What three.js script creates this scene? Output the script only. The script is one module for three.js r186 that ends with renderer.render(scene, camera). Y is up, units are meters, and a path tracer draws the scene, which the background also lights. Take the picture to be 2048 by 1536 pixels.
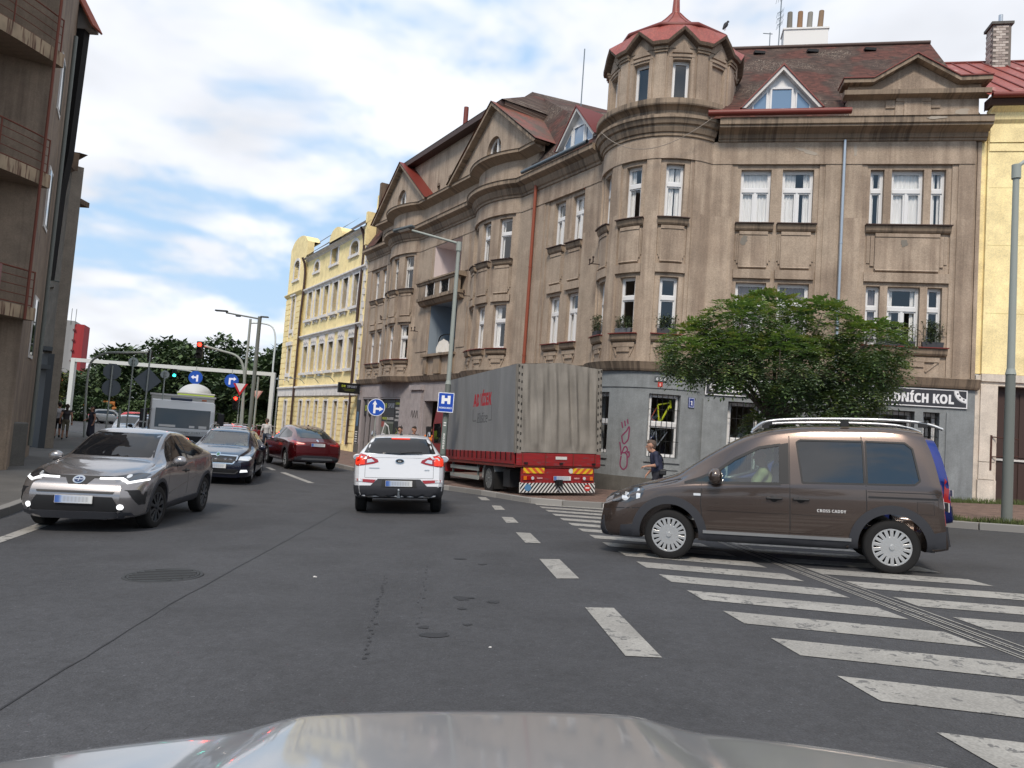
import * as THREE from 'three';
import { mergeGeometries, mergeVertices, toCreasedNormals } from 'three/addons/utils/BufferGeometryUtils.js';
import { RoundedBoxGeometry } from 'three/addons/geometries/RoundedBoxGeometry.js';
import { TessellateModifier } from 'three/addons/modifiers/TessellateModifier.js';
import { Brush, Evaluator, SUBTRACTION } from 'three-bvh-csg';
import { MeshBVH } from 'three-mesh-bvh';

// ---------- camera, exposure, sky, sun ----------
const D2R = Math.PI / 180, PI = Math.PI;
const scene = new THREE.Scene();
const camera = new THREE.PerspectiveCamera(54.22, 4 / 3, 0.05, 3000);
camera.position.set(0, 1.43, 0);
camera.rotation.set(3.75 * D2R, 0, 4.1 * D2R);
const renderer = new THREE.WebGLRenderer({ antialias: true });
renderer.toneMapping = THREE.LinearToneMapping;
renderer.toneMappingExposure = 1.14;
renderer.shadowMap.enabled = true;

let seed_ = 7;
const rnd = () => { seed_ = (seed_ + 0x6d2b79f5) | 0; let t = Math.imul(seed_ ^ (seed_ >>> 15), 1 | seed_); t = (t + Math.imul(t ^ (t >>> 7), 61 | t)) ^ t; return ((t ^ (t >>> 14)) >>> 0) / 4294967296; };
const rr = (a, b) => a + (b - a) * rnd();
const clamp = (x, a, b) => Math.min(b, Math.max(a, x)), lerp = (a, b, t) => a + (b - a) * t;
const sstep = (a, b, x) => { const t = clamp((x - a) / (b - a), 0, 1); return t * t * (3 - 2 * t); };
const hash = (x, y, s) => { let h = Math.imul(x, 374761393) + Math.imul(y, 668265263) + Math.imul(s, 974711); h = Math.imul(h ^ (h >>> 13), 1274126177); return ((h ^ (h >>> 16)) >>> 0) / 4294967296; };
function vnoise(x, y, per, s) {            // tileable value noise
  const xi = Math.floor(x), yi = Math.floor(y), fx = x - xi, fy = y - yi, u = fx * fx * (3 - 2 * fx), v = fy * fy * (3 - 2 * fy);
  const m = (a) => ((a % per) + per) % per, x0 = m(xi), x1 = m(xi + 1), y0 = m(yi), y1 = m(yi + 1);
  return lerp(lerp(hash(x0, y0, s), hash(x1, y0, s), u), lerp(hash(x0, y1, s), hash(x1, y1, s), u), v);
}
function fbm(x, y, oct, per, s, gain = 0.5) { let a = 0, w = 0.5, t = 0; for (let i = 0; i < oct; i++) { a += w * vnoise(x, y, per, s + i * 17); t += w; x *= 2; y *= 2; per *= 2; w *= gain; } return a / t; }

{ // sky: broken bright cloud over pale blue, one function of direction all round
  const w = 2048, h = 1024, data = new Float32Array(w * h * 4);
  for (let j = 0; j < h; j++) for (let i = 0; i < w; i++) {
    const el = ((j + 0.5) / h - 0.5) * PI, az = ((i + 0.5) / w - 0.5) * 2 * PI;          // equirect, u = atan2(z, x) / 2pi + 0.5
    const dx = Math.cos(el) * Math.cos(az), dy = Math.sin(el), dz = Math.cos(el) * Math.sin(az);
    const k = 1 / (Math.max(dy, 0) + 0.17), px = dx * k + 40.3, pz = dz * k + 21.7;
    const warp = fbm(px * 1.3, pz * 1.3, 3, 4096, 5) - 0.5;
    const big = fbm(px * 0.55 + warp * 0.6, pz * 0.55 - warp * 0.5, 3, 4096, 91);
    const fine = fbm(px * 1.7 + warp * 0.8, pz * 1.7, 7, 4096, 23, 0.58);
    const azf = Math.atan2(dx, -dz);                                                    // 0 = ahead, positive right
    const cov = 0.64 + 0.30 * Math.sin(azf * 1.0 + 0.15) + (big - 0.5) * 1.1;
    const c = sstep(0.28, 0.64, cov * 0.70 + (fine - 0.5) * 1.7 + 0.13);
    const shade = sstep(0.32, 0.66, fbm(px * 1.3 + 9, pz * 1.3, 6, 4096, 57, 0.55) * 0.75 + fine * 0.25);
    const up = Math.max(dy, 0), hz = Math.pow(1 - up, 5);
    const blue = [lerp(0.34, 0.64, hz), lerp(0.56, 0.78, hz), lerp(0.84, 0.91, hz)];
    const cl = lerp(0.74, 1.0, shade), cloud = [cl * 0.955, cl * 0.975, cl * 1.03];
    const o = (j * w + i) * 4;
    for (let q = 0; q < 3; q++) data[o + q] = dy < -0.02 ? [0.16, 0.155, 0.15][q] : lerp(blue[q], cloud[q], c * 0.96);
    data[o + 3] = 1;
  }
  const t = new THREE.DataTexture(data, w, h, THREE.RGBAFormat, THREE.FloatType);
  t.mapping = THREE.EquirectangularReflectionMapping; t.magFilter = THREE.LinearFilter; t.needsUpdate = true;
  scene.background = t; scene.environment = t;
}
const sun = new THREE.DirectionalLight(0xfff1e0, 2.6);
sun.position.set(-9, 50, 20); sun.target.position.set(0, 0, -24);
sun.castShadow = true; sun.shadow.radius = 26; sun.shadow.mapSize.set(4096, 4096);
Object.assign(sun.shadow.camera, { left: -45, right: 45, top: 45, bottom: -45, near: 1, far: 140 });
scene.add(sun, sun.target);

// ---------- helpers ----------
const taken = new Map();
function numbered(n) { const k = taken.get(n) || 0; taken.set(n, k + 1); return k ? n + '_' + String(k).padStart(3, '0') : n; }
function info(o, label, category, group, kind) { o.userData.label = label; o.userData.category = category; if (group) o.userData.group = group; if (kind) o.userData.kind = kind; return o; }
function thing(name, label, category, pos = [0, 0, 0], turn = 0, group) { const g = new THREE.Group(); g.name = numbered(name); g.position.set(...pos); g.rotation.y = turn; scene.add(g); return info(g, label, category, group); }
function part(parent, name, geo, mat, label) { const m = new THREE.Mesh(geo, mat); m.name = name; m.castShadow = m.receiveShadow = true; if (label) m.userData.label = label; parent.add(m); return m; }
function single(name, geo, mat, label, category, group, kind) { const m = new THREE.Mesh(geo, mat); m.name = numbered(name); m.castShadow = m.receiveShadow = true; scene.add(m); return info(m, label, category, group, kind); }
function struct(name, geo, mat) { const m = new THREE.Mesh(geo, mat); m.name = numbered(name); m.receiveShadow = m.castShadow = true; m.userData.kind = 'structure'; scene.add(m); return m; }
function copyOf(o, label) { const c = o.clone(); c.userData = { ...o.userData, label }; c.name = numbered(o.name.replace(/_\d{3}$/, '')); scene.add(c); return c; }

function mat(c, rough = 0.8, o = {}) {
  const M = o.physical || o.clearcoat || o.transmission || o.ior ? THREE.MeshPhysicalMaterial : THREE.MeshStandardMaterial; const { physical, ...rest } = o;
  const m = new M({ roughness: rough, ...rest }); if (Array.isArray(c)) m.color.setRGB(...c); else m.color.set(c); return m;
}
function tex(size, fn, metres, srgb = true) {      // fn(u, v in texels 0..1) -> [r,g,b] 0..1 (display values when srgb)
  const [w, h] = Array.isArray(size) ? size : [size, size], d = new Uint8Array(w * h * 4);
  for (let j = 0; j < h; j++) for (let i = 0; i < w; i++) { const c = fn(i / w, j / h), o = (j * w + i) * 4; for (let q = 0; q < 3; q++) d[o + q] = clamp(c[q] * 255, 0, 255); d[o + 3] = 255; }
  const t = new THREE.DataTexture(d, w, h); t.wrapS = t.wrapT = THREE.RepeatWrapping; t.magFilter = THREE.LinearFilter; t.minFilter = THREE.LinearMipmapLinearFilter; t.generateMipmaps = true;
  if (srgb) t.colorSpace = THREE.SRGBColorSpace; if (metres) t.repeat.set(1 / (metres[0] ?? metres), 1 / (metres[1] ?? metres)); t.needsUpdate = true; return t;
}
function canvasTex(w, h, draw) { const c = document.createElement('canvas'); c.width = w; c.height = h; const g = c.getContext('2d'); draw(g, w, h); const t = new THREE.CanvasTexture(c); t.colorSpace = THREE.SRGBColorSpace; return t; }
const grey = (x) => [x, x, x];
// local geometry helpers
const X = (g, x = 0, y = 0, z = 0, rx = 0, ry = 0, rz = 0) => { if (rx || ry || rz) g.applyMatrix4(new THREE.Matrix4().makeRotationFromEuler(new THREE.Euler(rx, ry, rz))); return g.translate(x, y, z); };
const box = (w, h, d, x, y, z, rx, ry, rz) => X(new THREE.BoxGeometry(w, h, d), x, y, z, rx, ry, rz);
const rbox = (w, h, d, r, x, y, z, rx, ry, rz) => X(new RoundedBoxGeometry(w, h, d, 2, r), x, y, z, rx, ry, rz);
const cyl = (r1, r2, h, x, y, z, rx, ry, rz, n = 16) => X(new THREE.CylinderGeometry(r1, r2, h, n), x, y, z, rx, ry, rz);
const sph = (r, x, y, z, sx = 1, sy = 1, sz = 1) => X(new THREE.SphereGeometry(r, 16, 12).scale(sx, sy, sz), x, y, z);
const V = (a) => new THREE.Vector3(...a);
const tube = (pts, r, n = 8, seg) => new THREE.TubeGeometry(pts.length > 2 ? new THREE.CatmullRomCurve3(pts.map(V)) : new THREE.LineCurve3(V(pts[0]), V(pts[1])), seg || (pts.length > 2 ? pts.length * 6 : 1), r, n);
const poly = (pts) => { const s = new THREE.Shape(); pts.forEach((p, i) => (i ? s.lineTo(p[0], p[1]) : s.moveTo(p[0], p[1]))); return s; };
const ext = (pts, depth, bevel = 0) => new THREE.ExtrudeGeometry(Array.isArray(pts) ? poly(pts) : pts, { depth, bevelEnabled: bevel > 0, bevelSize: bevel, bevelThickness: bevel, bevelSegments: 2, curveSegments: 24 });
function mg(list) { return mergeGeometries(list.map((g) => { g = g.index ? g.toNonIndexed() : g; for (const k of Object.keys(g.attributes)) if (!['position', 'normal', 'uv'].includes(k)) g.deleteAttribute(k); return g; })); }
function pchip(pts) {                               // monotone cubic through [[x,y],...]
  const p = [...pts].sort((a, b) => a[0] - b[0]), n = p.length, d = [], m = [];
  for (let i = 0; i < n - 1; i++) d.push((p[i + 1][1] - p[i][1]) / (p[i + 1][0] - p[i][0]));
  for (let i = 0; i < n; i++) m.push(i === 0 ? d[0] : i === n - 1 ? d[n - 2] : d[i - 1] * d[i] <= 0 ? 0 : 2 / (1 / d[i - 1] + 1 / d[i]));
  return (x) => { x = clamp(x, p[0][0], p[n - 1][0]); let i = 0; while (i < n - 2 && x > p[i + 1][0]) i++; const h = p[i + 1][0] - p[i][0], t = (x - p[i][0]) / h, t2 = t * t, t3 = t2 * t; return (2 * t3 - 3 * t2 + 1) * p[i][1] + (t3 - 2 * t2 + t) * h * m[i] + (-2 * t3 + 3 * t2) * p[i + 1][1] + (t3 - t2) * h * m[i + 1]; };
}
// plan paths: s runs to the right as seen from the street, d is outward
function makePath(segs) {
  let L = 0; for (const g of segs) { g.s0 = L; g.len = g.r ? g.r * (g.a1 - g.a0) : Math.hypot(g.x1 - g.x0, g.z1 - g.z0); L += g.len; }
  const seg = (s) => { for (const g of segs) if (s <= g.s0 + g.len + 1e-9) return g; return segs[segs.length - 1]; };
  const p = (s, v, d) => { const g = seg(s), t = s - g.s0; if (g.r) { const a = g.a0 + t / g.r; return [g.cx + (g.r + d) * Math.sin(a), v, g.cz + (g.r + d) * Math.cos(a)]; } const tx = (g.x1 - g.x0) / g.len, tz = (g.z1 - g.z0) / g.len; return [g.x0 + tx * t - tz * d, v, g.z0 + tz * t + tx * d]; };
  const n = (s) => { const g = seg(s); if (g.r) { const a = g.a0 + (s - g.s0) / g.r; return [Math.sin(a), 0, Math.cos(a)]; } return [-(g.z1 - g.z0) / g.len, 0, (g.x1 - g.x0) / g.len]; };
  const cuts = (a, b, st = 0.16) => { const c = [a]; for (const g of segs) { const e = g.s0, f = g.s0 + g.len; if (e > a + 1e-6 && e < b - 1e-6) c.push(e); if (g.r) { const lo = Math.max(a, e), hi = Math.min(b, f), k = Math.ceil((hi - lo) / st); if (hi > lo) for (let i = 1; i < k; i++) c.push(lo + (hi - lo) * i / k); } } c.push(b); return [...new Set(c.map((q) => +q.toFixed(5)))].sort((x, y) => x - y); };
  return { p, n, cuts, L, segs };
}
const lineF = (x0, z0, x1, z1) => makePath([{ x0, z0, x1, z1 }]);
class GB {
  constructor() { this.P = []; this.N = []; this.U = []; }
  quad(a, b, c, d, ua, ub, uc, ud, ns) {
    const e = [b[0] - a[0], b[1] - a[1], b[2] - a[2]], f = [d[0] - a[0], d[1] - a[1], d[2] - a[2]], g = [c[0] - a[0], c[1] - a[1], c[2] - a[2]];
    let n = [e[1] * g[2] - e[2] * g[1] + g[1] * f[2] - g[2] * f[1], e[2] * g[0] - e[0] * g[2] + g[2] * f[0] - g[0] * f[2], e[0] * g[1] - e[1] * g[0] + g[0] * f[1] - g[1] * f[0]]; const l = Math.hypot(...n) || 1; n = n.map((q) => q / l);
    const nn = ns || [n, n, n, n]; ua = ua || [0, 0]; ub = ub || [1, 0]; uc = uc || [1, 1]; ud = ud || [0, 1];
    this.P.push(...a, ...b, ...c, ...a, ...c, ...d); this.N.push(...nn[0], ...nn[1], ...nn[2], ...nn[0], ...nn[2], ...nn[3]); this.U.push(...ua, ...ub, ...uc, ...ua, ...uc, ...ud);
  }
  tri(a, b, c, ua = [0, 0], ub = [1, 0], uc = [0, 1]) { const n = new THREE.Vector3().crossVectors(V(b).sub(V(a)), V(c).sub(V(a))).normalize().toArray(); this.P.push(...a, ...b, ...c); this.N.push(...n, ...n, ...n); this.U.push(...ua, ...ub, ...uc); }
  sb(F, s0, s1, v0, v1, d0, d1) {                   // a block between s, v and d on path F
    if (s1 - s0 < 1e-4 || v1 - v0 < 1e-4) return this; const c = F.cuts(s0, s1);
    for (let i = 0; i < c.length - 1; i++) {
      const a = c[i], b = c[i + 1], e = 1e-6, A = (v, d) => F.p(a + e, v, d), B = (v, d) => F.p(b - e, v, d), na = F.n(a + e), nb = F.n(b - e);
      this.quad(A(v0, d1), B(v0, d1), B(v1, d1), A(v1, d1), [a, v0], [b, v0], [b, v1], [a, v1], [na, nb, nb, na]);
      this.quad(B(v0, d0), A(v0, d0), A(v1, d0), B(v1, d0), [b, v0], [a, v0], [a, v1], [b, v1]);
      this.quad(A(v1, d1), B(v1, d1), B(v1, d0), A(v1, d0), [a, d1], [b, d1], [b, d0], [a, d0]);
      this.quad(A(v0, d0), B(v0, d0), B(v0, d1), A(v0, d1), [a, d0], [b, d0], [b, d1], [a, d1]);
    }
    const a = (v, d) => F.p(s0, v, d), b = (v, d) => F.p(s1, v, d);
    this.quad(a(v0, d0), a(v0, d1), a(v1, d1), a(v1, d0), [d0, v0], [d1, v0], [d1, v1], [d0, v1]);
    this.quad(b(v0, d1), b(v0, d0), b(v1, d0), b(v1, d1), [d1, v0], [d0, v0], [d0, v1], [d1, v1]);
    return this;
  }
  mould(F, s0, s1, prof) {                          // sweep an open profile [[d, v], ...] listed from bottom to top; ends capped towards d = -0.1
    const c = F.cuts(s0, s1);
    for (let i = 0; i < c.length - 1; i++) for (let k = 0; k < prof.length - 1; k++) {
      const a = c[i] + 1e-6, b = c[i + 1] - 1e-6, [d0, v0] = prof[k], [d1, v1] = prof[k + 1];
      this.quad(F.p(a, v0, d0), F.p(b, v0, d0), F.p(b, v1, d1), F.p(a, v1, d1), [a, v0 - d0], [b, v0 - d0], [b, v1 - d1], [a, v1 - d1]);
    }
    for (const s of [s0, s1]) for (let k = 0; k < prof.length - 1; k++) { const [d0, v0] = prof[k], [d1, v1] = prof[k + 1], q = [F.p(s, v0, -0.1), F.p(s, v0, d0), F.p(s, v1, d1), F.p(s, v1, -0.1)]; const u = [[0, v0], [d0, v0], [d1, v1], [0, v1]]; if (s === s0) this.quad(...q, ...u); else this.quad(q[1], q[0], q[3], q[2], u[1], u[0], u[3], u[2]); }
    return this;
  }
  wall(F, s0, s1, v0, v1, d0, d1, holes = []) {     // a slab with rectangular openings
    const xs = [...new Set([s0, s1, ...holes.flatMap((h) => [h[0], h[1]]).filter((x) => x > s0 && x < s1)])].sort((a, b) => a - b);
    for (let i = 0; i < xs.length - 1; i++) { const m = (xs[i] + xs[i + 1]) / 2, hs = holes.filter((h) => h[0] < m && h[1] > m).sort((a, b) => a[2] - b[2]); let v = v0; for (const h of hs) { if (h[2] > v) this.sb(F, xs[i], xs[i + 1], v, Math.min(h[2], v1), d0, d1); v = Math.max(v, h[3]); } if (v < v1) this.sb(F, xs[i], xs[i + 1], v, v1, d0, d1); }
    return this;
  }
  prism(F, pts, d0, d1) {                           // polygon in (s, v), extruded in d (no curvature between its points)
    const tri = THREE.ShapeUtils.triangulateShape(pts.map((p) => new THREE.Vector2(...p)), []), area = THREE.ShapeUtils.area(pts.map((p) => new THREE.Vector2(...p)));
    for (const t of tri) { const q = t.map((i) => pts[i]); const o = area > 0 ? q : [q[0], q[2], q[1]]; this.tri(...o.map((p) => F.p(p[0], p[1], d1)), ...o); const r = [o[0], o[2], o[1]]; this.tri(...r.map((p) => F.p(p[0], p[1], d0)), ...r); }
    for (let i = 0; i < pts.length; i++) { let a = pts[i], b = pts[(i + 1) % pts.length]; if (area < 0) [a, b] = [b, a]; this.quad(F.p(a[0], a[1], d0), F.p(b[0], b[1], d0), F.p(b[0], b[1], d1), F.p(a[0], a[1], d1), [a[0], d0], [b[0], d0], [b[0], d1], [a[0], d1]); }
    return this;
  }
  get n() { return this.P.length; }
  build() { const g = new THREE.BufferGeometry(); g.setAttribute('position', new THREE.Float32BufferAttribute(this.P, 3)); g.setAttribute('normal', new THREE.Float32BufferAttribute(this.N, 3)); g.setAttribute('uv', new THREE.Float32BufferAttribute(this.U, 2)); return g; }
}
// terrain: the junction falls to the left and gently ahead, then levels out
const smin = (a, b, k) => { const h = clamp(0.5 + 0.5 * (b - a) / k, 0, 1); return lerp(b, a, h) - k * h * (1 - h); };
const G = (x, z) => { const h = 1.43 - 0.045 * x - 0.018 * z; return 1.43 - smin(-smin(-h, -0.45, 0.3), 1.95, 0.06); };
const tess = (g, e, it = 9) => new TessellateModifier(e, it).modify(g);
function drape(pts, off, edge = 0.8, uvScale = 1) {   // polygon [[x,z],...] laid on the terrain
  let g = new THREE.ShapeGeometry(poly(pts.map(([x, z]) => [x, -z]))); g = tess(g, edge); const p = g.attributes.position, uv = g.attributes.uv;
  for (let i = 0; i < p.count; i++) { const x = p.getX(i), z = -p.getY(i); p.setXYZ(i, x, G(x, z) + off, z); uv.setXY(i, x * uvScale, z * uvScale); }
  g.computeVertexNormals(); return g;
}
// ---------- materials ----------
const N3 = (u, v, f, o, s) => fbm(u * f, v * f, o, f, s);
const stuccoFn = (base, grime, seed) => (u, v) => {
  const big = N3(u, v, 4, 5, seed), mid = N3(u, v, 24, 3, seed + 3), fine = vnoise(u * 420, v * 420, 420, seed + 6), st = fbm(u * 46, v * 3, 4, 46, seed + 9), st2 = fbm(u * 120, v * 5, 3, 120, seed + 12);
  const g = sstep(0.46, 0.72, big * 0.6 + st * 0.4) * 0.6 + sstep(0.55, 0.8, st2) * 0.2;
  const k = 1 + (mid - 0.5) * 0.16 + (fine - 0.5) * 0.14 + (big - 0.5) * 0.16;
  return [0, 1, 2].map((q) => lerp(base[q], grime[q], g) * k);
};
const stucco = mat(0xffffff, 0.93, { map: tex(1024, stuccoFn([0.665, 0.602, 0.536], [0.48, 0.42, 0.368], 11), 9), bumpMap: tex(512, (u, v) => grey(vnoise(u * 256, v * 256, 256, 3) * 0.6 + N3(u, v, 64, 2, 4) * 0.4), 3, false), bumpScale: 0.006 });
const stuccoL = stucco.clone(); stuccoL.map = tex(1024, stuccoFn([0.655, 0.593, 0.528], [0.46, 0.40, 0.35], 41), 9);
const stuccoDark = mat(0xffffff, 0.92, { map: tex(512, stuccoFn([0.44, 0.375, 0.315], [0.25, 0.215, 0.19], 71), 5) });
const cornM = mat(0xffffff, 0.9, { map: tex(512, stuccoFn([0.58, 0.515, 0.445], [0.25, 0.22, 0.195], 31), 4) });
const shopGrey = mat(0xffffff, 0.85, { map: tex(512, stuccoFn([0.525, 0.545, 0.555], [0.45, 0.465, 0.475], 51), 5) });
const shopLilac = mat(0xffffff, 0.85, { map: tex(512, stuccoFn([0.64, 0.61, 0.61], [0.55, 0.52, 0.52], 52), 5) });
const plinthM = mat(0xffffff, 0.9, { map: tex(256, stuccoFn([0.38, 0.375, 0.36], [0.27, 0.26, 0.25], 53), 4) });
const yellowM = mat(0xffffff, 0.9, { map: tex(512, stuccoFn([0.96, 0.885, 0.665], [0.90, 0.81, 0.59], 61), 7) });
const yellowR = mat(0xffffff, 0.9, { map: tex(512, stuccoFn([0.98, 0.905, 0.69], [0.94, 0.86, 0.64], 62), 7) });
const creamM = mat(0xffffff, 0.9, { map: tex(512, stuccoFn([0.84, 0.80, 0.75], [0.76, 0.71, 0.66], 63), 5) });
const whiteTrim = mat(0xffffff, 0.8, { map: tex(256, stuccoFn([0.86, 0.85, 0.84], [0.75, 0.73, 0.72], 64), 4) });
const whitePaint = mat(0xdedfe0, 0.35), whiteOld = mat(0xcbc9c6, 0.5), darkRoom = mat(0x6a655f, 0.95), roomGrey = mat(0x8f8a82, 0.95);
const curtainM = mat(0xffffff, 0.95, { map: tex([256, 64], (u, v) => { const k = 0.88 + 0.12 * fbm(u * 40, v * 2, 3, 40, 8); return [k, k, k * 0.99]; }, 1.2), transmission: 0.12, side: THREE.DoubleSide });
const curtainGrey = mat(0x8a8488, 0.95, { transmission: 0.2, side: THREE.DoubleSide });
const glassM = mat(0xffffff, 0.02, { transmission: 1, thickness: 0, ior: 1.75 });
const roofTile = mat(0xffffff, 0.95, {
  map: tex(1024, (u, v) => { const r = Math.floor(v * 60), c = Math.floor(u * 44 + (r % 2) * 0.5), t = hash(c % 44, r, 5), ed = (v * 60) % 1, b = N3(u, v, 5, 4, 6), l = sstep(0.44, 0.64, b) * (vnoise(u * 340, v * 340, 340, 9) > 0.74 ? 1 : 0); const k = 0.8 + t * 0.35 - (ed < 0.14 ? 0.25 : 0); const rd = sstep(0.46, 0.34, b) * 0.06, c0 = [0.285 + rd, 0.225 - rd * 0.2, 0.20 - rd * 0.25]; return c0.map((q, i) => lerp(q * k, [0.62, 0.59, 0.54][i], l * 0.8)); }, 7),
  bumpMap: tex(512, (u, v) => grey(((v * 60) % 1) * 0.7 + vnoise(u * 88, v * 60, 88, 3) * 0.3), 7, false), bumpScale: 0.03 });
const roofRust = mat(0xffffff, 0.6, { map: tex(512, (u, v) => { const b = N3(u, v, 6, 5, 16), f = N3(u, v, 60, 2, 2); const k = 0.85 + f * 0.3; return ((b2) => [lerp(0.46, 0.33, b2) * k, lerp(0.25, 0.26, b2) * k, lerp(0.19, 0.20, b2) * k])(sstep(0.35, 0.65, b)); }, 4) });
const roofRed = mat(0xffffff, 0.5, { map: tex(512, (u, v) => { const b = N3(u, v, 5, 5, 19), f = N3(u, v, 70, 2, 5), w = sstep(0.66, 0.8, N3(u, v, 12, 4, 3)); const k = 0.86 + f * 0.28; return [lerp(0.55, 0.62, w) * k, lerp(0.24 + b * 0.06, 0.44, w) * k, lerp(0.21 + b * 0.05, 0.40, w) * k]; }, 4) });
const gutterRed = mat(0x702b22, 0.5), rustPipe = mat(0x8a4630, 0.65), zinc = mat(0xb4bac0, 0.28, { metalness: 0.85 }), zincDull = mat(0x6d7880, 0.5, { metalness: 0.6 }), tinDark = mat(0x43302a, 0.6), blackMetal = mat(0x17181a, 0.5, { metalness: 0.3 }), rubber = mat(0x141415, 0.85), blackPlastic = mat(0x232427, 0.55), steel = mat(0x8f9498, 0.35, { metalness: 0.9 }), galv = mat(0x979d99, 0.6), galvDark = mat(0x6c716d, 0.65), chrome = mat(0xd8dadc, 0.1, { metalness: 1 });
const lampOn = (c, e) => mat(0x300606, 0.3, { emissive: new THREE.Color(c), emissiveIntensity: e });

// ---------- ground ----------
const asphaltTex = tex(1024, (u, v) => { const b = N3(u, v, 6, 5, 33), m = N3(u, v, 60, 3, 34), s = vnoise(u * 512, v * 512, 512, 35), s2 = vnoise(u * 256, v * 256, 256, 36); let k = 0.262 + (b - 0.5) * 0.05 + (m - 0.5) * 0.05 + (s - 0.5) * 0.075; if (s2 > 0.93) k += 0.10; if (s2 < 0.05) k -= 0.06; return [k * 0.985, k, k * 1.045]; }, 3.2);
const asphalt = mat(0xffffff, 0.86, { map: asphaltTex, bumpMap: tex(512, (u, v) => grey(vnoise(u * 256, v * 256, 256, 6)), 1.6, false), bumpScale: 0.004, vertexColors: true });
{
  const ax = (lo, hi, dlo, dhi, st) => { const a = []; for (let x = dlo; x <= dhi + 1e-6; x += st) a.push(x); let s = st, x = dlo; const b = []; while (x > lo) { s *= 1.35; x -= s; b.unshift(x); } s = st; x = dhi; while (x < hi) { s *= 1.35; x += s; a.push(x); } return [...b, ...a]; };
  const xs = ax(-900, 900, -28, 22, 0.5), zs = ax(-1500, 60, -56, 4, 0.5), P = [], U = [], C = [], I = [];
  for (const z of zs) for (const x of xs) {
    P.push(x, G(x, z), z); U.push(x, z);
    const wear = fbm(x * 0.35 + 50, z * 0.22 + 80, 4, 9999, 3), oil = sstep(0.62, 0.75, fbm(x * 0.9 + 300, z * 0.9 + 300, 4, 9999, 8)), k = 0.90 + 0.26 * (wear - 0.5) * 2 - 0.16 * oil; C.push(k, k, k * 1.01);
  }
  const nx = xs.length; for (let j = 0; j < zs.length - 1; j++) for (let i = 0; i < nx - 1; i++) { const a = j * nx + i; I.push(a, a + nx, a + 1, a + 1, a + nx, a + nx + 1); }
  const g = new THREE.BufferGeometry(); g.setAttribute('position', new THREE.Float32BufferAttribute(P, 3)); g.setAttribute('uv', new THREE.Float32BufferAttribute(U, 2)); g.setAttribute('color', new THREE.Float32BufferAttribute(C, 3)); g.setIndex(I); g.computeVertexNormals();
  struct('road', g, asphalt);
}
const paveRed = mat(0xffffff, 0.9, { map: tex(512, (u, v) => { const r = Math.floor(v * 20), c = Math.floor(u * 10 + (r % 2) * 0.5), t = hash(c % 10, r, 7), gx = (u * 10 + (r % 2) * 0.5) % 1, gy = (v * 20) % 1, j = gx < 0.06 || gy < 0.1 ? 0.7 : 1, n = N3(u, v, 60, 2, 4) * 0.2 + 0.9; return [0.44, 0.36, 0.325].map((q) => q * (0.85 + t * 0.3) * j * n); }, 2) });
const paveGrey = mat(0xffffff, 0.9, { map: tex(512, (u, v) => { const k = 0.34 + (N3(u, v, 5, 4, 5) - 0.5) * 0.12 + (vnoise(u * 256, v * 256, 256, 8) - 0.5) * 0.06; return [k, k * 0.985, k * 0.96]; }, 4) });
const kerbMs = [0.50, 0.45, 0.55].map((k) => mat([k * k, k * k * 0.98, k * k * 0.94], 0.85));
const kerbR = [[-32, -74], [-12.5, -42], [-6.5, -31.0], [-2.9, -25.4], [-0.85, -22.5], [0.25, -20.3], [0.95, -19.1], [2.1, -18.5], [5.4, -17.4], [8.6, -16.3], [9.9, -15.2], [11.4, -14.3], [15, -12.6], [26, -8]];
const kerbL = [[-4, -2.5], [-7.2, -8.5], [-8.15, -12.2], [-8.6, -13.6], [-9.6, -16], [-13.2, -24], [-18.6, -35], [-21.4, -40.5], [-22.4, -43.2], [-24.5, -45], [-28, -46], [-60, -48]];
struct('pavement', drape([...kerbR, [40, -40], [-20, -90]], 0.12, 1.2), paveRed);
struct('pavement', drape([...kerbL, [-60, -10], [-20, -2]], 0.12, 1.2), paveGrey);
for (const [line, st] of [[kerbR, 1], [kerbL, 1]]) {      // kerb stones, one by one
  const c = new THREE.CatmullRomCurve3(line.map(([x, z]) => new THREE.Vector3(x, 0, z)), false, 'centripetal'), L = c.getLength(), n = Math.round(L / st), kb = new THREE.Group(); kb.name = numbered('kerb'); kb.userData.kind = 'structure'; scene.add(kb);
  const gs = [0, 1, 2].map(() => new RoundedBoxGeometry(st - 0.012, 0.34, 0.17, 2, 0.014));
  const pt = c.getSpacedPoints(n);
  let made = 0;
  for (let i = 0; i < n; i++) { const a = pt[i], b = pt[i + 1]; if (a.z < -60 || a.z > 0 || a.x < -40) continue; const m = part(kb, made++ ? 'kerb_stone_' + String(made - 1).padStart(3, '0') : 'kerb_stone', gs[i % 3], kerbMs[Math.floor(rnd() * 3)]); const ga = G(a.x, a.z), gb = G(b.x, b.z), len = Math.hypot(b.x - a.x, b.z - a.z); m.position.set((a.x + b.x) / 2, (ga + gb) / 2 - 0.03 + rr(-0.004, 0.004), (a.z + b.z) / 2); m.rotation.order = 'YXZ'; m.rotation.set(0, -Math.atan2(b.z - a.z, b.x - a.x), Math.atan2(gb - ga, len)); m.scale.x = len / st; }
}
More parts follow.
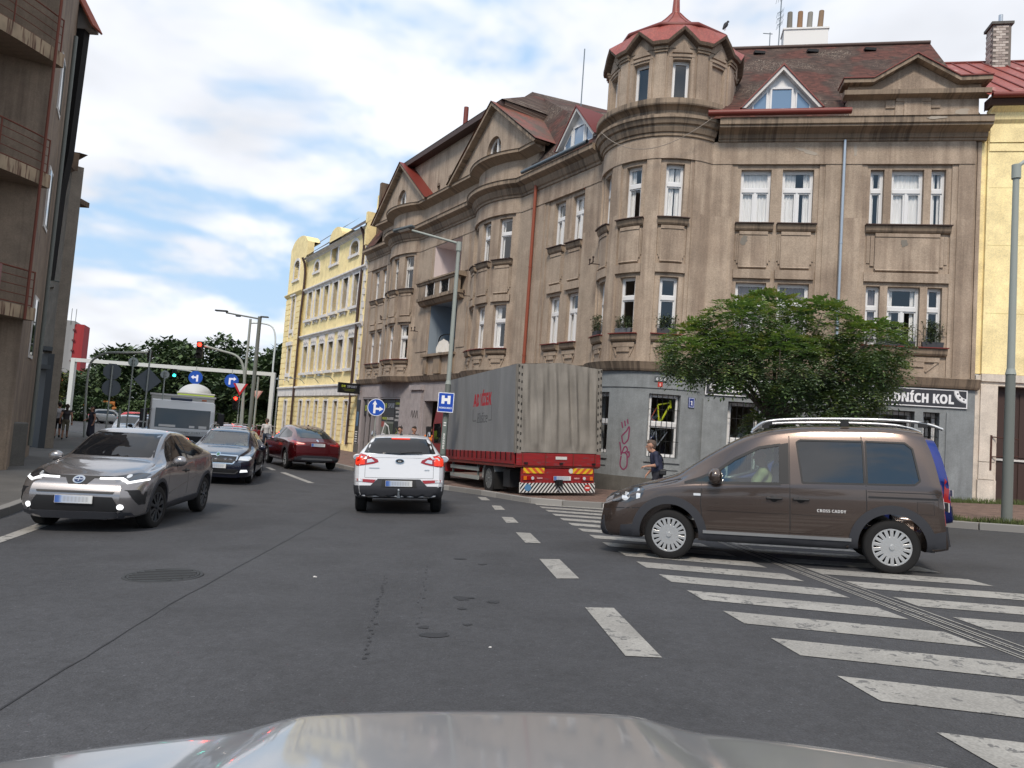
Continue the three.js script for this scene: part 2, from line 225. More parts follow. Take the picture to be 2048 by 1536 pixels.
// painted markings, each stripe a piece of its own
const paintM = mat(0xffffff, 0.75, { map: tex(1024, (u, v) => { const b = N3(u, v, 8, 4, 81), w = N3(u, v, 50, 3, 82), f = vnoise(u * 300, v * 300, 300, 83); const chip = w > 0.69 + (b < 0.5 ? 0.05 : -0.04) && f > 0.35 ? 1 : 0; const k = 0.57 + (b - 0.5) * 0.14 + (f - 0.5) * 0.1; return [0, 1, 2].map((q) => lerp(k * [1, 0.99, 0.96][q], 0.36, chip * 0.85)); }, 3) });
function markings(name, list) { let m; list.forEach((q, i) => { const g = drape(q, 0.005, 0.7); if (!i) m = struct(name, g, paintM); else part(m, 'stripe' + (i > 1 ? '_' + String(i - 1).padStart(3, '0') : ''), g, paintM); }); return m; }
{
  const z = []; const qd = (x, y, ax, az, bx, bz) => [[x, y], [x + ax, y + az], [x + ax + bx, y + az + bz], [x + bx, y + bz]];
  for (let k = -10; k <= 7; k++) { z.push(qd(1.75 + 0.0975 * k, -9.74 + 0.955 * k, 1.65, 0.69 - 0.03 * k, 0.045, 0.48)); if (k > -9) z.push(qd(3.86 + 0.083 * k, -9.56 + 0.90 * k, 1.7, 0.55, 0.02, 0.45)); }
  markings('crosswalk', z);
  const th = []; for (const o of [-0.13, -0.085, 0, 0.045, 0.13]) th.push([[3.55 + o - 0.1, -14.5], [3.55 + o - 0.08, -14.5], [3.98 + o + 0.02, -4.6], [3.98 + o, -4.6]]);
  markings('guide_line_marking', th);
  markings('dashed_line', [[[0.8, -6.87], [1.06, -6.88], [1.17, -5.29], [0.92, -5.31]], [[0.51, -9.74], [0.77, -9.76], [0.89, -8.37], [0.64, -8.33]], [[0.24, -12.68], [0.48, -12.63], [0.6, -11.33], [0.37, -11.34]], [[-0.02, -15.38], [0.21, -15.33], [0.31, -14.26], [0.08, -14.21]], [[-0.28, -18.27], [-0.06, -18.19], [0.05, -17.09], [-0.18, -17.02]], [[-0.74, -21.16], [-0.5, -21.05], [-0.35, -19.94], [-0.57, -19.86]]]);
  markings('centre_line', [[[-7.9, -26.5], [-7.74, -26.65], [-5.80, -23.1], [-5.96, -22.98]], [[-9.1, -28.6], [-8.94, -28.69], [-8.32, -27.45], [-8.47, -27.35]], [[-12.1, -33.6], [-11.95, -33.7], [-10.2, -30.9], [-10.35, -30.8]]]);
  markings('edge_line', [[[-6.5, -9.2], [-6.3, -9.15], [-7.05, -11.9], [-7.3, -12.0]]]);
  const far = []; for (let k = 0; k < 4; k++) far.push([[-23.5 + k * 1.6, -50.5 - k * 0.8], [-22.5 + k * 1.6, -51 - k * 0.8], [-22.3 + k * 1.6, -50.5 - k * 0.8], [-23.3 + k * 1.6, -50 - k * 0.8]]);
  for (let k = 0; k < 3; k++) far.push([[-25 + k * 3, -60], [-24 + k * 3, -60], [-23.7 + k * 3, -59], [-24.7 + k * 3, -59]]);
  markings('junction_markings', far);
}
{ // manhole cover with ring and ribs
  const y = G(-3.46, -7.9), m = thing('manhole_cover', 'round cast iron manhole cover set in the asphalt road', 'manhole', [-3.46, y, -7.9]);
  m.rotation.z = 0.045; const iron = mat(0x3a3c3e, 0.75, { metalness: 0.2 });
  part(m, 'ring', X(new THREE.TorusGeometry(0.37, 0.022, 6, 40), 0, 0.003, 0, PI / 2).scale(1, 0.5, 1), iron); const lid = part(m, 'lid', cyl(0.345, 0.345, 0.02, 0, 0.001, 0, 0, 0, 0, 40), iron);
  for (let i = -3; i <= 3; i++) part(lid, 'rib', box(2 * Math.sqrt(0.32 ** 2 - (i * 0.085) ** 2), 0.008, 0.03, 0, 0.014, i * 0.085), iron);
}
{ // tar seam and dark patches: matter with an outline of its own
  const tar = mat(0x2b2c2f, 0.75), seam = []; const pts = [[-2.3, -2.2], [-2.52, -4.0], [-2.66, -5.3], [-2.78, -6.45], [-2.95, -9], [-3.22, -13.4], [-3.4, -16]];
  const c = new THREE.CatmullRomCurve3(pts.map((p) => new THREE.Vector3(p[0], 0, p[1]))).getSpacedPoints(60); const l = [], r = []; for (const p of c) { const w = 0.003 + rr(0, 0.006), o = rr(-0.01, 0.01); l.push([p.x - w + o, p.z]); r.unshift([p.x + w + o, p.z]); }
  struct('tar_seam', drape([...l, ...r], 0.004, 3), tar);
  const blob = (x, z, a, b, n) => { const q = []; for (let i = 0; i < n; i++) { const t = i / n * 2 * PI, k = rr(0.55, 1.25); q.push([x + Math.cos(t) * a * k, z + Math.sin(t) * b * k]); } return q; };
  const gs = []; for (const [x, z, a, b] of [[-0.44, -5.76, 0.11, 0.08], [-0.32, -7.15, 0.10, 0.10], [-0.02, -7.0, 0.07, 0.06], [-0.3, -6.7, 0.05, 0.04], [-0.55, -6.0, 0.05, 0.05], [-0.22, -6.1, 0.04, 0.04], [-0.5, -9.6, 0.09, 0.06], [-0.2, -9.2, 0.06, 0.05]]) gs.push(drape(blob(x, z, a, b, 14), 0.004, 1));
  for (let i = 0; i < 30; i++) { const t = i / 30; gs.push(drape(blob(-0.86 - 0.35 * t + rr(-0.03, 0.03), -5.1 - 3.2 * t, rr(0.006, 0.02), rr(0.008, 0.03), 8), 0.004, 1)); if (i % 2) gs.push(drape(blob(-0.62 - 0.2 * t + rr(-0.03, 0.03), -6.0 - 3 * t, rr(0.008, 0.02), rr(0.01, 0.03), 8), 0.004, 1)); }
  info(struct('oil_stain', mg(gs), tar), 'dark irregular oil spots dripped along the asphalt', 'stain').userData.kind = 'stuff';
}
// ---------- corner building ----------
const nA = [-0.199, 0.98], tA = [0.98, 0.199], nC = [-0.85, 0.527], tC = [0.527, 0.85];
const O = [4.956, -26.176], rT = 2.25, aP = 1.68;
const PA = [O[0] + aP * nA[0], O[1] + aP * nA[1]], PC = [O[0] + aP * nC[0], O[1] + aP * nC[1]];
const ptA = (u) => [PA[0] + tA[0] * u, PA[1] + tA[1] * u], ptC = (w) => [PC[0] - tC[0] * w, PC[1] - tC[1] * w];
const TH0 = -99.9 * D2R, TH1 = 30.2 * D2R, WE = 24.62, UE = 9.58, HS = 1.497;
const seg = (a, b) => ({ x0: a[0], z0: a[1], x1: b[0], z1: b[1] });
const bayR = 3.633, bayA = 33.4 * D2R, aC = Math.atan2(nC[0], nC[1]);
const bay = (w) => { const c = ptC(w), k = bayR - 0.6; return { cx: c[0] - nC[0] * k, cz: c[1] - nC[1] * k, r: bayR, a0: aC - bayA, a1: aC + bayA }; };
const turretArc = () => ({ cx: O[0], cz: O[1], r: rT, a0: TH0, a1: TH1 });
const FU = makePath([seg(ptC(WE), ptC(20.9)), bay(18.9), seg(ptC(16.9), ptC(10.9)), bay(8.9), seg(ptC(6.9), ptC(HS)), turretArc(), seg(ptA(HS), ptA(UE))]);
const FL = makePath([seg(ptC(WE), ptC(HS)), turretArc(), seg(ptA(HS), ptA(UE))]);
const upC = (w) => w >= 20.9 ? WE - w : w > 16.9001 && w < 20.9 ? FU.segs[1].s0 + FU.segs[1].len / 2 : w > 10.9 ? FU.segs[2].s0 + 16.9 - w : FU.segs[4].s0 + 6.9 - w;
const upT = (deg) => FU.segs[5].s0 + rT * (deg * D2R - TH0), upA = (u) => FU.segs[6].s0 + u - HS;
const loC = (w) => WE - w, loT = (deg) => FL.segs[1].s0 + rT * (deg * D2R - TH0), loA = (u) => FL.segs[2].s0 + u - HS;
const bayS = (k, o) => FU.segs[k].s0 + FU.segs[k].len / 2 + o;

const house = thing('corner_building', 'brown stucco corner apartment house with round turret and bike shop', 'building');
let wallGB = new GB(), wallLGB = new GB(), trimGB = new GB();   // stucco of the right wing and turret, of the left wing, and the cornices
function curtain(F, s0, s1, v0, v1, d, amp = 0.016, wl = 0.11) {
  const g = new GB(), n = Math.max(6, Math.round((s1 - s0) / wl * 4)), ph = rr(0, 6); const q = (i) => { const s = lerp(s0, s1, i / n); return [s, d + Math.sin(s / wl * 2 * PI + ph) * amp + Math.sin(s * 9 + ph * 2) * amp * 0.5]; };
  for (let i = 0; i < n; i++) { const [a, da] = q(i), [b, db] = q(i + 1); g.quad(F.p(a, v0, da), F.p(b, v0, db), F.p(b, v1, db), F.p(a, v1, da), [a, v0], [b, v0], [b, v1], [a, v1]); } return g.build();
}
function win(parent, F, s0, s1, v0, v1, d, o = {}) {      // casement: outer frame, transom, two sashes; panes and curtain are its pieces
  const g = new GB(), fw = o.fw ?? 0.055, tv = o.transom === 0 ? null : v0 + (v1 - v0) * (o.transom ?? 0.635), dep = 0.09, sh = 0.045;
  g.sb(F, s0, s0 + fw, v0, v1, d - dep, d); g.sb(F, s1 - fw, s1, v0, v1, d - dep, d); g.sb(F, s0 + fw, s1 - fw, v1 - fw, v1, d - dep, d); g.sb(F, s0 + fw, s1 - fw, v0, v0 + fw * 1.1, d - dep, d);
  const cells = []; const x0 = s0 + fw, x1 = s1 - fw, y0 = v0 + fw * 1.1, y1 = v1 - fw, mid = (x0 + x1) / 2;
  if (tv) { g.sb(F, x0, x1, tv - 0.06, tv + 0.06, d - dep, d + 0.02); cells.push([x0, x1, tv + 0.06, y1]); }
  const yt = tv ? tv - 0.06 : y1;
  if (o.mull !== false) { g.sb(F, mid - 0.035, mid + 0.035, y0, yt, d - dep, d + 0.01); cells.push([x0, mid - 0.035, y0, yt], [mid + 0.035, x1, y0, yt]); } else cells.push([x0, x1, y0, yt]);
  for (const [a, b, c, e] of cells) { g.sb(F, a, a + sh, c, e, d - 0.06, d - 0.015); g.sb(F, b - sh, b, c, e, d - 0.06, d - 0.015); g.sb(F, a + sh, b - sh, e - sh, e, d - 0.06, d - 0.015); g.sb(F, a + sh, b - sh, c, c + sh, d - 0.06, d - 0.015); }
  const w = part(parent, 'window', g.build(), o.mat || whitePaint, o.label);
  for (const [a, b, c, e] of cells) { if (o.open && c < tv - 0.2 && a > mid) continue; const p = new GB(), q = d - 0.04, A = a + sh - 0.005, B = b - sh + 0.005, C = c + sh - 0.005, E = e - sh + 0.005; p.quad(F.p(A, C, q), F.p(B, C, q), F.p(B, E, q), F.p(A, E, q)); part(w, 'pane', p.build(), glassM); }
  const cu = o.curtain ?? 'w';
  if (cu === 'w') { const q = rnd(), m = lerp(s0, s1, rr(0.4, 0.62)), gp = q < 0.4 ? rr(0.03, 0.12) : 0; if (!gp) part(w, 'curtain', curtain(F, s0 + 0.02, s1 - 0.02, v0, v1 - rr(0.04, 0.16), d - 0.12), curtainM); else for (const [a, b] of [[s0 + 0.02, m - gp], [m + gp, s1 - 0.02]]) part(w, 'curtain', curtain(F, a, b, v0, v1 - 0.05, d - 0.12, 0.02, rr(0.08, 0.14)), curtainM); }
  if (cu === 'd') { part(w, 'curtain', curtain(F, s0 + 0.02, s0 + (s1 - s0) * 0.42, v0, v1 - 0.05, d - 0.12), curtainM); }
  if (cu === 's') for (const [a, b] of [[0.0, 0.24], [0.76, 1]]) part(w, 'curtain', curtain(F, lerp(s0, s1, a) + 0.02, lerp(s0, s1, b) - 0.02, v0, v1 - 0.05, d - 0.12), curtainM);
  if (cu === 'g') part(w, 'curtain', curtain(F, s0 + 0.02, s1 - 0.02, lerp(v0, v1, 0.0), v1 - 0.05, d - 0.14), curtainGrey);
  return w;
}
const sillGeo = (F, s0, s1, v, d0, out) => { const g = new GB(); g.sb(F, s0, s1, v - 0.03, v, d0, out + 0.04); return g.build(); };
// one window axis group on two floors: recess with windows, sills, aprons, lintels. ws: windows [s0, s1] in path metres
function axis(F, GBw, s0, s1, ws, o = {}) {
  const rec = -0.08, dv = o.dv || 0, holes = []; for (const [a, b] of ws) holes.push([a, b, 4.93 + dv, 6.85 + dv], [a, b, 8.75 + dv, 10.6 + dv]);
  GBw.wall(F, s0, s1, 4.05, 10.75, -0.45, rec, holes);
  const groups = o.groups || ws.map((w) => [w[0] - 0.11, w[1] + 0.11]);
  for (const [a, b] of groups) {
    // second floor sill and stepped apron
    trimGB.mould(F, a, b, [[rec, 8.53], [0.02, 8.55], [0.06, 8.60], [0.10, 8.72], [0.10, 8.745], [rec, 8.75]]);
    part(house, 'window_sill', sillGeo(F, a - 0.02, b + 0.02, 8.785, rec, 0.12), tinDark);
    const m = (a + b) / 2, hw = (b - a) / 2;
    GBw.sb(F, m - hw * 0.76, m + hw * 0.76, 7.38, 8.40, rec - 0.02, -0.005); GBw.sb(F, m - hw * 0.76, m + hw * 0.76, 8.41, 8.52, rec - 0.02, 0.02);
    GBw.mould(F, m - hw * 0.74, m + hw * 0.74, [[rec, 7.30], [-0.02, 7.31], [0.02, 7.34], [0.0, 7.379]]);
    for (const k of [-1, 1]) { const e = [[0.77, 0.86, 7.48, -0.03], [0.87, 0.95, 7.57, -0.05]]; for (const [i, j, v, q] of e) { const x0 = m + k * hw * i, x1 = m + k * hw * j; GBw.sb(F, Math.min(x0, x1), Math.max(x0, x1), v, 8.45, rec - 0.02, q); } }
    // lintel over first floor, first floor sill and apron
    GBw.sb(F, a, b, 6.98, 7.27, rec - 0.02, 0.015);
    trimGB.mould(F, a, b, [[rec, 4.70], [0.02, 4.72], [0.06, 4.77], [0.09, 4.89], [0.09, 4.925], [rec, 4.93]]);
    part(house, 'window_sill', sillGeo(F, a - 0.02, b + 0.02, 4.965, rec, 0.11), gutterRed);
    GBw.sb(F, m - hw * 0.85, m + hw * 0.85, 4.52, 4.66, rec - 0.02, -0.02); GBw.sb(F, m - hw * 0.5, m + hw * 0.5, 4.36, 4.51, rec - 0.02, -0.03);
    const t = new GB(); t.prism(F, [[m - hw * 0.82, 4.50], [m - hw * 0.55, 4.2], [m - hw * 0.52, 4.24], [m - hw * 0.74, 4.50]], rec - 0.02, -0.04); t.prism(F, [[m + hw * 0.82, 4.50], [m + hw * 0.74, 4.50], [m + hw * 0.52, 4.24], [m + hw * 0.55, 4.2]], rec - 0.02, -0.04); GBw.P.push(...t.P); GBw.N.push(...t.N); GBw.U.push(...t.U);
  }
  ws.forEach(([a, b, o2, o1], i) => {
    win(house, F, a, b, 8.79, 10.6, -0.24, { ...(o.all || {}), ...(o2 || {}) }); win(house, F, a, b, 4.97, 6.85, -0.24, { ...(o.all || {}), ...(o1 || {}) });
  });
}
const pier = (F, g, s0, s1, v0 = 4.05, v1 = 10.75) => { if (s1 > s0) g.sb(F, s0, s1, v0, v1, -0.45, 0); };
const fil = (F, g, s0, s1) => g.sb(F, s0, s1, 4.05, 10.75, -0.45, -0.035);
{ // right wing
  const W = wallGB, a = upA;
  axis(FU, W, a(2.32), a(4.86), [[a(2.44), a(3.39), { curtain: 'w' }, { curtain: 'g' }], [a(3.74), a(4.70), {}, { curtain: 'g' }]]);
  axis(FU, W, a(6.30), a(8.76), [[a(6.40), a(6.81), { mull: false }, { mull: false, curtain: 'g' }], [a(7.03), a(7.97), {}, { curtain: 's', open: true }], [a(8.18), a(8.60), { mull: false }, { mull: false, curtain: 'n' }]], { groups: [[a(6.30), a(8.76)]] });
  fil(FU, W, a(2.14), a(2.32)); fil(FU, W, a(4.86), a(5.03)); fil(FU, W, a(6.13), a(6.30)); fil(FU, W, a(8.76), a(8.93));
  pier(FU, W, a(HS), a(2.14)); pier(FU, W, a(5.03), a(6.13)); pier(FU, W, a(8.93), a(9.38)); W.sb(FU, a(9.38), a(UE), 4.05, 11.5, -0.45, -0.05);
  // turret
  const t = upT; const tw = [-77, -40, -3];
  for (const c of tw) { axis(FU, W, t(c - 12.6), t(c + 12.6), [[t(c - 7.9), t(c + 7.9), { mull: false, curtain: 'w' }, { mull: false, curtain: 'n' }]], { groups: [[t(c - 12.4), t(c + 12.4)]] }); }
  pier(FU, W, t(-99.8), t(-89.6)); pier(FU, W, t(-64.4), t(-52.6)); pier(FU, W, t(-27.4), t(-15.6)); fil(FU, W, t(9.6), t(13)); pier(FU, W, t(13), t(30.2));
  // frieze bands
  W.sb(FU, t(-99.8), a(9.38), 10.90, 11.5, -0.45, 0); W.sb(FU, t(-99.8), a(9.38), 10.75, 10.90, -0.45, 0.025);
  const corn = [[0, 11.48], [0.05, 11.50], [0.05, 11.56], [0.10, 11.58], [0.14, 11.70], [0.30, 11.76], [0.50, 11.80], [0.50, 11.86], [0.56, 11.88], [0.56, 12.06], [0.60, 12.08], [-0.1, 12.10]];
  trimGB.mould(FU, a(HS) + 0.15, a(UE) + 0.1, corn);
  const tc = [[0, 11.48], [0.05, 11.5], [0.05, 11.6], [0.10, 11.62], [0.16, 11.75], [0.16, 11.82], [0.24, 11.85], [0.30, 11.98], [0.34, 12.0], [0.34, 12.10], [0.14, 12.12], [0.12, 12.2], [0.10, 12.32], [0.20, 12.40], [0.32, 12.44], [0.34, 12.48], [0.34, 12.64], [0.30, 12.66], [-0.2, 12.69]];
  trimGB.mould(FU, t(-99.8), t(30), tc);
  // string course over the shop floor
  const str = [[-0.1, 3.72], [0.10, 3.74], [0.14, 3.80], [0.22, 3.98], [0.24, 4.02], [0, 4.06]];
  trimGB.mould(FU, t(-99.8), a(UE) + 0.08, str);
  trimGB.mould(FU, 0, upC(HS), str);
  // attic with pediment at the right end
  const F = FU, A0 = a(5.62), A1 = a(9.46);
  W.sb(F, A0, A1, 12.1, 12.9, -0.5, -0.06);
  for (const [x0, x1, v0, v1, d] of [[7.05, 8.05, 12.78, 12.90, 0.02], [6.75, 7.02, 12.58, 12.84, -0.02], [8.08, 8.35, 12.58, 12.84, -0.02], [7.03, 7.28, 12.32, 12.77, 0], [7.82, 8.07, 12.32, 12.77, 0], [7.28, 7.82, 12.12, 12.77, 0.03]]) W.sb(F, a(x0), a(x1), v0, v1, -0.3, d);
  trimGB.mould(F, a(5.45), a(9.70), [[-0.06, 12.86], [0.05, 12.90], [0.25, 12.93], [0.27, 13.07], [-0.06, 13.11]]);
  W.prism(F, [[a(5.6), 13.1], [a(9.5), 13.1], [a(9.5), 13.32], [a(8.80), 13.32], [a(7.56), 14.08], [a(6.32), 13.32], [a(5.6), 13.32]], -0.5, -0.03);
  W.prism(F, [[a(6.5), 13.14], [a(8.6), 13.14], [a(7.54), 13.74]], -0.4, 0.01);
  const ped = (p) => { const g = new GB(); for (let i = 0; i < p.length - 1; i++) { const [u0, v0] = p[i], [u1, v1] = p[i + 1]; g.prism(F, [[a(u0), v0], [a(u1), v1], [a(u1), v1 + 0.13], [a(u0), v0 + 0.13]], -0.5, 0.26); } return g.build(); };
  part(house, 'pediment_cornice', ped([[5.42, 13.32], [6.30, 13.32], [7.56, 14.09], [8.82, 13.32], [9.72, 13.34]]), cornM);
  const cap = new GB(); for (const [p, q] of [[[5.40, 13.453], [6.31, 13.453]], [[6.31, 13.453], [7.56, 14.223]], [[7.56, 14.223], [8.81, 13.453]], [[8.81, 13.453], [9.74, 13.473]]]) cap.prism(F, [[a(p[0]), p[1]], [a(q[0]), q[1]], [a(q[0]), q[1] + 0.035], [a(p[0]), p[1] + 0.035]], -0.6, 0.30); part(house, 'pediment_flashing', cap.build(), gutterRed);
}
{ // left wing
  const W = wallLGB, c = upC;
  const pairL = (w0, k) => { const s = [[c(w0 + 1.92), c(w0 + 1.20), { curtain: 's' }, { curtain: 'd' }], [c(w0 + 0.72), c(w0), { curtain: 'd' }, { curtain: 's' }]]; axis(FU, W, c(w0 + 2.32), c(w0 - 0.1), s, { groups: k ? [[c(w0 + 2.4), c(w0 - 0.1)]] : undefined }); };
  pairL(2.60); pier(FU, W, c(2.50), c(HS)); fil(FU, W, c(5.14), c(4.92)); pier(FU, W, c(6.9), c(5.14));
  pairL(21.62); pier(FU, W, c(24.62), c(23.94)); pier(FU, W, c(21.52), FU.segs[1].s0);
  for (const k of [1, 3]) { const B = (o) => bayS(k, o), e = FU.segs[k].len / 2; const ws = [-1.3, 0, 1.3].map((o) => [B(o - 0.36), B(o + 0.36), { mull: false, curtain: 's', mat: k === 1 ? whiteOld : whitePaint }, { mull: false, curtain: 'd' }]); axis(FU, W, B(-1.86), B(1.86), ws, { groups: ws.map((w) => [w[0] - 0.16, w[1] + 0.16]), dv: 0 }); pier(FU, W, B(-e), B(-1.86)); pier(FU, W, B(1.86), B(e)); }
  // centre with two loggias
  W.wall(FU, c(16.9), c(10.9), 4.05, 10.75, -0.45, 0, [[c(15.1), c(12.15), 5.05, 7.72], [c(15.1), c(12.15), 8.9, 10.72]]);
  W.sb(FU, c(16.6), c(15.25), 5.3, 7.4, -0.2, 0.03); W.sb(FU, c(12.0), c(11.15), 5.3, 7.4, -0.2, 0.03); W.sb(FU, c(16.1), c(15.3), 8.95, 10.7, -0.2, 0.03); W.sb(FU, c(11.9), c(11.3), 8.95, 10.7, -0.2, 0.03);
  W.sb(FU, 0, c(HS), 10.90, 11.5, -0.45, 0); W.sb(FU, 0, c(HS), 10.75, 10.90, -0.45, 0.025);
  const corn = [[0, 11.40], [0.05, 11.42], [0.06, 11.50], [0.12, 11.55], [0.20, 11.70], [0.22, 11.78], [0.40, 11.86], [0.46, 11.9], [0.46, 12.06], [0.5, 12.08], [-0.1, 12.12]];
  trimGB.mould(FU, 0, c(HS) - 0.12, corn);
  // attic parapet and its cornice, following the bays
  W.sb(FU, c(22.7), c(5.9), 12.1, 13.22, -0.45, -0.02);
  trimGB.mould(FU, c(22.9), c(5.6), [[-0.02, 13.05], [0.08, 13.10], [0.30, 13.20], [0.42, 13.24], [0.42, 13.36], [0.46, 13.38], [-0.3, 13.44]]);
}
// loggias: rooms open to the street
{
  const c = upC; for (const [v0, v1, m, lab] of [[5.05, 7.72, mat(0x8d9aa6, 0.9), 'grey painted loggia'], [8.9, 10.72, mat(0xd8cccb, 0.9), 'pale pink painted loggia']]) {
    const g = new GB(), s0 = c(15.1), s1 = c(12.15); g.sb(FU, s0 - 0.1, s0, v0 - 0.1, v1 + 0.1, -2.1, -0.46); g.sb(FU, s1, s1 + 0.1, v0 - 0.1, v1 + 0.1, -2.1, -0.46); g.sb(FU, s0 - 0.1, s1 + 0.1, v0 - 0.1, v1 + 0.1, -2.2, -2.1); g.sb(FU, s0, s1, v0 - 0.1, v0, -2.1, -0.46); g.sb(FU, s0, s1, v1, v1 + 0.1, -2.1, -0.46);
    g.sb(FU, s0, s0 + 0.02, v0, v1, -0.46, -0.02); g.sb(FU, s1 - 0.02, s1, v0, v1, -0.46, -0.02); g.sb(FU, s0 + 0.02, s1 - 0.02, v1 - 0.02, v1, -0.46, -0.02);
    const l = part(house, 'loggia', g.build(), m, lab); win(house, FU, c(13.1), c(12.35), v0 + 0.3, v1 - 0.3, -2.0, { curtain: 'n', mat: whiteOld });
  }
  const bal = new GB(); bal.sb(FU, c(16.1), c(11.5), 7.86, 8.02, -0.1, 0.42); bal.sb(FU, c(16.0), c(15.15), 8.02, 8.66, 0.2, 0.36); bal.sb(FU, c(14.1), c(13.55), 8.02, 8.66, 0.2, 0.36); bal.sb(FU, c(12.5), c(11.6), 8.02, 8.66, 0.2, 0.36);
  bal.mould(FU, c(16.15), c(11.45), [[0, 8.66], [0.40, 8.68], [0.42, 8.78], [0.48, 8.80], [0.48, 8.88], [0.1, 8.90]]); bal.mould(FU, c(16.05), c(11.55), [[0, 7.62], [0.2, 7.66], [0.34, 7.84], [0.1, 7.86]]);
  const bal1 = new GB(); bal1.sb(FU, c(15.5), c(12.0), 4.98, 5.1, -0.3, 0.22); bal1.sb(FU, c(15.3), c(14.9), 4.1, 4.95, -0.2, 0.12); bal1.sb(FU, c(14.1), c(13.4), 4.1, 4.95, -0.2, 0.12); bal1.sb(FU, c(12.5), c(12.1), 4.1, 4.95, -0.2, 0.12); part(house, 'parapet', bal1.build(), cornM);
  const b = part(house, 'balcony', bal.build(), cornM);
  for (const [a, e, v] of [[15.15, 14.1, 8.02], [13.55, 12.5, 8.02]]) { const g = []; const P = (w, y) => FU.p(c(w), y, 0.28); for (let k = 0; k <= 8; k++) g.push(tube([P(lerp(a, e, k / 8), v), P(lerp(a, e, k / 8), v + 0.64)], 0.012, 5)); for (let k = 0; k < 4; k++) { const w = lerp(a, e, (k + 0.5) / 4); g.push(tube([P(w - 0.1, v + 0.12), P(w + 0.1, v + 0.32), P(w - 0.1, v + 0.52)], 0.012, 5), tube([P(w + 0.1, v + 0.12), P(w - 0.1, v + 0.32), P(w + 0.1, v + 0.52)], 0.012, 5)); } g.push(tube([P(a, v + 0.6), P(e, v + 0.6)], 0.016, 5), tube([P(a, v + 0.06), P(e, v + 0.06)], 0.016, 5)); part(b, 'wrought_iron_panel', mg(g), blackMetal); const fr = new GB(); fr.sb(FU, c(a), c(a) + 0.09, v, 8.66, 0.22, 0.35); fr.sb(FU, c(e) - 0.09, c(e), v, 8.66, 0.22, 0.35); part(b, 'white_surround', fr.build(), whiteTrim); }
}
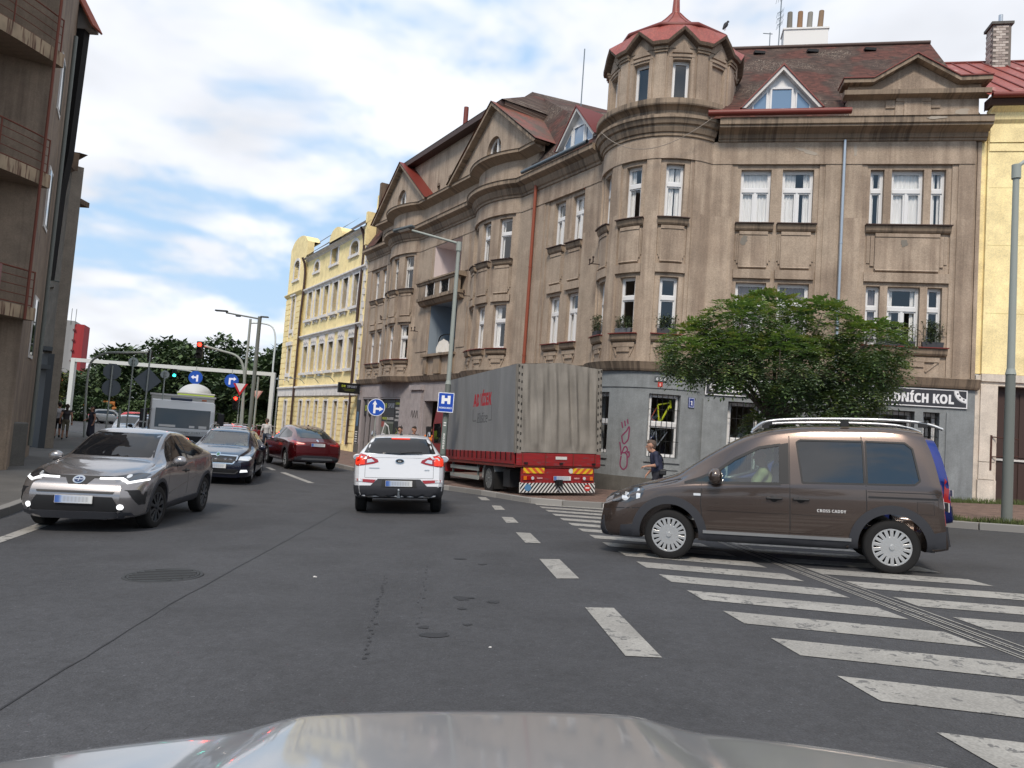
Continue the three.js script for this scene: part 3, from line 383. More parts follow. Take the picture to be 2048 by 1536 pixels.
// gables, attic wall with arched windows, roofs of the left wing
{
  const F = lineF(...ptC(26), ...ptC(0)), c = (w) => 26 - w;
  for (const [ap, hw, red] of [[9.27, 3.55, 0], [19.5, 3.4, 1]]) {
    const g = new GB(), d = 0.25, hole = (R) => { const q = []; for (let k = 0; k <= 14; k++) { const t = PI * k / 14; q.push([Math.cos(t) * R, 14.05 + Math.sin(t) * R * 1.05]); } return q; };
    // triangular gable with a round-headed opening: left part, right part and head
    const R = 0.62, arc = hole(R), L = [[c(ap) - hw, 13.42], [c(ap) - R, 13.42], [c(ap) - R, 14.05], ...arc.slice().reverse().map((p) => [c(ap) + p[0], p[1]]).slice(1, 8), [c(ap), 16.08]], Rr = [[c(ap) + R, 13.42], [c(ap) + hw, 13.42], [c(ap), 16.08], ...arc.slice(0, 8).map((p) => [c(ap) + p[0], p[1]]).reverse()];
    g.prism(F, L, -0.2, d); g.prism(F, Rr, -0.2, d);
    const gm = part(house, 'gable', g.build(), stuccoL);
    const gl = new GB(); gl.prism(F, [[c(ap) - R, 13.44], [c(ap) + R, 13.44], ...arc.map((p) => [c(ap) + p[0], p[1]])], -0.03, 0.0); part(gm, 'pane', gl.build(), glassM); const bk = new GB(); bk.sb(F, c(ap) - R - 0.1, c(ap) + R + 0.1, 13.3, 14.9, -0.7, -0.5); part(gm, 'backing', bk.build(), darkRoom);
    const fr = new GB(); fr.sb(F, c(ap) - 0.05, c(ap) + 0.05, 13.44, 14.68, 0.0, 0.06); fr.sb(F, c(ap) - R, c(ap) - R + 0.07, 13.44, 14.1, 0.0, 0.06); fr.sb(F, c(ap) + R - 0.07, c(ap) + R, 13.44, 14.1, 0, 0.06); fr.sb(F, c(ap) - R, c(ap) + R, 13.42, 13.49, 0, 0.06); for (let k = 0; k < 14; k++) { const a = arc[k], b = arc[k + 1]; fr.prism(F, [[c(ap) + a[0], a[1]], [c(ap) + b[0], b[1]], [c(ap) + b[0] * 0.88, 14.05 + (b[1] - 14.05) * 0.88], [c(ap) + a[0] * 0.88, 14.05 + (a[1] - 14.05) * 0.88]], 0, 0.06); } part(gm, 'window_frame', fr.build(), whitePaint);
    const e = new GB(); for (const k of [-1, 1]) { const p = [[c(ap) + k * (hw + 0.35), 13.32], [c(ap), 16.22], [c(ap), 16.06], [c(ap) + k * (hw + 0.2), 13.28]]; e.prism(F, k > 0 ? p : p.reverse(), -0.2, 0.55); } part(gm, 'verge', e.build(), cornM);
    const rf = new GB(); for (const k of [-1, 1]) { const a = (x, v, dd) => F.p(x, v, dd); const e0 = a(c(ap) + k * (hw + 0.42), 13.36, 0.6), e1 = a(c(ap) + k * (hw + 0.42), 13.36, -1.2), t0 = a(c(ap), 16.27, 0.6), t1 = a(c(ap), 16.27, -3.0); if (k > 0) rf.quad(e0, e1, t1, t0, [0, 0], [1.8, 0], [3.6, 4], [0, 4]); else rf.quad(e1, e0, t0, t1, [0, 0], [1.8, 0], [1.8, 4], [0, 4]); } part(house, 'gable_roof', rf.build(), red ? gutterRed : roofRust);
  }
  const at = new GB(), arches = [[15.75, 0.17, 13.5, 14.3], [14.45, 0.19, 13.45, 14.4], [13.4, 0.22, 13.4, 14.6], [12.45, 0.2, 13.4, 14.5]];
  at.wall(F, c(19.2), c(9.4), 13.2, 16.0, -0.55, -0.2, arches.map(([w, r, a, b]) => [c(w) - r, c(w) + r, a, b - r]));
  const am = part(house, 'attic_wall', at.build(), stuccoL);
  for (const [w, r, a, b] of arches) { const g = new GB(), q = []; for (let k = 0; k <= 10; k++) q.push([c(w) + Math.cos(PI * k / 10) * r, b - r + Math.sin(PI * k / 10) * r]); g.prism(F, [[c(w) - r, a], [c(w) + r, a], [c(w) + r, b - r], ...q.slice(1)], -0.5, -0.46); part(am, 'window', g.build(), darkRoom); const h = new GB(); h.prism(F, q, -0.3, -0.19); part(am, 'arch_head', h.build(), stuccoDark); const m = new GB(); m.sb(F, c(w) - 0.03, c(w) + 0.03, a, b - r, -0.46, -0.42); part(am, 'mullion', m.build(), whiteOld); }
  const ed = new GB(); ed.sb(F, c(19.6), c(8.9), 16.0, 16.28, -0.6, 0.28); part(house, 'attic_eave', ed.build(), tinDark);
  const rg = (pts, m) => { const g = new GB(); for (const q of pts) g.quad(...q.map((p) => F.p(c(p[0]), p[1], p[2])), ...q.map((p) => [p[0], Math.hypot(p[1], p[2])])); return part(house, 'roof', g.build(), m); };
  rg([[[19.7, 16.28, 0.3], [8.8, 16.28, 0.3], [12, 18.9, -4.0], [19.7, 18.9, -4.0]]], roofTile);
  rg([[[8.8, 16.28, 0.3], [8.8, 16.28, -2.5], [12, 18.92, -4.1], [12, 18.9, -4.0]], [[8.85, 12.8, 0.1], [8.85, 12.8, -2.4], [8.85, 16.28, -2.4], [8.85, 16.28, 0.1]]], roofTile);
  // main slope with hip towards the turret
  rg([[[24.6, 12.1, 0.4], [22.8, 12.1, 0.4], [22.8, 19.95, -4.5], [24.6, 19.95, -4.5]], [[5.8, 12.1, 0.35], [0.8, 12.1, 0.35], [14, 19.95, -4.5], [5.8, 12.1, 0.35]], [[22.8, 13.1, -0.3], [5.8, 13.1, -0.3], [14, 19.95, -4.5], [22.8, 19.95, -4.5]], [[0.8, 12.1, 0.35], [-3, 12.1, -9], [14, 19.95, -4.6], [14, 19.95, -4.5]], [[24.6, 19.95, -4.5], [14, 19.95, -4.5], [14, 12, -9.5], [24.6, 12, -9.5]]], roofTile);
  const gt = tube([F.p(c(6.3), 12.2, 0.5), F.p(c(1.9), 12.2, 0.5)], 0.075, 10); part(house, 'gutter', gt, zincDull);
  part(house, 'vent_pipe', mg([tube([F.p(c(15.2), 17.0, -1.2), F.p(c(15.2), 18.5, -1.2)], 0.13, 10)]), gutterRed);
  part(house, 'mast', tube([F.p(c(9), 17, -4.2), F.p(c(9), 20.2, -4.2)], 0.03, 6), zincDull);
  const ds = new GB(); ds.sb(F, c(24.6), c(24.3), 12.1, 16.5, -4.5, -0.3); part(house, 'party_wall', ds.build(), stuccoDark);
}
{ // roof of the right wing
  const F = lineF(...ptA(-2), ...ptA(12)), a = (u) => u + 2, q = (...p) => p.map((x) => F.p(a(x[0]), x[1], x[2])), uvs = [[0, 0], [12, 0], [12, 8], [0, 8]];
  const g = new GB(); const e2 = (u) => [u, 12.12 + 0.9, -0.56]; g.quad(...q([-1, 12.12, 0.42], [5.6, 12.12, 0.42], [5.6, 17.68, -5.7], [-1, 17.68, -5.7]), [0, 0], [6.6, 0], [6.6, 8], [0, 8]); g.quad(...q(e2(5.6), e2(9.5), [9.72, 17.68, -5.7], [5.6, 17.68, -5.7]), [6.6, 1.3], [10.5, 1.3], [10.7, 8], [6.6, 8]); g.quad(...q([9.72, 17.68, -5.7], [9.5, 12.1, -11.4], [-1, 12.1, -11.4], [-1, 17.68, -5.7]), ...uvs); const rf = part(house, 'roof', g.build(), roofTile);
  const gw = new GB(); gw.tri(...q([9.45, 12.1, 0.3], [9.45, 12.1, -11.4], [9.66, 17.6, -5.7])); gw.quad(...q([9.45, -1, 0], [9.45, -1, -11.4], [9.45, 12.2, -11.4], [9.45, 12.2, 0])); part(house, 'end_wall', gw.build(), stuccoDark);
  for (const [u, t] of [[3.3, 0.9], [5.3, 0.9], [7.4, 0.9]]) part(rf, 'roof_vent', mg([box(0.42, 0.1, 0.2)]), blackMetal).position.set(...F.p(a(u), lerp(12.12, 17.68, t) + 0.06, lerp(0.42, -5.7, t)));
  part(house, 'ridge_cap', tube([F.p(a(-1), 17.7, -5.7), F.p(a(9.72), 17.72, -5.7)], 0.09, 8), tinDark);
  const gu = part(house, 'gutter', tube([F.p(a(1.25), 12.22, 0.62), F.p(a(5.6), 12.24, 0.62)], 0.10, 12), gutterRed);
  // dormers on both wings
  const dormer = (F2, x, v, d) => {
    const m = part(house, 'dormer', (() => { const g2 = new GB(); g2.prism(F2, [[x - 1.06, v], [x + 1.06, v], [x + 1.06, v + 0.36], [x, v + 1.5], [x - 1.06, v + 0.36]], d - 0.5, d - 0.04); return g2.build(); })(), whitePaint);
    const fr = new GB(), sash = [[[x - 0.36, v + 0.12], [x + 0.36, v + 0.12], [x + 0.36, v + 0.92], [x - 0.36, v + 0.92]], [[x - 0.9, v + 0.12], [x - 0.44, v + 0.12], [x - 0.44, v + 0.83], [x - 0.9, v + 0.32]], [[x + 0.44, v + 0.12], [x + 0.9, v + 0.12], [x + 0.9, v + 0.32], [x + 0.44, v + 0.83]]];
    for (const s of sash) { const p = new GB(), cx = s.reduce((q2, e) => q2 + e[0], 0) / 4, cy = s.reduce((q2, e) => q2 + e[1], 0) / 4, ins = s.map((e) => [cx + (e[0] - cx) * 0.84, cy + (e[1] - cy) * 0.84]); p.prism(F2, ins, d - 0.03, d - 0.018); part(m, 'pane', p.build(), mat(0x6f86a0, 0.03, { metalness: 0.0, ior: 2.2 })); for (let k = 0; k < 4; k++) { const n2 = (k + 1) % 4; fr.prism(F2, [s[k], s[n2], ins[n2], ins[k]], d - 0.04, d + 0.02); } }
    part(m, 'window_frame', fr.build(), whitePaint);
    const bd = new GB(); for (const k of [-1, 1]) { const p = [[x + k * 1.24, v + 0.16], [x, v + 1.56], [x, v + 1.42], [x + k * 1.12, v + 0.16]]; bd.prism(F2, k > 0 ? p.slice().reverse() : p, d - 0.3, d + 0.2); } part(m, 'bargeboard', bd.build(), whiteOld);
    const rf2 = new GB(); for (const k of [-1, 1]) { const p = [[x + k * 1.3, v + 0.16], [x, v + 1.64], [x, v + 1.565], [x + k * 1.245, v + 0.16]]; rf2.prism(F2, k > 0 ? p.slice().reverse() : p, d - 2.2, d + 0.24); } part(m, 'dormer_roof', rf2.build(), gutterRed);
  };
  dormer(F, a(3.56), 12.36, 0.1);
  dormer(lineF(...ptC(8), ...ptC(0)), 8 - 3.0, 12.36, 0.1);
  // white chimney with four clay pipes, aerials
  const P = F.p(a(5.15), 0, -6.0), ch = part(house, 'chimney', (() => { const g2 = new GB(); g2.sb(F, a(4.3), a(6.0), 16.5, 18.55, -6.6, -5.9); g2.sb(F, a(4.26), a(6.04), 18.55, 18.62, -6.64, -5.86); return g2.build(); })(), mat(0xe6e6e4, 0.85));
  const pm = [mat(0x77736b, 0.9), mat(0x8d6f55, 0.9), mat(0x8c8a84, 0.9), mat(0x8a7560, 0.9)];
  [4.55, 4.95, 5.33, 5.75].forEach((u, i) => { const p = F.p(a(u), 18.62, -6.25); part(ch, 'chimney_pot', X(cyl(0.10, 0.115, [0.86, 0.88, 0.8, 0.9][i], 0, 0.42, 0, 0, 0, -0.02 * i, 14), ...p), pm[i]); });
  const an = F.p(a(4.12), 0, -6.1), t = []; t.push(tube([[an[0], 17, an[2]], [an[0] + 0.06, 20.6, an[2]]], 0.022, 6)); for (const [y, l] of [[20.3, 0.5], [20.0, 0.35], [19.4, 0.25], [19.15, 0.25], [18.9, 0.22]]) { t.push(tube([[an[0] - l * 0.6, y - 0.15, an[2] + 0.2], [an[0] + l * 0.6, y + 0.15, an[2] - 0.1]], 0.012, 5)); for (let k = -2; k <= 2; k++) t.push(tube([[an[0] + k * l * 0.25, y + k * 0.06 - 0.12, an[2]], [an[0] + k * l * 0.25 + 0.05, y + k * 0.06 + 0.12, an[2]]], 0.007, 4)); } part(house, 'aerial', mg(t), zincDull);
  const b = F.p(a(3.75), 0, -5.8); part(house, 'aerial', mg([tube([[b[0], 17.4, b[2]], [b[0], 18.4, b[2]]], 0.02, 5), tube([[b[0] - 0.28, 18.35, b[2]], [b[0] + 0.1, 18.35, b[2]]], 0.016, 5)]), zincDull);
}
{ // turret drum with gablets, red tin roof and spike
  const FD = makePath([{ cx: O[0], cz: O[1], r: rT, a0: -PI, a1: PI }]), s = (d) => rT * (d * D2R + PI), W = new GB(), cs = []; for (let k = 0; k < 10; k++) cs.push(((-3 + k * 36 + 180 + 720) % 360) - 180);
  W.sb(FD, s(-180), s(180), 11.9, 12.66, -0.4, -0.08);
  const holes = [-39, -3, -75].map((c) => [s(c - 7.6), s(c + 7.6), 12.68, 14.12]); holes.push([s(33 - 7.6), s(33 + 7.6), 12.68, 14.1]);
  W.wall(FD, s(-180), s(180), 12.66, 14.62, -0.4, -0.06, holes); W.sb(FD, s(33 - 7.6), s(33 + 7.6), 12.68, 14.1, -0.4, -0.14);
  for (const c of cs) { if (Math.abs(c) > 120) continue; W.sb(FD, s(c + 13.2), s(c + 22.8), 12.66, 14.36, -0.2, 0.0); W.sb(FD, s(c - 11), s(c - 8.2), 12.68, 14.2, -0.2, -0.03); W.sb(FD, s(c + 8.2), s(c + 11), 12.68, 14.2, -0.2, -0.03); W.sb(FD, s(c - 11), s(c + 11), 14.2, 14.28, -0.2, -0.02); }
  const dm = part(house, 'turret_drum', W.build(), stucco); part(dm, 'inner_wall', X(new THREE.CylinderGeometry(1.15, 1.15, 3.3, 20), O[0], 13.6, O[1]), roomGrey);
  const cp = new GB(); for (const c of cs) if (Math.abs(c) < 120) { cp.sb(FD, s(c + 12.6), s(c + 23.4), 14.36, 14.44, -0.2, 0.05); cp.sb(FD, s(c + 12.2), s(c + 23.8), 14.44, 14.56, -0.2, 0.09); } part(dm, 'capital', cp.build(), cornM);
  for (const c of [-75, -39, -3]) win(house, FD, s(c - 7.6), s(c + 7.6), 12.70, 14.12, -0.24, { transom: 0, mull: false, curtain: 'n', fw: 0.05 });
  const zig = (deg) => { let m = 99; for (const c of cs) m = Math.min(m, Math.abs(((deg - c + 540) % 360) - 180)); return 14.60 + 0.46 * Math.max(0, 1 - m / 12.2); };
  const gbl = new GB(), ev = new GB(), sk = new GB(), P = (deg, r, v) => [O[0] + r * Math.sin(deg * D2R), v, O[1] + r * Math.cos(deg * D2R)];
  const ds = []; for (const c of cs) ds.push(c - 12.2, c - 6.1, c, c + 6.1, c + 12.2, c + 18); const D = [...new Set(ds.map((q) => +(((q + 180 + 720) % 360) - 180).toFixed(3)))].sort((x, y) => x - y); D.push(D[0] + 360);
  for (let i = 0; i < D.length - 1; i++) {
    const a = D[i], b = D[i + 1], za = zig(a), zb = zig(b);
    gbl.quad(P(a, 2.22, 14.5), P(b, 2.22, 14.5), P(b, 2.22, zb), P(a, 2.22, za), [a / 20, 14.5], [b / 20, 14.5], [b / 20, zb], [a / 20, za]);
    for (const [r0, y0, r1, y1] of [[2.2, -0.10, 2.44, -0.04], [2.44, -0.04, 2.47, 0.06]]) ev.quad(P(a, r0, za + y0), P(b, r0, zb + y0), P(b, r1, zb + y1), P(a, r1, za + y1));
    sk.quad(P(a, 2.47, za + 0.065), P(b, 2.47, zb + 0.065), P(b, 2.0, 15.42), P(a, 2.0, 15.42), [a / 15, 0], [b / 15, 0], [b / 15, 0.8], [a / 15, 0.8]);
  }
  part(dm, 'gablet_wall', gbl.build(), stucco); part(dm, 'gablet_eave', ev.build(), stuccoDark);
  for (const c of cs) if (Math.abs(c) < 90) { const t = new GB(), F2 = FD; t.prism(F2, [[s(c - 8.6), 14.34], [s(c + 8.6), 14.34], [s(c), 14.72]], -0.1, 0.005); part(dm, 'gablet_panel', t.build(), stucco); }
  const tr = part(house, 'turret_roof', sk.build(), roofRed);
  const lt = new THREE.LatheGeometry([[2.0, 15.38], [2.07, 15.42], [2.08, 15.50], [2.02, 15.56], [1.92, 15.56]].map((p) => new THREE.Vector2(...p)), 10, 0.2); part(tr, 'gutter_ring', X(lt, O[0], 0, O[1]), gutterRed);
  const cone = new THREE.LatheGeometry([[1.94, 15.55], [1.5, 15.78], [1.0, 16.12], [0.5, 16.55], [0.17, 16.92], [0.16, 16.96]].map((p) => new THREE.Vector2(...p)), 10, 0.2); part(tr, 'cone', X(toCreasedNormals(cone, 0.3), O[0], 0, O[1]), roofRed);
  const rb = []; for (let k = 0; k < 10; k++) { const a = (k * 36) * D2R + 0.2; rb.push(tube([[1.94, 15.56], [1.5, 15.79], [1.0, 16.13], [0.5, 16.56], [0.17, 16.93]].map(([r, y]) => [O[0] + Math.sin(a) * r, y, O[1] + Math.cos(a) * r]), 0.022, 5)); } part(tr, 'seam', mg(rb), gutterRed);
  part(tr, 'spike', cyl(0.06, 0.15, 1.6, O[0], 17.7, O[1], 0, 0, 0, 8), roofRed);
}
// ground floor
{
  const a = loA, t = loT, c = loC, g = new GB(), holesR = [[a(2.40), a(3.36), -1, 2.95], [a(3.72), a(4.66), 0.95, 3.02], [a(6.40), a(7.92), 0.9, 2.98], [a(8.16), a(8.62), 0.9, 2.98]];
  g.wall(FL, a(HS), a(UE), -1, 3.85, -0.5, 0, holesR); for (const [x, y] of [[1.62, 2.2], [4.75, 6.2], [8.8, 9.4]]) g.sb(FL, a(x), a(y), 0.4, 3.0, -0.2, 0.04);
  const holesT = [[t(-14), t(12), 1.0, 3.02], [t(-76), t(-50), 1.0, 3.02]]; g.wall(FL, t(-99.9), t(30.2), -1, 3.85, -0.5, 0, holesT);
  for (const [x, y] of [[-15.6, 13.6], [-77.6, -48.4]]) { g.sb(FL, t(x), t(y), 0.84, 0.98, -0.2, 0.05); g.sb(FL, t(x + 1), t(y - 1), 0.62, 0.72, -0.2, 0.03); } g.sb(FL, t(-99), t(29.5), 3.2, 3.24, -0.2, 0.03);
  part(house, 'shop_wall', g.build(), shopGrey);
  for (const q of [[t(-99), a(2.3), 0.32, 0.05], [a(3.46), a(UE - 0.02), 0.42, 0.05], [c(24.5), c(23.8), 0.15, 0.04], [c(21.1), c(16.45), 0.15, 0.04], [c(11.15), c(HS), 0.25, 0.04]]) part(house, 'plinth', new GB().sb(FL, q[0], q[1], -1, q[2], -0.3, q[3]).build(), plinthM);
  const l = new GB(); l.wall(FL, c(WE), c(16.4), -1, 3.85, -0.5, 0, [[c(23.7), c(21.25), -0.4, 2.95], [c(20.9), c(18.0), 0.1, 2.95]]); part(house, 'shop_wall', l.build(), shopLilac);
  const m = new GB(); m.wall(FL, c(16.4), c(HS), -1, 3.85, -0.5, 0, [[c(15.0), c(12.4), -1, 2.75], [c(9.6), c(7.4), 0.8, 2.9], [c(5.2), c(3.0), 0.8, 2.9]]); m.sb(FL, c(16.4), c(15.2), -1, 3.3, -0.3, 0.12); m.sb(FL, c(16.5), c(15.1), 3.3, 3.55, -0.3, 0.22); m.sb(FL, c(12.2), c(11.2), -1, 3.3, -0.3, 0.12); m.sb(FL, c(12.3), c(11.1), 3.3, 3.55, -0.3, 0.22); part(house, 'entrance_wall', m.build(), mat(0xffffff, 0.9, { map: shopLilac.map, color: 0xd0c9c2 }));
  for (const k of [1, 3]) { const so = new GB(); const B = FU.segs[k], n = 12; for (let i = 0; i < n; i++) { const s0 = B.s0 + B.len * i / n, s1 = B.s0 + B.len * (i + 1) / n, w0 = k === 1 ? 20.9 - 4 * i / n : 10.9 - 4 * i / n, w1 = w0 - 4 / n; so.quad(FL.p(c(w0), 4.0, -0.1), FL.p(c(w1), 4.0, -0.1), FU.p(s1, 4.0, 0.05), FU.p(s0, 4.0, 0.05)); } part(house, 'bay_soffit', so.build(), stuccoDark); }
  // glazing
  const frameW = whitePaint;
  win(house, FL, a(2.42), a(3.34), -0.3, 2.93, -0.3, { transom: 0.62, mull: false, curtain: 'n', label: 'barred shop door' }); win(house, FL, a(3.74), a(4.64), 0.97, 3.0, -0.3, { transom: 0.5, mull: false, curtain: 'n' });
  win(house, FL, a(6.42), a(7.90), 0.92, 2.96, -0.3, { transom: 0.5, curtain: 'n' }); win(house, FL, a(8.18), a(8.60), 0.92, 2.96, -0.3, { transom: 0.5, mull: false, curtain: 'n' });
  win(house, FL, t(-13.8), t(11.8), 1.02, 3.0, -0.14, { transom: 0.52, mull: false, curtain: 'n', fw: 0.045 }); win(house, FL, t(-75.8), t(-50.2), 1.02, 3.0, -0.2, { transom: 0.52, mull: false, curtain: 'n' });
  win(house, FL, c(9.58), c(7.42), 0.82, 2.88, -0.25, { curtain: 'n' }); win(house, FL, c(5.18), c(3.02), 0.82, 2.88, -0.25, { curtain: 'n' });
  const bars = (s0, s1, v0, v1, nv, nh, d, nm = 'window_bars') => { const q = []; for (let k = 0; k < nv; k++) { const s = lerp(s0, s1, (k + 0.5) / nv); q.push(tube([FL.p(s, v0, d), FL.p(s, v1, d)], 0.011, 5)); } for (let k = 0; k < nh; k++) { const v = lerp(v0, v1, (k + 0.5) / nh), cs2 = FL.cuts(s0, s1, 0.1); for (let i = 0; i < cs2.length - 1; i++) q.push(tube([FL.p(cs2[i], v, d), FL.p(cs2[i + 1], v, d)], 0.010, 5)); } part(house, nm, mg(q), blackMetal); };
  bars(t(-13.8), t(11.8), 1.02, 3.02, 6, 2, 0.02); bars(t(-75.8), t(-50.2), 1.02, 3.02, 6, 2, 0.02); bars(a(2.42), a(3.34), 0, 2.9, 5, 3, -0.16); bars(a(6.42), a(7.9), 0.95, 2.95, 9, 7, -0.1); bars(a(8.18), a(8.6), 0.95, 2.95, 3, 7, -0.1);
  // gateway and left shop front
  const gd = new GB(); gd.sb(FL, c(15), c(12.4), -1, 2.75, -1.6, -1.5); part(house, 'gateway_door', gd.build(), mat(0x3a2a22, 0.6));
  const fr = new GB(); for (const w of [23.72, 22.95, 22.2, 21.3]) fr.sb(FL, c(w), c(w) + 0.09, -0.4, 2.95, -0.25, -0.05); for (const w of [20.95, 18.1]) fr.sb(FL, c(w), c(w) + 0.12, 0.1, 2.95, -0.25, -0.02); fr.sb(FL, c(23.7), c(18), 2.85, 2.96, -0.25, -0.03); part(house, 'shop_frame', fr.build(), mat(0x8f8a8c, 0.5));
  const dg = new GB(); dg.quad(FL.p(c(23.7), -0.4, -0.2), FL.p(c(21.25), -0.4, -0.2), FL.p(c(21.25), 2.9, -0.2), FL.p(c(23.7), 2.9, -0.2)); part(house, 'pane', dg.build(), glassM);
  // dark shell behind every opening
  const inA = lineF(...ptA(-1), ...ptA(9.6)), inC = lineF(...ptC(24.6), ...ptC(-1)), back = part(house, 'inner_wall', new GB().sb(inA, 0, inA.L, -1, 12, -3.6, -3.5).build(), roomGrey); part(house, 'inner_wall', new GB().sb(inC, 0, inC.L, -1, 12, -3.6, -3.5).build(), roomGrey); part(house, 'inner_wall', new GB().sb(inC, 0, 0.1, -1, 12, -3.5, -0.5).build(), roomGrey);
  const ring = []; for (let s2 = 0; s2 <= FL.L; s2 += 0.4) { const p = FL.p(s2, 0, -0.46); ring.push([p[0], -p[2]]); } { const e = inA.p(inA.L, 0, -3.5), m = [O[0] - 0.2, O[1] - 2.2], b = inC.p(0, 0, -3.5); ring.push([e[0], -e[2]], [m[0] + 1.2, -m[1]], [b[0], -b[2]]); } for (const v of [3.85, 7.9, 11.75]) part(house, 'floor_slab', X(ext(ring, 0.2), 0, v, 0, -PI / 2), roomGrey); for (const w of [6.2, 10.9, 16.9, 21]) part(house, 'partition_wall', new GB().sb(inC, 24.6 - w, 24.7 - w, -1, 11.7, -3.5, -0.5).build(), roomGrey); for (const u of [1.6, 5.5]) part(house, 'partition_wall', new GB().sb(inA, u + 1, u + 1.1, -1, 11.7, -3.5, -0.5).build(), roomGrey);
}
part(house, 'wall', wallGB.build(), stucco); part(house, 'wall', wallLGB.build(), stuccoL, 'darker stucco wall of the left wing'); part(house, 'cornice', trimGB.build(), cornM);
{ // pale repair patches in the render
  const M = mat(0xa9a094, 0.95), M2 = mat(0x7d7870, 0.95), bl = (u, v, a, b, n, sk = 0) => { const q = []; for (let i = 0; i < n; i++) { const t = i / n * 2 * PI, k = rr(0.6, 1.2); q.push([upA(u + Math.cos(t) * a * k), v + Math.sin(t) * b * k + Math.cos(t) * sk]); } return q; };
  for (const [u, v, a, b, m, sk, d] of [[4.45, 11.17, 0.36, 0.07, M, -0.1, 0.004], [2.62, 8.22, 0.13, 0.17, M2, 0, 0.0], [7.45, 8.22, 0.13, 0.14, M2, 0, 0.0], [8.05, 12.0, 0.3, 0.05, M, 0, 0.57], [9.0, 12.45, 0.2, 0.16, M, 0, -0.056], [5.9, 11.2, 0.06, 0.2, M, 0, 0.004]]) part(house, 'plaster_patch', new GB().prism(FU, bl(u, v, a, b, 18, sk), d - 0.02, d + 0.003).build(), m);
}
{ // downpipes, cables, rust brackets
  const pipe = (pts, m, r = 0.055) => { const g = [tube(pts, r, 10)]; for (const k of [0.3, 0.62, 0.85]) { const p = V(pts[0]).lerp(V(pts[1]), k); g.push(cyl(r + 0.012, r + 0.012, 0.05, p.x, p.y, p.z)); } part(house, 'downpipe', mg(g), m); };
  pipe([FU.p(upA(5.56), 11.5, 0.09), FU.p(upA(5.56), 0.4, 0.09)], zinc); pipe([FU.p(upC(5.74), 11.6, 0.12), FU.p(upC(5.74), 0.3, 0.12)], rustPipe, 0.07);
  const bracket = (p, n) => { const q = (x, y, z) => [p[0] + n[0] * z - n[2] * x, p[1] + y, p[2] + n[2] * z + n[0] * x]; part(house, 'cable_bracket', mg([tube([q(-0.3, 0, 0.3), q(0.3, 0.02, 0.3)], 0.018, 5), tube([q(0, 0, 0), q(0, 0, 0.32)], 0.018, 5), tube([q(-0.22, 0, 0.3), q(-0.22, 0.16, 0.3)], 0.022, 5), tube([q(0.2, 0, 0.3), q(0.2, 0.16, 0.3)], 0.022, 5), sph(0.04, ...q(-0.22, 0.18, 0.3)), sph(0.04, ...q(0.2, 0.18, 0.3))]), mat(0x3a2c26, 0.8)); };
  bracket(FU.p(upT(-80), 7.5, 0), FU.n(upT(-80))); bracket(FU.p(bayS(3, -1.9), 7.6, 0), FU.n(bayS(3, -1.9))); bracket(FU.p(bayS(1, -1.9), 7.4, 0), FU.n(bayS(1, -1.9))); bracket(FU.p(upC(16.4), 6.4, 0.02), FU.n(upC(16.4)));
  const cb = []; for (let k = 0; k <= 8; k++) cb.push(FU.p(upT(lerp(-70, 22, k / 8)), lerp(12.0, 12.15, k / 8) - 1.15 * Math.sin(PI * k / 8), 0.42)); part(house, 'cable', tube(cb, 0.012, 5, 60), mat(0x8a8178, 0.8));
}
// ---------- shop signs, plates, graffiti, window boxes ----------
const onWall = (F, s0, s1, v0, v1, d, t = 0.03) => { const g = new GB(), c = F.cuts(s0, s1, 0.1), L = s1 - s0; const f = new GB(); f.sb(F, s0, s1, v0, v1, d, d + t); for (let i = 0; i < c.length - 1; i++) { const a = c[i], b = c[i + 1]; g.quad(F.p(a, v0, d + t + 0.003), F.p(b, v0, d + t + 0.003), F.p(b, v1, d + t + 0.003), F.p(a, v1, d + t + 0.003), [(a - s0) / L, 0], [(b - s0) / L, 0], [(b - s0) / L, 1], [(a - s0) / L, 1]); } return [f.build(), g.build()]; };
function board(name, label, F, s0, s1, v0, v1, d, back, draw, px = 256, cat = 'sign') { const [f, g] = onWall(F, s0, s1, v0, v1, d), t = thing(name, label, cat); part(t, 'panel', f, back); const w = Math.min(1024, Math.round((s1 - s0) * px)), h = Math.max(8, Math.round(w * (v1 - v0) / (s1 - s0))); part(t, 'print', g, mat(0xffffff, 0.5, { map: canvasTex(w, h, draw) })); return t; }
const signDark = mat(0x33343a, 0.5);
function signText(g, w, h, txt, x, size, wide = 1) { g.save(); g.fillStyle = '#e6e7ea'; g.font = `bold ${size}px sans-serif`; g.textBaseline = 'middle'; g.translate(x, h * 0.54); g.scale(wide / g.measureText(txt).width, 1); g.fillText(txt, 0, 0); g.lineWidth = size * 0.05; g.strokeStyle = '#e6e7ea'; g.strokeText(txt, 0, 0); g.restore(); }
const frameSign = (g, w, h) => { g.fillStyle = '#33343b'; g.fillRect(0, 0, w, h); g.strokeStyle = '#e4e5e8'; g.lineWidth = h * 0.055; g.strokeRect(h * 0.03, h * 0.03, w - h * 0.06, h - h * 0.06); };
board('shop_sign', 'dark grey bicycle shop sign reading CYKLOV behind the tree', FL, loA(1.66), loA(5.58), 3.12, 3.66, 0.02, signDark, (g, w, h) => { frameSign(g, w, h); signText(g, w, h, 'CYKLOVA', w * 0.03, h * 0.66, w * 0.40); signText(g, w, h, 'S', w * 0.92, h * 0.66, w * 0.05); });
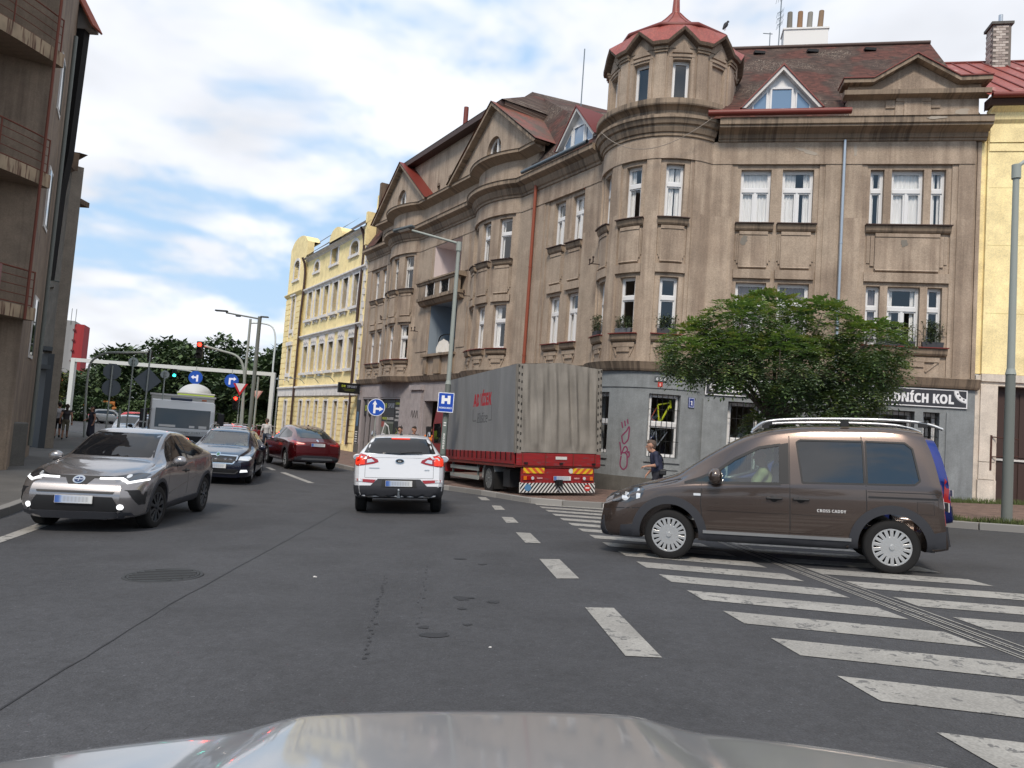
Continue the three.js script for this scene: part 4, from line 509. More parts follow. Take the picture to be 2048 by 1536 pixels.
board('shop_sign', 'dark grey sign ending NÍCH KOL with chainring at its corner', FL, loA(5.64), loA(9.36), 3.14, 3.70, 0.02, signDark, (g, w, h) => {
  frameSign(g, w, h); signText(g, w, h, 'SERVIS JÍZDNÍCH KOL', w * 0.035, h * 0.66, w * 0.865);
  g.save(); g.beginPath(); g.rect(0, h * 0.06, w - h * 0.06, h * 0.88); g.clip(); g.translate(w - h * 0.02, h * 0.05); g.fillStyle = '#e6e7ea'; g.beginPath(); for (let k = 0; k <= 64; k++) { const a = PI / 2 + PI / 2 * k / 64, r = h * (0.62 + (k % 4 < 2 ? 0.06 : 0)); g.lineTo(Math.cos(a) * r, Math.sin(a) * r); } g.lineTo(0, 0); g.fill(); g.fillStyle = '#33343b'; g.beginPath(); g.arc(0, 0, h * 0.42, 0, 7); g.fill(); g.fillStyle = '#33343b'; for (const a of [1.9, 2.35, 2.8]) { g.beginPath(); g.arc(Math.cos(a) * h * 0.5, Math.sin(a) * h * 0.5, h * 0.045, 0, 7); g.fill(); } g.restore();
});
board('house_number_plate', 'small blue number plate with white 1 on grey wall', FL, loT(19), loT(24.5), 2.66, 2.98, 0.0, mat(0x1d2f6f, 0.4), (g, w, h) => { g.fillStyle = '#22357c'; g.fillRect(0, 0, w, h); g.strokeStyle = '#c9d0e6'; g.lineWidth = h * 0.05; g.strokeRect(h * 0.06, h * 0.06, w - h * 0.12, h * 0.88); g.fillStyle = '#fff'; g.font = `bold ${h * 0.6}px serif`; g.textAlign = 'center'; g.textBaseline = 'middle'; g.fillText('1', w / 2, h * 0.54); }, 400, 'plate');
board('number_plate', 'grey plate with three numerals over the turret shop window', FL, loT(-10.5), loT(0), 3.42, 3.58, 0.0, mat(0x55595c, 0.5), (g, w, h) => { g.fillStyle = '#5a5e61'; g.fillRect(0, 0, w, h); g.fillStyle = '#d5d8da'; g.font = `bold ${h * 0.8}px sans-serif`; g.textAlign = 'center'; g.textBaseline = 'middle'; ['6', '9', '6'].forEach((c, i) => g.fillText(c, w * (0.2 + 0.3 * i), h * 0.54)); }, 400, 'plate');
board('number_plate', 'small red house number plate under the grey numerals', FL, loT(-7.6), loT(-3.8), 3.24, 3.40, 0.0, mat(0xb23a30, 0.4), (g, w, h) => { g.fillStyle = '#b83a30'; g.fillRect(0, 0, w, h); g.fillStyle = '#f0d6d0'; g.font = `bold ${h * 0.7}px sans-serif`; g.textAlign = 'center'; g.textBaseline = 'middle'; g.fillText('5', w / 2, h * 0.54); }, 500, 'plate');
{ // graffiti painted on the turret wall: strokes lying on the curved plaster
  const st = (pts, w) => { const c = new THREE.CatmullRomCurve3(pts.map(([a, v]) => new THREE.Vector3(a, v, 0))).getPoints(pts.length * 8), g = new GB(), L = (p, q, k) => { const dx = (q.x - p.x) * rT * D2R, dy = q.y - p.y, l = Math.hypot(dx, dy) || 1; return [p.x - dy / l * w * k / (rT * D2R), p.y + dx / l * w * k]; }; for (let i = 0; i < c.length - 1; i++) { const q = (i + 2 < c.length) ? c[i + 2] : c[i + 1], pv = (i + 2 < c.length) ? c[i + 1] : c[i]; const a = L(c[i], c[i + 1], 1), b = L(c[i], c[i + 1], -1), a2 = L(pv, q, 1), b2 = L(pv, q, -1); const P = (z) => FL.p(loT(z[0]), z[1], 0.004); const e = i + 2 < c.length ? [a2, b2] : [[c[i + 1].x + a[0] - c[i].x, c[i + 1].y + a[1] - c[i].y], [c[i + 1].x + b[0] - c[i].x, c[i + 1].y + b[1] - c[i].y]]; g.quad(P(b), P(e[1]), P(e[0]), P(a)); } return g.build(); };
  const o = -30, k = 1; const T = (p) => p.map(([x, y]) => [o + x, y]);
  const gs = [T([[-5, 1.62], [-4.2, 1.45], [-2.6, 1.36], [-0.6, 1.42], [1.2, 1.60], [1.4, 1.85], [-1.2, 1.76], [-4.4, 1.62]]), T([[-5.8, 2.05], [-4.6, 1.86]]), T([[-3.2, 2.1], [-2.2, 1.92]]), T([[-0.8, 2.15], [0, 2.0]]), T([[-6.4, 1.40], [-5.2, 1.18], [-4.4, 0.98]]), T([[-4, 1.02], [-2.4, 1.22], [-0.4, 1.26], [0.8, 1.16], [-1, 1.08], [-3, 1.06]]), T([[-4.4, 0.96], [-5, 0.72], [-3.2, 0.56], [-0.4, 0.56], [1.2, 0.72], [0.8, 0.96], [-0.6, 1.06]]), T([[0.8, 1.06], [2.2, 1.1], [2.6, 1.0], [1.6, 0.92]])].map((p) => st(p, 0.022));
  single('graffiti', mg(gs), mat(0x7d2f55, 0.7), 'purple line graffiti drawn on the grey turret wall', 'graffiti');
}
function strut(p, q, r, m) { return tube([p, q], r, 8); }
{ // bicycle frames hung in the shop window
  const P = (a, v, d = -0.3) => FL.p(loT(a), v, d), fr = thing('bicycle_frame', 'lime yellow bicycle frame hanging in the turret shop window', 'bicycle frame'), M = mat(0xb8c42a, 0.35);
  part(fr, 'main_triangle', mg([tube([P(-6, 2.68), P(6, 2.78)], 0.028), tube([P(-6, 2.68), P(-3.9, 2.12)], 0.026), tube([P(-3.2, 2.1), P(5.4, 2.68)], 0.034), tube([P(5.6, 2.86), P(6.4, 2.6)], 0.032)]), M); part(fr, 'rear_stays', mg([tube([P(-6, 2.66), P(-11.5, 2.25)], 0.014), tube([P(-4, 2.1), P(-11.5, 2.22)], 0.014)]), mat(0xb0563c, 0.4));
  const f2 = thing('bicycle_frame', 'dark silver bicycle frame standing low in the turret shop window', 'bicycle frame'), M2 = mat(0x8c9298, 0.3, { metalness: 0.6 }); part(f2, 'main_triangle', mg([tube([P(-6.5, 1.88), P(5, 1.92)], 0.02), tube([P(-6.5, 1.88), P(-4.5, 1.36)], 0.02), tube([P(-4.5, 1.36), P(4.6, 1.84)], 0.022)]), M2); part(f2, 'rear_stays', mg([tube([P(-6.5, 1.86), P(-11.5, 1.5)], 0.012), tube([P(-4.5, 1.36), P(-11.3, 1.46)], 0.012)]), M2);
}
const leafMs = [[0.050, 0.085, 0.022], [0.035, 0.065, 0.018], [0.075, 0.105, 0.028]].map((c) => mat(c, 0.75, { transmission: 0.25, side: THREE.DoubleSide }));
function leafCloud(n, pos, size, up = 0.4) {           // small folded leaves scattered by pos()
  const g = new GB(); for (let i = 0; i < n; i++) { const p = pos(), s = size * rr(0.6, 1.3), a = rr(0, 2 * PI), t = rr(-0.9, 0.9), dx = Math.cos(a), dz = Math.sin(a), ux = -dz, uz = dx; const tip = [p[0] + dx * s, p[1] + t * s, p[2] + dz * s], m = s * 0.33, ml = [p[0] + dx * s * 0.45 + ux * m, p[1] + t * s * 0.45 + m * up, p[2] + dz * s * 0.45 + uz * m], mr = [p[0] + dx * s * 0.45 - ux * m, p[1] + t * s * 0.45 + m * up, p[2] + dz * s * 0.45 - uz * m]; g.tri(p, ml, tip); g.tri(p, tip, mr); } return g.build();
}
function windowBox(F, s, v, w, label, tall, potM, d = 0.02) {
  const b = thing('window_box', label, 'window box'), g = new GB(); g.prism(F, [[s - w / 2 + 0.02, v], [s + w / 2 - 0.02, v], [s + w / 2, v + 0.17], [s - w / 2, v + 0.17]], d - 0.16, d); part(b, 'trough', g.build(), potM);
  const stems = []; for (let k = 0; k < w * 22; k++) { const x = s + rr(-w / 2, w / 2), p = F.p(x, v + 0.14, d - 0.08), q = F.p(x + rr(-0.08, 0.08), v + 0.14 + tall * rr(0.5, 1), d - 0.08 + rr(-0.1, 0.12)); stems.push(tube([p, q], 0.006, 4)); } part(b, 'stems', mg(stems), leafMs[1]);
  for (let k = 0; k < 2; k++) part(b, 'leaves', leafCloud(Math.round(w * 420 * tall), () => { const x = s + (rnd() + rnd() - 1) * w * 0.62, h = Math.pow(rnd(), 0.8) * tall; return F.p(x, v + 0.12 + h, d - 0.08 + rr(-0.16, 0.16)); }, 0.075), leafMs[k * 2 ? 2 : 0]);
  return b;
}
const potGrey = mat(0x5d6167, 0.6), potDark = mat(0x34363b, 0.6);
windowBox(FU, upT(-3), 4.97, 0.62, 'dark window box with leafy plants on right turret sill', 0.5, potDark); windowBox(FU, upT(-40.5), 4.97, 0.6, 'grey window box with sparse plants on middle turret sill', 0.45, potGrey); windowBox(FU, upT(-78), 4.97, 0.5, 'small window box with bushy plant on leftmost turret sill', 0.6, potDark, 0.06);
windowBox(FU, upA(7.32), 4.97, 1.1, 'wide window box with bushy plants under the open window', 0.62, potDark); windowBox(FU, upA(8.36), 4.97, 0.62, 'black window box with leggy plants at the rightmost window', 0.72, potDark);
// shop front posters of the sports shop
const DR = (g, w, h, x, y, s) => { g.font = `bold ${s}px sans-serif`; g.fillStyle = '#b9c63a'; g.fillText('DR', x, y); g.fillStyle = '#9aa0ad'; g.fillText('SPORT', x + s * 1.75, y); };
board('shop_poster', 'black DR SPORT window poster with photo of bikes', FL, loC(20.75), loC(19.0), 0.15, 2.82, -0.16, blackPlastic, (g, w, h) => { g.fillStyle = '#26272a'; g.fillRect(0, 0, w, h); DR(g, w, h, w * 0.1, h * 0.17, w * 0.2); g.strokeStyle = '#44464a'; g.lineWidth = 3; for (let k = 0; k < 4; k++) { g.beginPath(); g.moveTo(0, h * (0.24 + k * 0.03)); g.lineTo(w, h * (0.24 + k * 0.03)); g.stroke(); } g.font = `bold ${w * 0.11}px sans-serif`; g.fillStyle = '#b9c63a'; g.fillText('PRODEJ', w * 0.04, h * 0.42); g.fillStyle = '#dcdcdc'; g.fillText('KOL A ELEKTROKOL', w * 0.46, h * 0.42, w * 0.52); g.fillStyle = '#6f746c'; g.fillRect(0, h * 0.46, w, h * 0.54); g.fillStyle = '#8e4a44'; g.fillRect(0, h * 0.46, w * 0.25, h * 0.12); g.fillStyle = '#3d4538'; g.fillRect(w * 0.45, h * 0.5, w * 0.55, h * 0.3); g.strokeStyle = '#e6e6e6'; g.lineWidth = w * 0.05; g.beginPath(); g.moveTo(w * 0.05, h * 0.8); g.lineTo(w * 0.3, h * 0.5); g.lineTo(w * 0.6, h * 0.56); g.lineTo(w * 0.95, h * 0.95); g.stroke(); g.lineWidth = w * 0.03; g.beginPath(); g.arc(w * 0.25, h * 0.85, w * 0.2, 0, 7); g.stroke(); }, 200);
board('shop_poster', 'narrow dark poster with white and yellow lines beside DR SPORT', FL, loC(18.95), loC(18.12), 0.15, 2.82, -0.16, blackPlastic, (g, w, h) => { g.fillStyle = '#1d1e20'; g.fillRect(0, 0, w, h); g.textAlign = 'center'; g.font = `bold ${w * 0.19}px sans-serif`; g.fillStyle = '#b9c63a'; g.fillText('ELEKTROKOLA', w / 2, h * 0.1, w * 0.95); g.fillStyle = '#dadada'; ['PRODEJNA', 'SERVIS', 'SKLAD', 'DOPLŇKY'].forEach((t, i) => g.fillText(t, w / 2, h * (0.2 + i * 0.08), w * 0.85)); g.strokeStyle = '#b9c63a'; g.lineWidth = 4; g.beginPath(); g.moveTo(w * 0.4, h * 0.58); g.lineTo(w * 0.7, h * 0.66); g.lineTo(w * 0.35, h * 0.7); g.stroke(); }, 200);
board('shop_poster', 'dark DR window sticker above the shop door', FL, loC(23.6), loC(21.5), 1.9, 2.82, -0.16, blackPlastic, (g, w, h) => { g.fillStyle = '#242528'; g.fillRect(0, 0, w, h); DR(g, w, h, w * 0.06, h * 0.72, h * 0.5); g.font = `bold ${h * 0.16}px sans-serif`; g.fillStyle = '#ddd'; g.fillText('LEVNÁ KOLA', w * 0.62, h * 0.22, w * 0.34); }, 200);
board('shop_poster', 'tall narrow poster strip at the yellow house corner', FL, loC(24.5), loC(23.95), -0.1, 2.8, 0.0, blackPlastic, (g, w, h) => { g.fillStyle = '#25272b'; g.fillRect(0, 0, w, h); g.fillStyle = '#4a6a8a'; g.fillRect(w * 0.2, h * 0.25, w * 0.6, h * 0.3); g.fillStyle = '#d8d8d8'; for (let k = 0; k < 6; k++) g.fillRect(w * 0.15, h * (0.66 + k * 0.05), w * 0.7, h * 0.024); }, 200);
{ // projecting black sign box
  const p = FL.p(loC(24.2), 3.45, 0.75), t = thing('projecting_sign', 'black DR sign box projecting over the pavement', 'sign', p, Math.atan2(nC[0], nC[1]) + PI / 2); part(t, 'box', rbox(1.35, 0.62, 0.16, 0.02), blackPlastic);
  const pr = canvasTex(256, 118, (g, w, h) => { g.fillStyle = '#17181a'; g.fillRect(0, 0, w, h); DR(g, w, h, w * 0.12, h * 0.45, h * 0.34); g.fillStyle = '#7d8430'; g.fillRect(w * 0.2, h * 0.62, w * 0.6, 4); g.fillRect(w * 0.28, h * 0.76, w * 0.45, 4); }); for (const k of [1, -1]) part(t, 'print', X(new THREE.PlaneGeometry(1.3, 0.58), 0, 0, 0.084 * k, 0, k < 0 ? PI : 0), mat(0xffffff, 0.4, { map: pr })); part(t, 'bracket', mg([tube([[0.65, 0.25, 0], [0.85, 0.25, 0]], 0.02), tube([[0.65, -0.25, 0], [0.85, -0.25, 0]], 0.02)]), blackMetal);
}
single('wall_scribble', mg([0, 1, 2].map((k) => tube([FL.p(loC(16.2 - k * 0.3), 1.9, 0.13), FL.p(loC(16.1 - k * 0.3), 2.25, 0.13), FL.p(loC(15.95 - k * 0.3), 1.85, 0.13)], 0.012, 4))), blackMetal, 'black scribbled tag on the gateway pillar', 'graffiti');
{ const P = (w, y, d) => FU.p(upC(w), y, d), t = thing('draped_cloth', 'white cloth draped over chair back in grey loggia', 'cloth'); const g = new GB(), n = 10; for (let i = 0; i < n; i++) for (let j = 0; j < 6; j++) { const q = (i, j) => P(14.6 - i / n * 1.5, 5.95 - j * 0.12 - Math.abs(i / n - 0.35) * 0.7 * (1 - j / 8), -0.35 + Math.sin(i * 1.7 + j * 0.6) * 0.06 + j * 0.02); g.quad(q(i, j + 1), q(i + 1, j + 1), q(i + 1, j), q(i, j)); } part(t, 'cloth', g.build(), mat(0xd9d6d0, 0.9, { side: THREE.DoubleSide })); part(t, 'chair_back', mg([tube([P(14.9, 5.1, -0.5), P(14.85, 6.0, -0.5), P(14.2, 6.15, -0.5), P(13.2, 5.9, -0.5), P(13.1, 5.1, -0.5)], 0.03)]), blackMetal); }
{ // pigeon on the turret roof
  const t = thing('pigeon', 'dark pigeon perched on the red turret gutter', 'bird', [O[0] + 1.42, 15.6, O[1] + 1.5], 0.5), M = mat(0x23242a, 0.7); const b = new THREE.LatheGeometry([[0, -0.19], [0.03, -0.17], [0.05, -0.08], [0.075, 0.02], [0.07, 0.09], [0.045, 0.14], [0.036, 0.17], [0.042, 0.2], [0.03, 0.235], [0, 0.245]].map((p) => new THREE.Vector2(...p)), 14); part(t, 'body', X(b, 0, 0.17, 0, 0, 0, -0.55), M); part(t, 'beak', cyl(0.001, 0.012, 0.04, 0.175, 0.365, 0, 0, 0, -1.8, 6), mat(0x55504a, 0.6)); part(t, 'leg', cyl(0.006, 0.006, 0.08, 0.0, 0.04, 0.025), mat(0x7a3a34, 0.7)); part(t, 'leg', cyl(0.006, 0.006, 0.08, 0.0, 0.04, -0.025), mat(0x7a3a34, 0.7));
}
// ---------- yellow house on the left (next along the street) ----------
{
  const F = lineF(...ptC(42.6), ...ptC(WE)), c = (w) => 42.6 - w, Y = thing('yellow_house', 'pale yellow four storey house with white window surrounds and curved gables', 'building'), W = new GB(), T = new GB();
  const ax = [36.4, 34.5, 32.55, 30.55, 28.55, 26.5], hw = 0.5, holes = [];
  for (const w of ax) holes.push([c(w) - hw, c(w) + hw, 8.85, 10.95], [c(w) - hw, c(w) + hw, 4.84, 6.8]);
  W.wall(F, c(38), c(24.7), 3.8, 11.3, -0.4, 0, holes);
  const top = [[35.4, 0.55, 12.4, 12.75], [31.4, 0.72, 12.35, 13.55], [27.4, 0.72, 12.35, 12.85], [40.4, 0.7, 12.45, 13.6]];
  W.wall(F, c(38), c(24.7), 11.3, 13.7, -0.4, 0, top.slice(0, 3).map(([w, h, a, b]) => [c(w) - h, c(w) + h, a, Math.min(b + 0.42, 13.9)]));
  // tower part
  W.wall(F, c(42.6), c(38), 3.8, 15.2, -0.4, 0.12, [[c(40.4) - 0.45, c(40.4) + 0.45, 4.9, 6.9], [c(40.4) - 0.4, c(40.4) + 0.4, 8.4, 10.9], [c(40.4) - 0.7, c(40.4) + 0.7, 12.45, 14.02]]);
  const curve = (w, hwid, v0, v1) => { const q = []; for (let k = 0; k <= 12; k++) { const t = k / 12 * 2 - 1; q.push([c(w) - t * hwid, v0 + (v1 - v0) * Math.sqrt(Math.max(0, 1 - t * t * 0.92)) - (v1 - v0) * 0.28]); } return q; };
  W.prism(F, [[c(42.6), 15.19], [c(38), 15.19], ...curve(40.3, 2.1, 15.3, 16.2)], -0.9, 0.12);
  W.sb(F, c(32.7), c(30.1), 13.7, 14.3, -0.4, 0.08); W.prism(F, [[c(32.7), 14.28], [c(30.1), 14.28], ...curve(31.4, 1.25, 14.45, 15.15)], -1.2, 0.08);
  part(Y, 'wall', W.build(), yellowM);
  // arched surrounds
  for (const [w, h, a, b] of top) { const g = new GB(), d = w > 38 ? 0.12 : 0.0, A = [], B = []; for (let k = 0; k <= 12; k++) { const t = PI * k / 12; A.push([c(w) + Math.cos(t) * h, b + Math.sin(t) * 0.4]); B.push([c(w) + Math.cos(t) * (h + 0.2), b + Math.sin(t) * 0.6]); } for (let k = 0; k < 12; k++) g.prism(F, [A[k], B[k], B[k + 1], A[k + 1]], d - 0.3, d + 0.05); g.sb(F, c(w) - h - 0.2, c(w) - h, a, b, d - 0.3, d + 0.05); g.sb(F, c(w) + h, c(w) + h + 0.2, a, b, d - 0.3, d + 0.05); g.sb(F, c(w) - h - 0.25, c(w) + h + 0.25, a - 0.18, a, d - 0.1, d + 0.12); const hd = new GB(); for (const k of [-1, 1]) { const q = []; for (let i = 0; i <= 6; i++) { const t = PI / 2 * i / 6; q.push([c(w) + k * Math.cos(t) * h, b + Math.sin(t) * 0.4]); } const pp = [[c(w) + k * h, b + 0.43], ...q]; hd.prism(F, pp, d - 0.3, d + 0.02); } part(Y, 'arch_spandrel', hd.build(), yellowM); part(Y, 'window_surround', g.build(), whiteTrim); win(Y, F, c(w) - h, c(w) + h, a, b + 0.42, d - 0.3, { curtain: 'n', transom: 0 }); }
  for (const w of ax) for (const [v0, v1, orn] of [[8.85, 10.95, 0], [4.84, 6.8, 1]]) { const g = new GB(); g.sb(F, c(w) - hw - 0.22, c(w) - hw, v0, v1 + 0.1, -0.3, 0.06); g.sb(F, c(w) + hw, c(w) + hw + 0.22, v0, v1 + 0.1, -0.3, 0.06); g.sb(F, c(w) - hw, c(w) + hw, v1, v1 + 0.12, -0.3, 0.06); g.sb(F, c(w) - hw - 0.3, c(w) + hw + 0.3, v0 - 0.2, v0 - 0.02, -0.1, 0.2); if (!orn) { g.sb(F, c(w) - 0.55, c(w) - 0.4, v0 - 0.42, v0 - 0.2, -0.05, 0.1); g.sb(F, c(w) + 0.4, c(w) + 0.55, v0 - 0.42, v0 - 0.2, -0.05, 0.1); g.sb(F, c(w) - 0.4, c(w) + 0.4, v0 - 0.32, v0 - 0.2, -0.05, 0.06); } else { g.sb(F, c(w) - 0.62, c(w) + 0.62, v1 + 0.12, v1 + 0.62, -0.05, 0.05); for (let k = 0; k < 5; k++) g.sb(F, c(w) - 0.5 + k * 0.22, c(w) - 0.38 + k * 0.22, v1 + 0.22 + (k % 2) * 0.1, v1 + 0.5, 0, 0.11 + (k % 2) * 0.03); } part(Y, 'window_surround', g.build(), whiteTrim); win(Y, F, c(w) - hw, c(w) + hw, v0, v1, -0.26, { curtain: 'n' }); }
  for (const [v0, v1, h] of [[4.9, 6.9, 0.45], [8.4, 10.9, 0.4]]) { const g = new GB(), w = 40.4; g.sb(F, c(w) - h - 0.2, c(w) - h, v0 - 0.6, v1 + 0.2, -0.1, 0.18); g.sb(F, c(w) + h, c(w) + h + 0.2, v0 - 0.6, v1 + 0.2, -0.1, 0.18); g.sb(F, c(w) - h - 0.3, c(w) + h + 0.3, v1 + 0.2, v1 + 0.5, -0.1, 0.28); g.sb(F, c(w) - h - 0.1, c(w) + h + 0.1, v0 - 0.3, v0, -0.1, 0.22); part(Y, 'window_surround', g.build(), whiteTrim); win(Y, F, c(w) - h, c(w) + h, v0, v1, -0.2, { curtain: 'n' }); }
  // string courses
  T.mould(F, c(38), c(24.7), [[0, 11.0], [0.06, 11.04], [0.10, 11.12], [0.2, 11.2], [0.2, 11.3], [0, 11.36]]); T.mould(F, c(38), c(24.7), [[0, 7.38], [0.08, 7.42], [0.12, 7.5], [0.22, 7.58], [0.22, 7.66], [0, 7.72]]);
  T.mould(F, c(42.7), c(24.7), [[0.1, 3.05], [0.14, 3.1], [0.14, 3.62], [0.26, 3.7], [0.26, 3.8], [0, 3.86]]); T.mould(F, c(38), c(24.7), [[0, 13.5], [0.1, 13.6], [0.3, 13.7], [0.3, 13.78], [0, 13.8]]); part(Y, 'string_course', T.build(), whiteTrim);
  const tb = new GB(); tb.mould(F, c(42.75), c(37.95), [[0.12, 11.1], [0.2, 11.15], [0.34, 11.3], [0.34, 11.36], [0.1, 11.42]]); part(Y, 'tower_band', tb.build(), yellowM);
  // rustication: each course between two joints is a block row
  const ros = (s0, s1, v0, v1, d, n, cuts) => { for (let k = 0; k < n; k++) { const a = lerp(v0, v1, k / n) + 0.025, b = lerp(v0, v1, (k + 1) / n) - 0.025; let x = s0; for (const [p, q] of [...cuts, [s1, s1]]) { if (p - x > 0.06) part(Y, 'rusticated_block', new GB().sb(F, x, p, a, b, d - 0.06, d + 0.035).build(), yellowM); x = q; } } };
  const gw = [40.4, 36.3, 34.45, 32.5, 30.45, 28.4, 26.35], gh = 0.36;
  const G0 = new GB(); G0.wall(F, c(42.6), c(24.7), -1, 3.1, -0.4, 0.02, gw.map((w) => [c(w) - gh, c(w) + gh, 0.0, 2.72])); part(Y, 'ground_floor_wall', G0.build(), yellowM);
  ros(c(42.6), c(24.75), 0.1, 3.0, 0.03, 8, gw.map((w) => [c(w) - gh - 0.2, c(w) + gh + 0.2])); ros(c(42.6), c(38.05), 4.0, 11.0, 0.13, 16, [[c(40.4) - 0.85, c(40.4) + 0.85]]);
  for (const w of gw) { const g = new GB(); g.sb(F, c(w) - gh - 0.16, c(w) - gh, 0, 2.8, -0.2, 0.1); g.sb(F, c(w) + gh, c(w) + gh + 0.16, 0, 2.8, -0.2, 0.1); g.sb(F, c(w) - gh, c(w) + gh, 2.72, 2.85, -0.2, 0.1); part(Y, 'window_surround', g.build(), whiteTrim); win(Y, F, c(w) - gh, c(w) + gh, 0, 2.72, -0.18, { curtain: 'g', mull: false, transom: 0 }); }
  const qn = []; for (let k = 0; k < 22; k++) part(Y, 'quoin', new GB().sb(F, c(25.25), c(24.95) + (k % 2) * 0.16, 3.95 + k * 0.42, 4.34 + k * 0.42, -0.05, 0.06).build(), whiteTrim);
  const R = new GB(), q = (w, v, d) => F.p(c(w), v, d); R.quad(q(38.1, 13.78, 0.45), q(24.65, 13.78, 0.45), q(24.65, 17.5, -4), q(38.1, 17.5, -4), [0, 0], [13, 0], [13, 6], [0, 6]); R.quad(q(42.6, 14.9, -0.4), q(38, 14.9, -0.4), q(38, 18, -4), q(42.6, 18, -4), [0, 0], [4, 0], [4, 5], [0, 5]); part(Y, 'roof', R.build(), mat(0x3a302e, 0.85));
  const dr = new GB(); dr.sb(F, c(32.7), c(30.1), 13.8, 14.95, -3.5, -1.2); part(Y, 'dormer', dr.build(), mat(0x3d3130, 0.85)); const sw = new GB(); sw.sb(F, c(24.95), c(24.66), 11.0, 15.8, -5, -0.35); sw.sb(F, c(24.95), c(24.66), 12.5, 14.6, -0.35, 0.3); part(Y, 'fire_wall', sw.build(), yellowM); const sh = new GB(); sh.sb(F, c(42.4), c(24.8), -1, 13.6, -1.3, -1.2); sh.sb(F, c(42.6), c(42.5), -1, 14.5, -9, -0.4); part(Y, 'inner_wall', sh.build(), roomGrey);
  for (const [w, d] of [[37.9, 0.22], [25.6, 0.1]]) part(Y, 'downpipe', tube([F.p(c(w), 13.8, d + 0.25), F.p(c(w), 13.2, d), F.p(c(w), 9, d), F.p(c(w), 5, d), F.p(c(w), 0, d)], 0.09, 8), tinDark);
  for (const w of [39.6, 36.0, 32.6, 29.2]) part(Y, 'wall_lamp', mg([tube([F.p(c(w), 4.0, 0.0), F.p(c(w), 4.3, 0.35), F.p(c(w) - 0.2, 4.35, 0.9)], 0.02, 5), X(new THREE.CylinderGeometry(0.05, 0.16, 0.14, 12), ...F.p(c(w) - 0.25, 4.38, 1.0))]), zincDull);
}
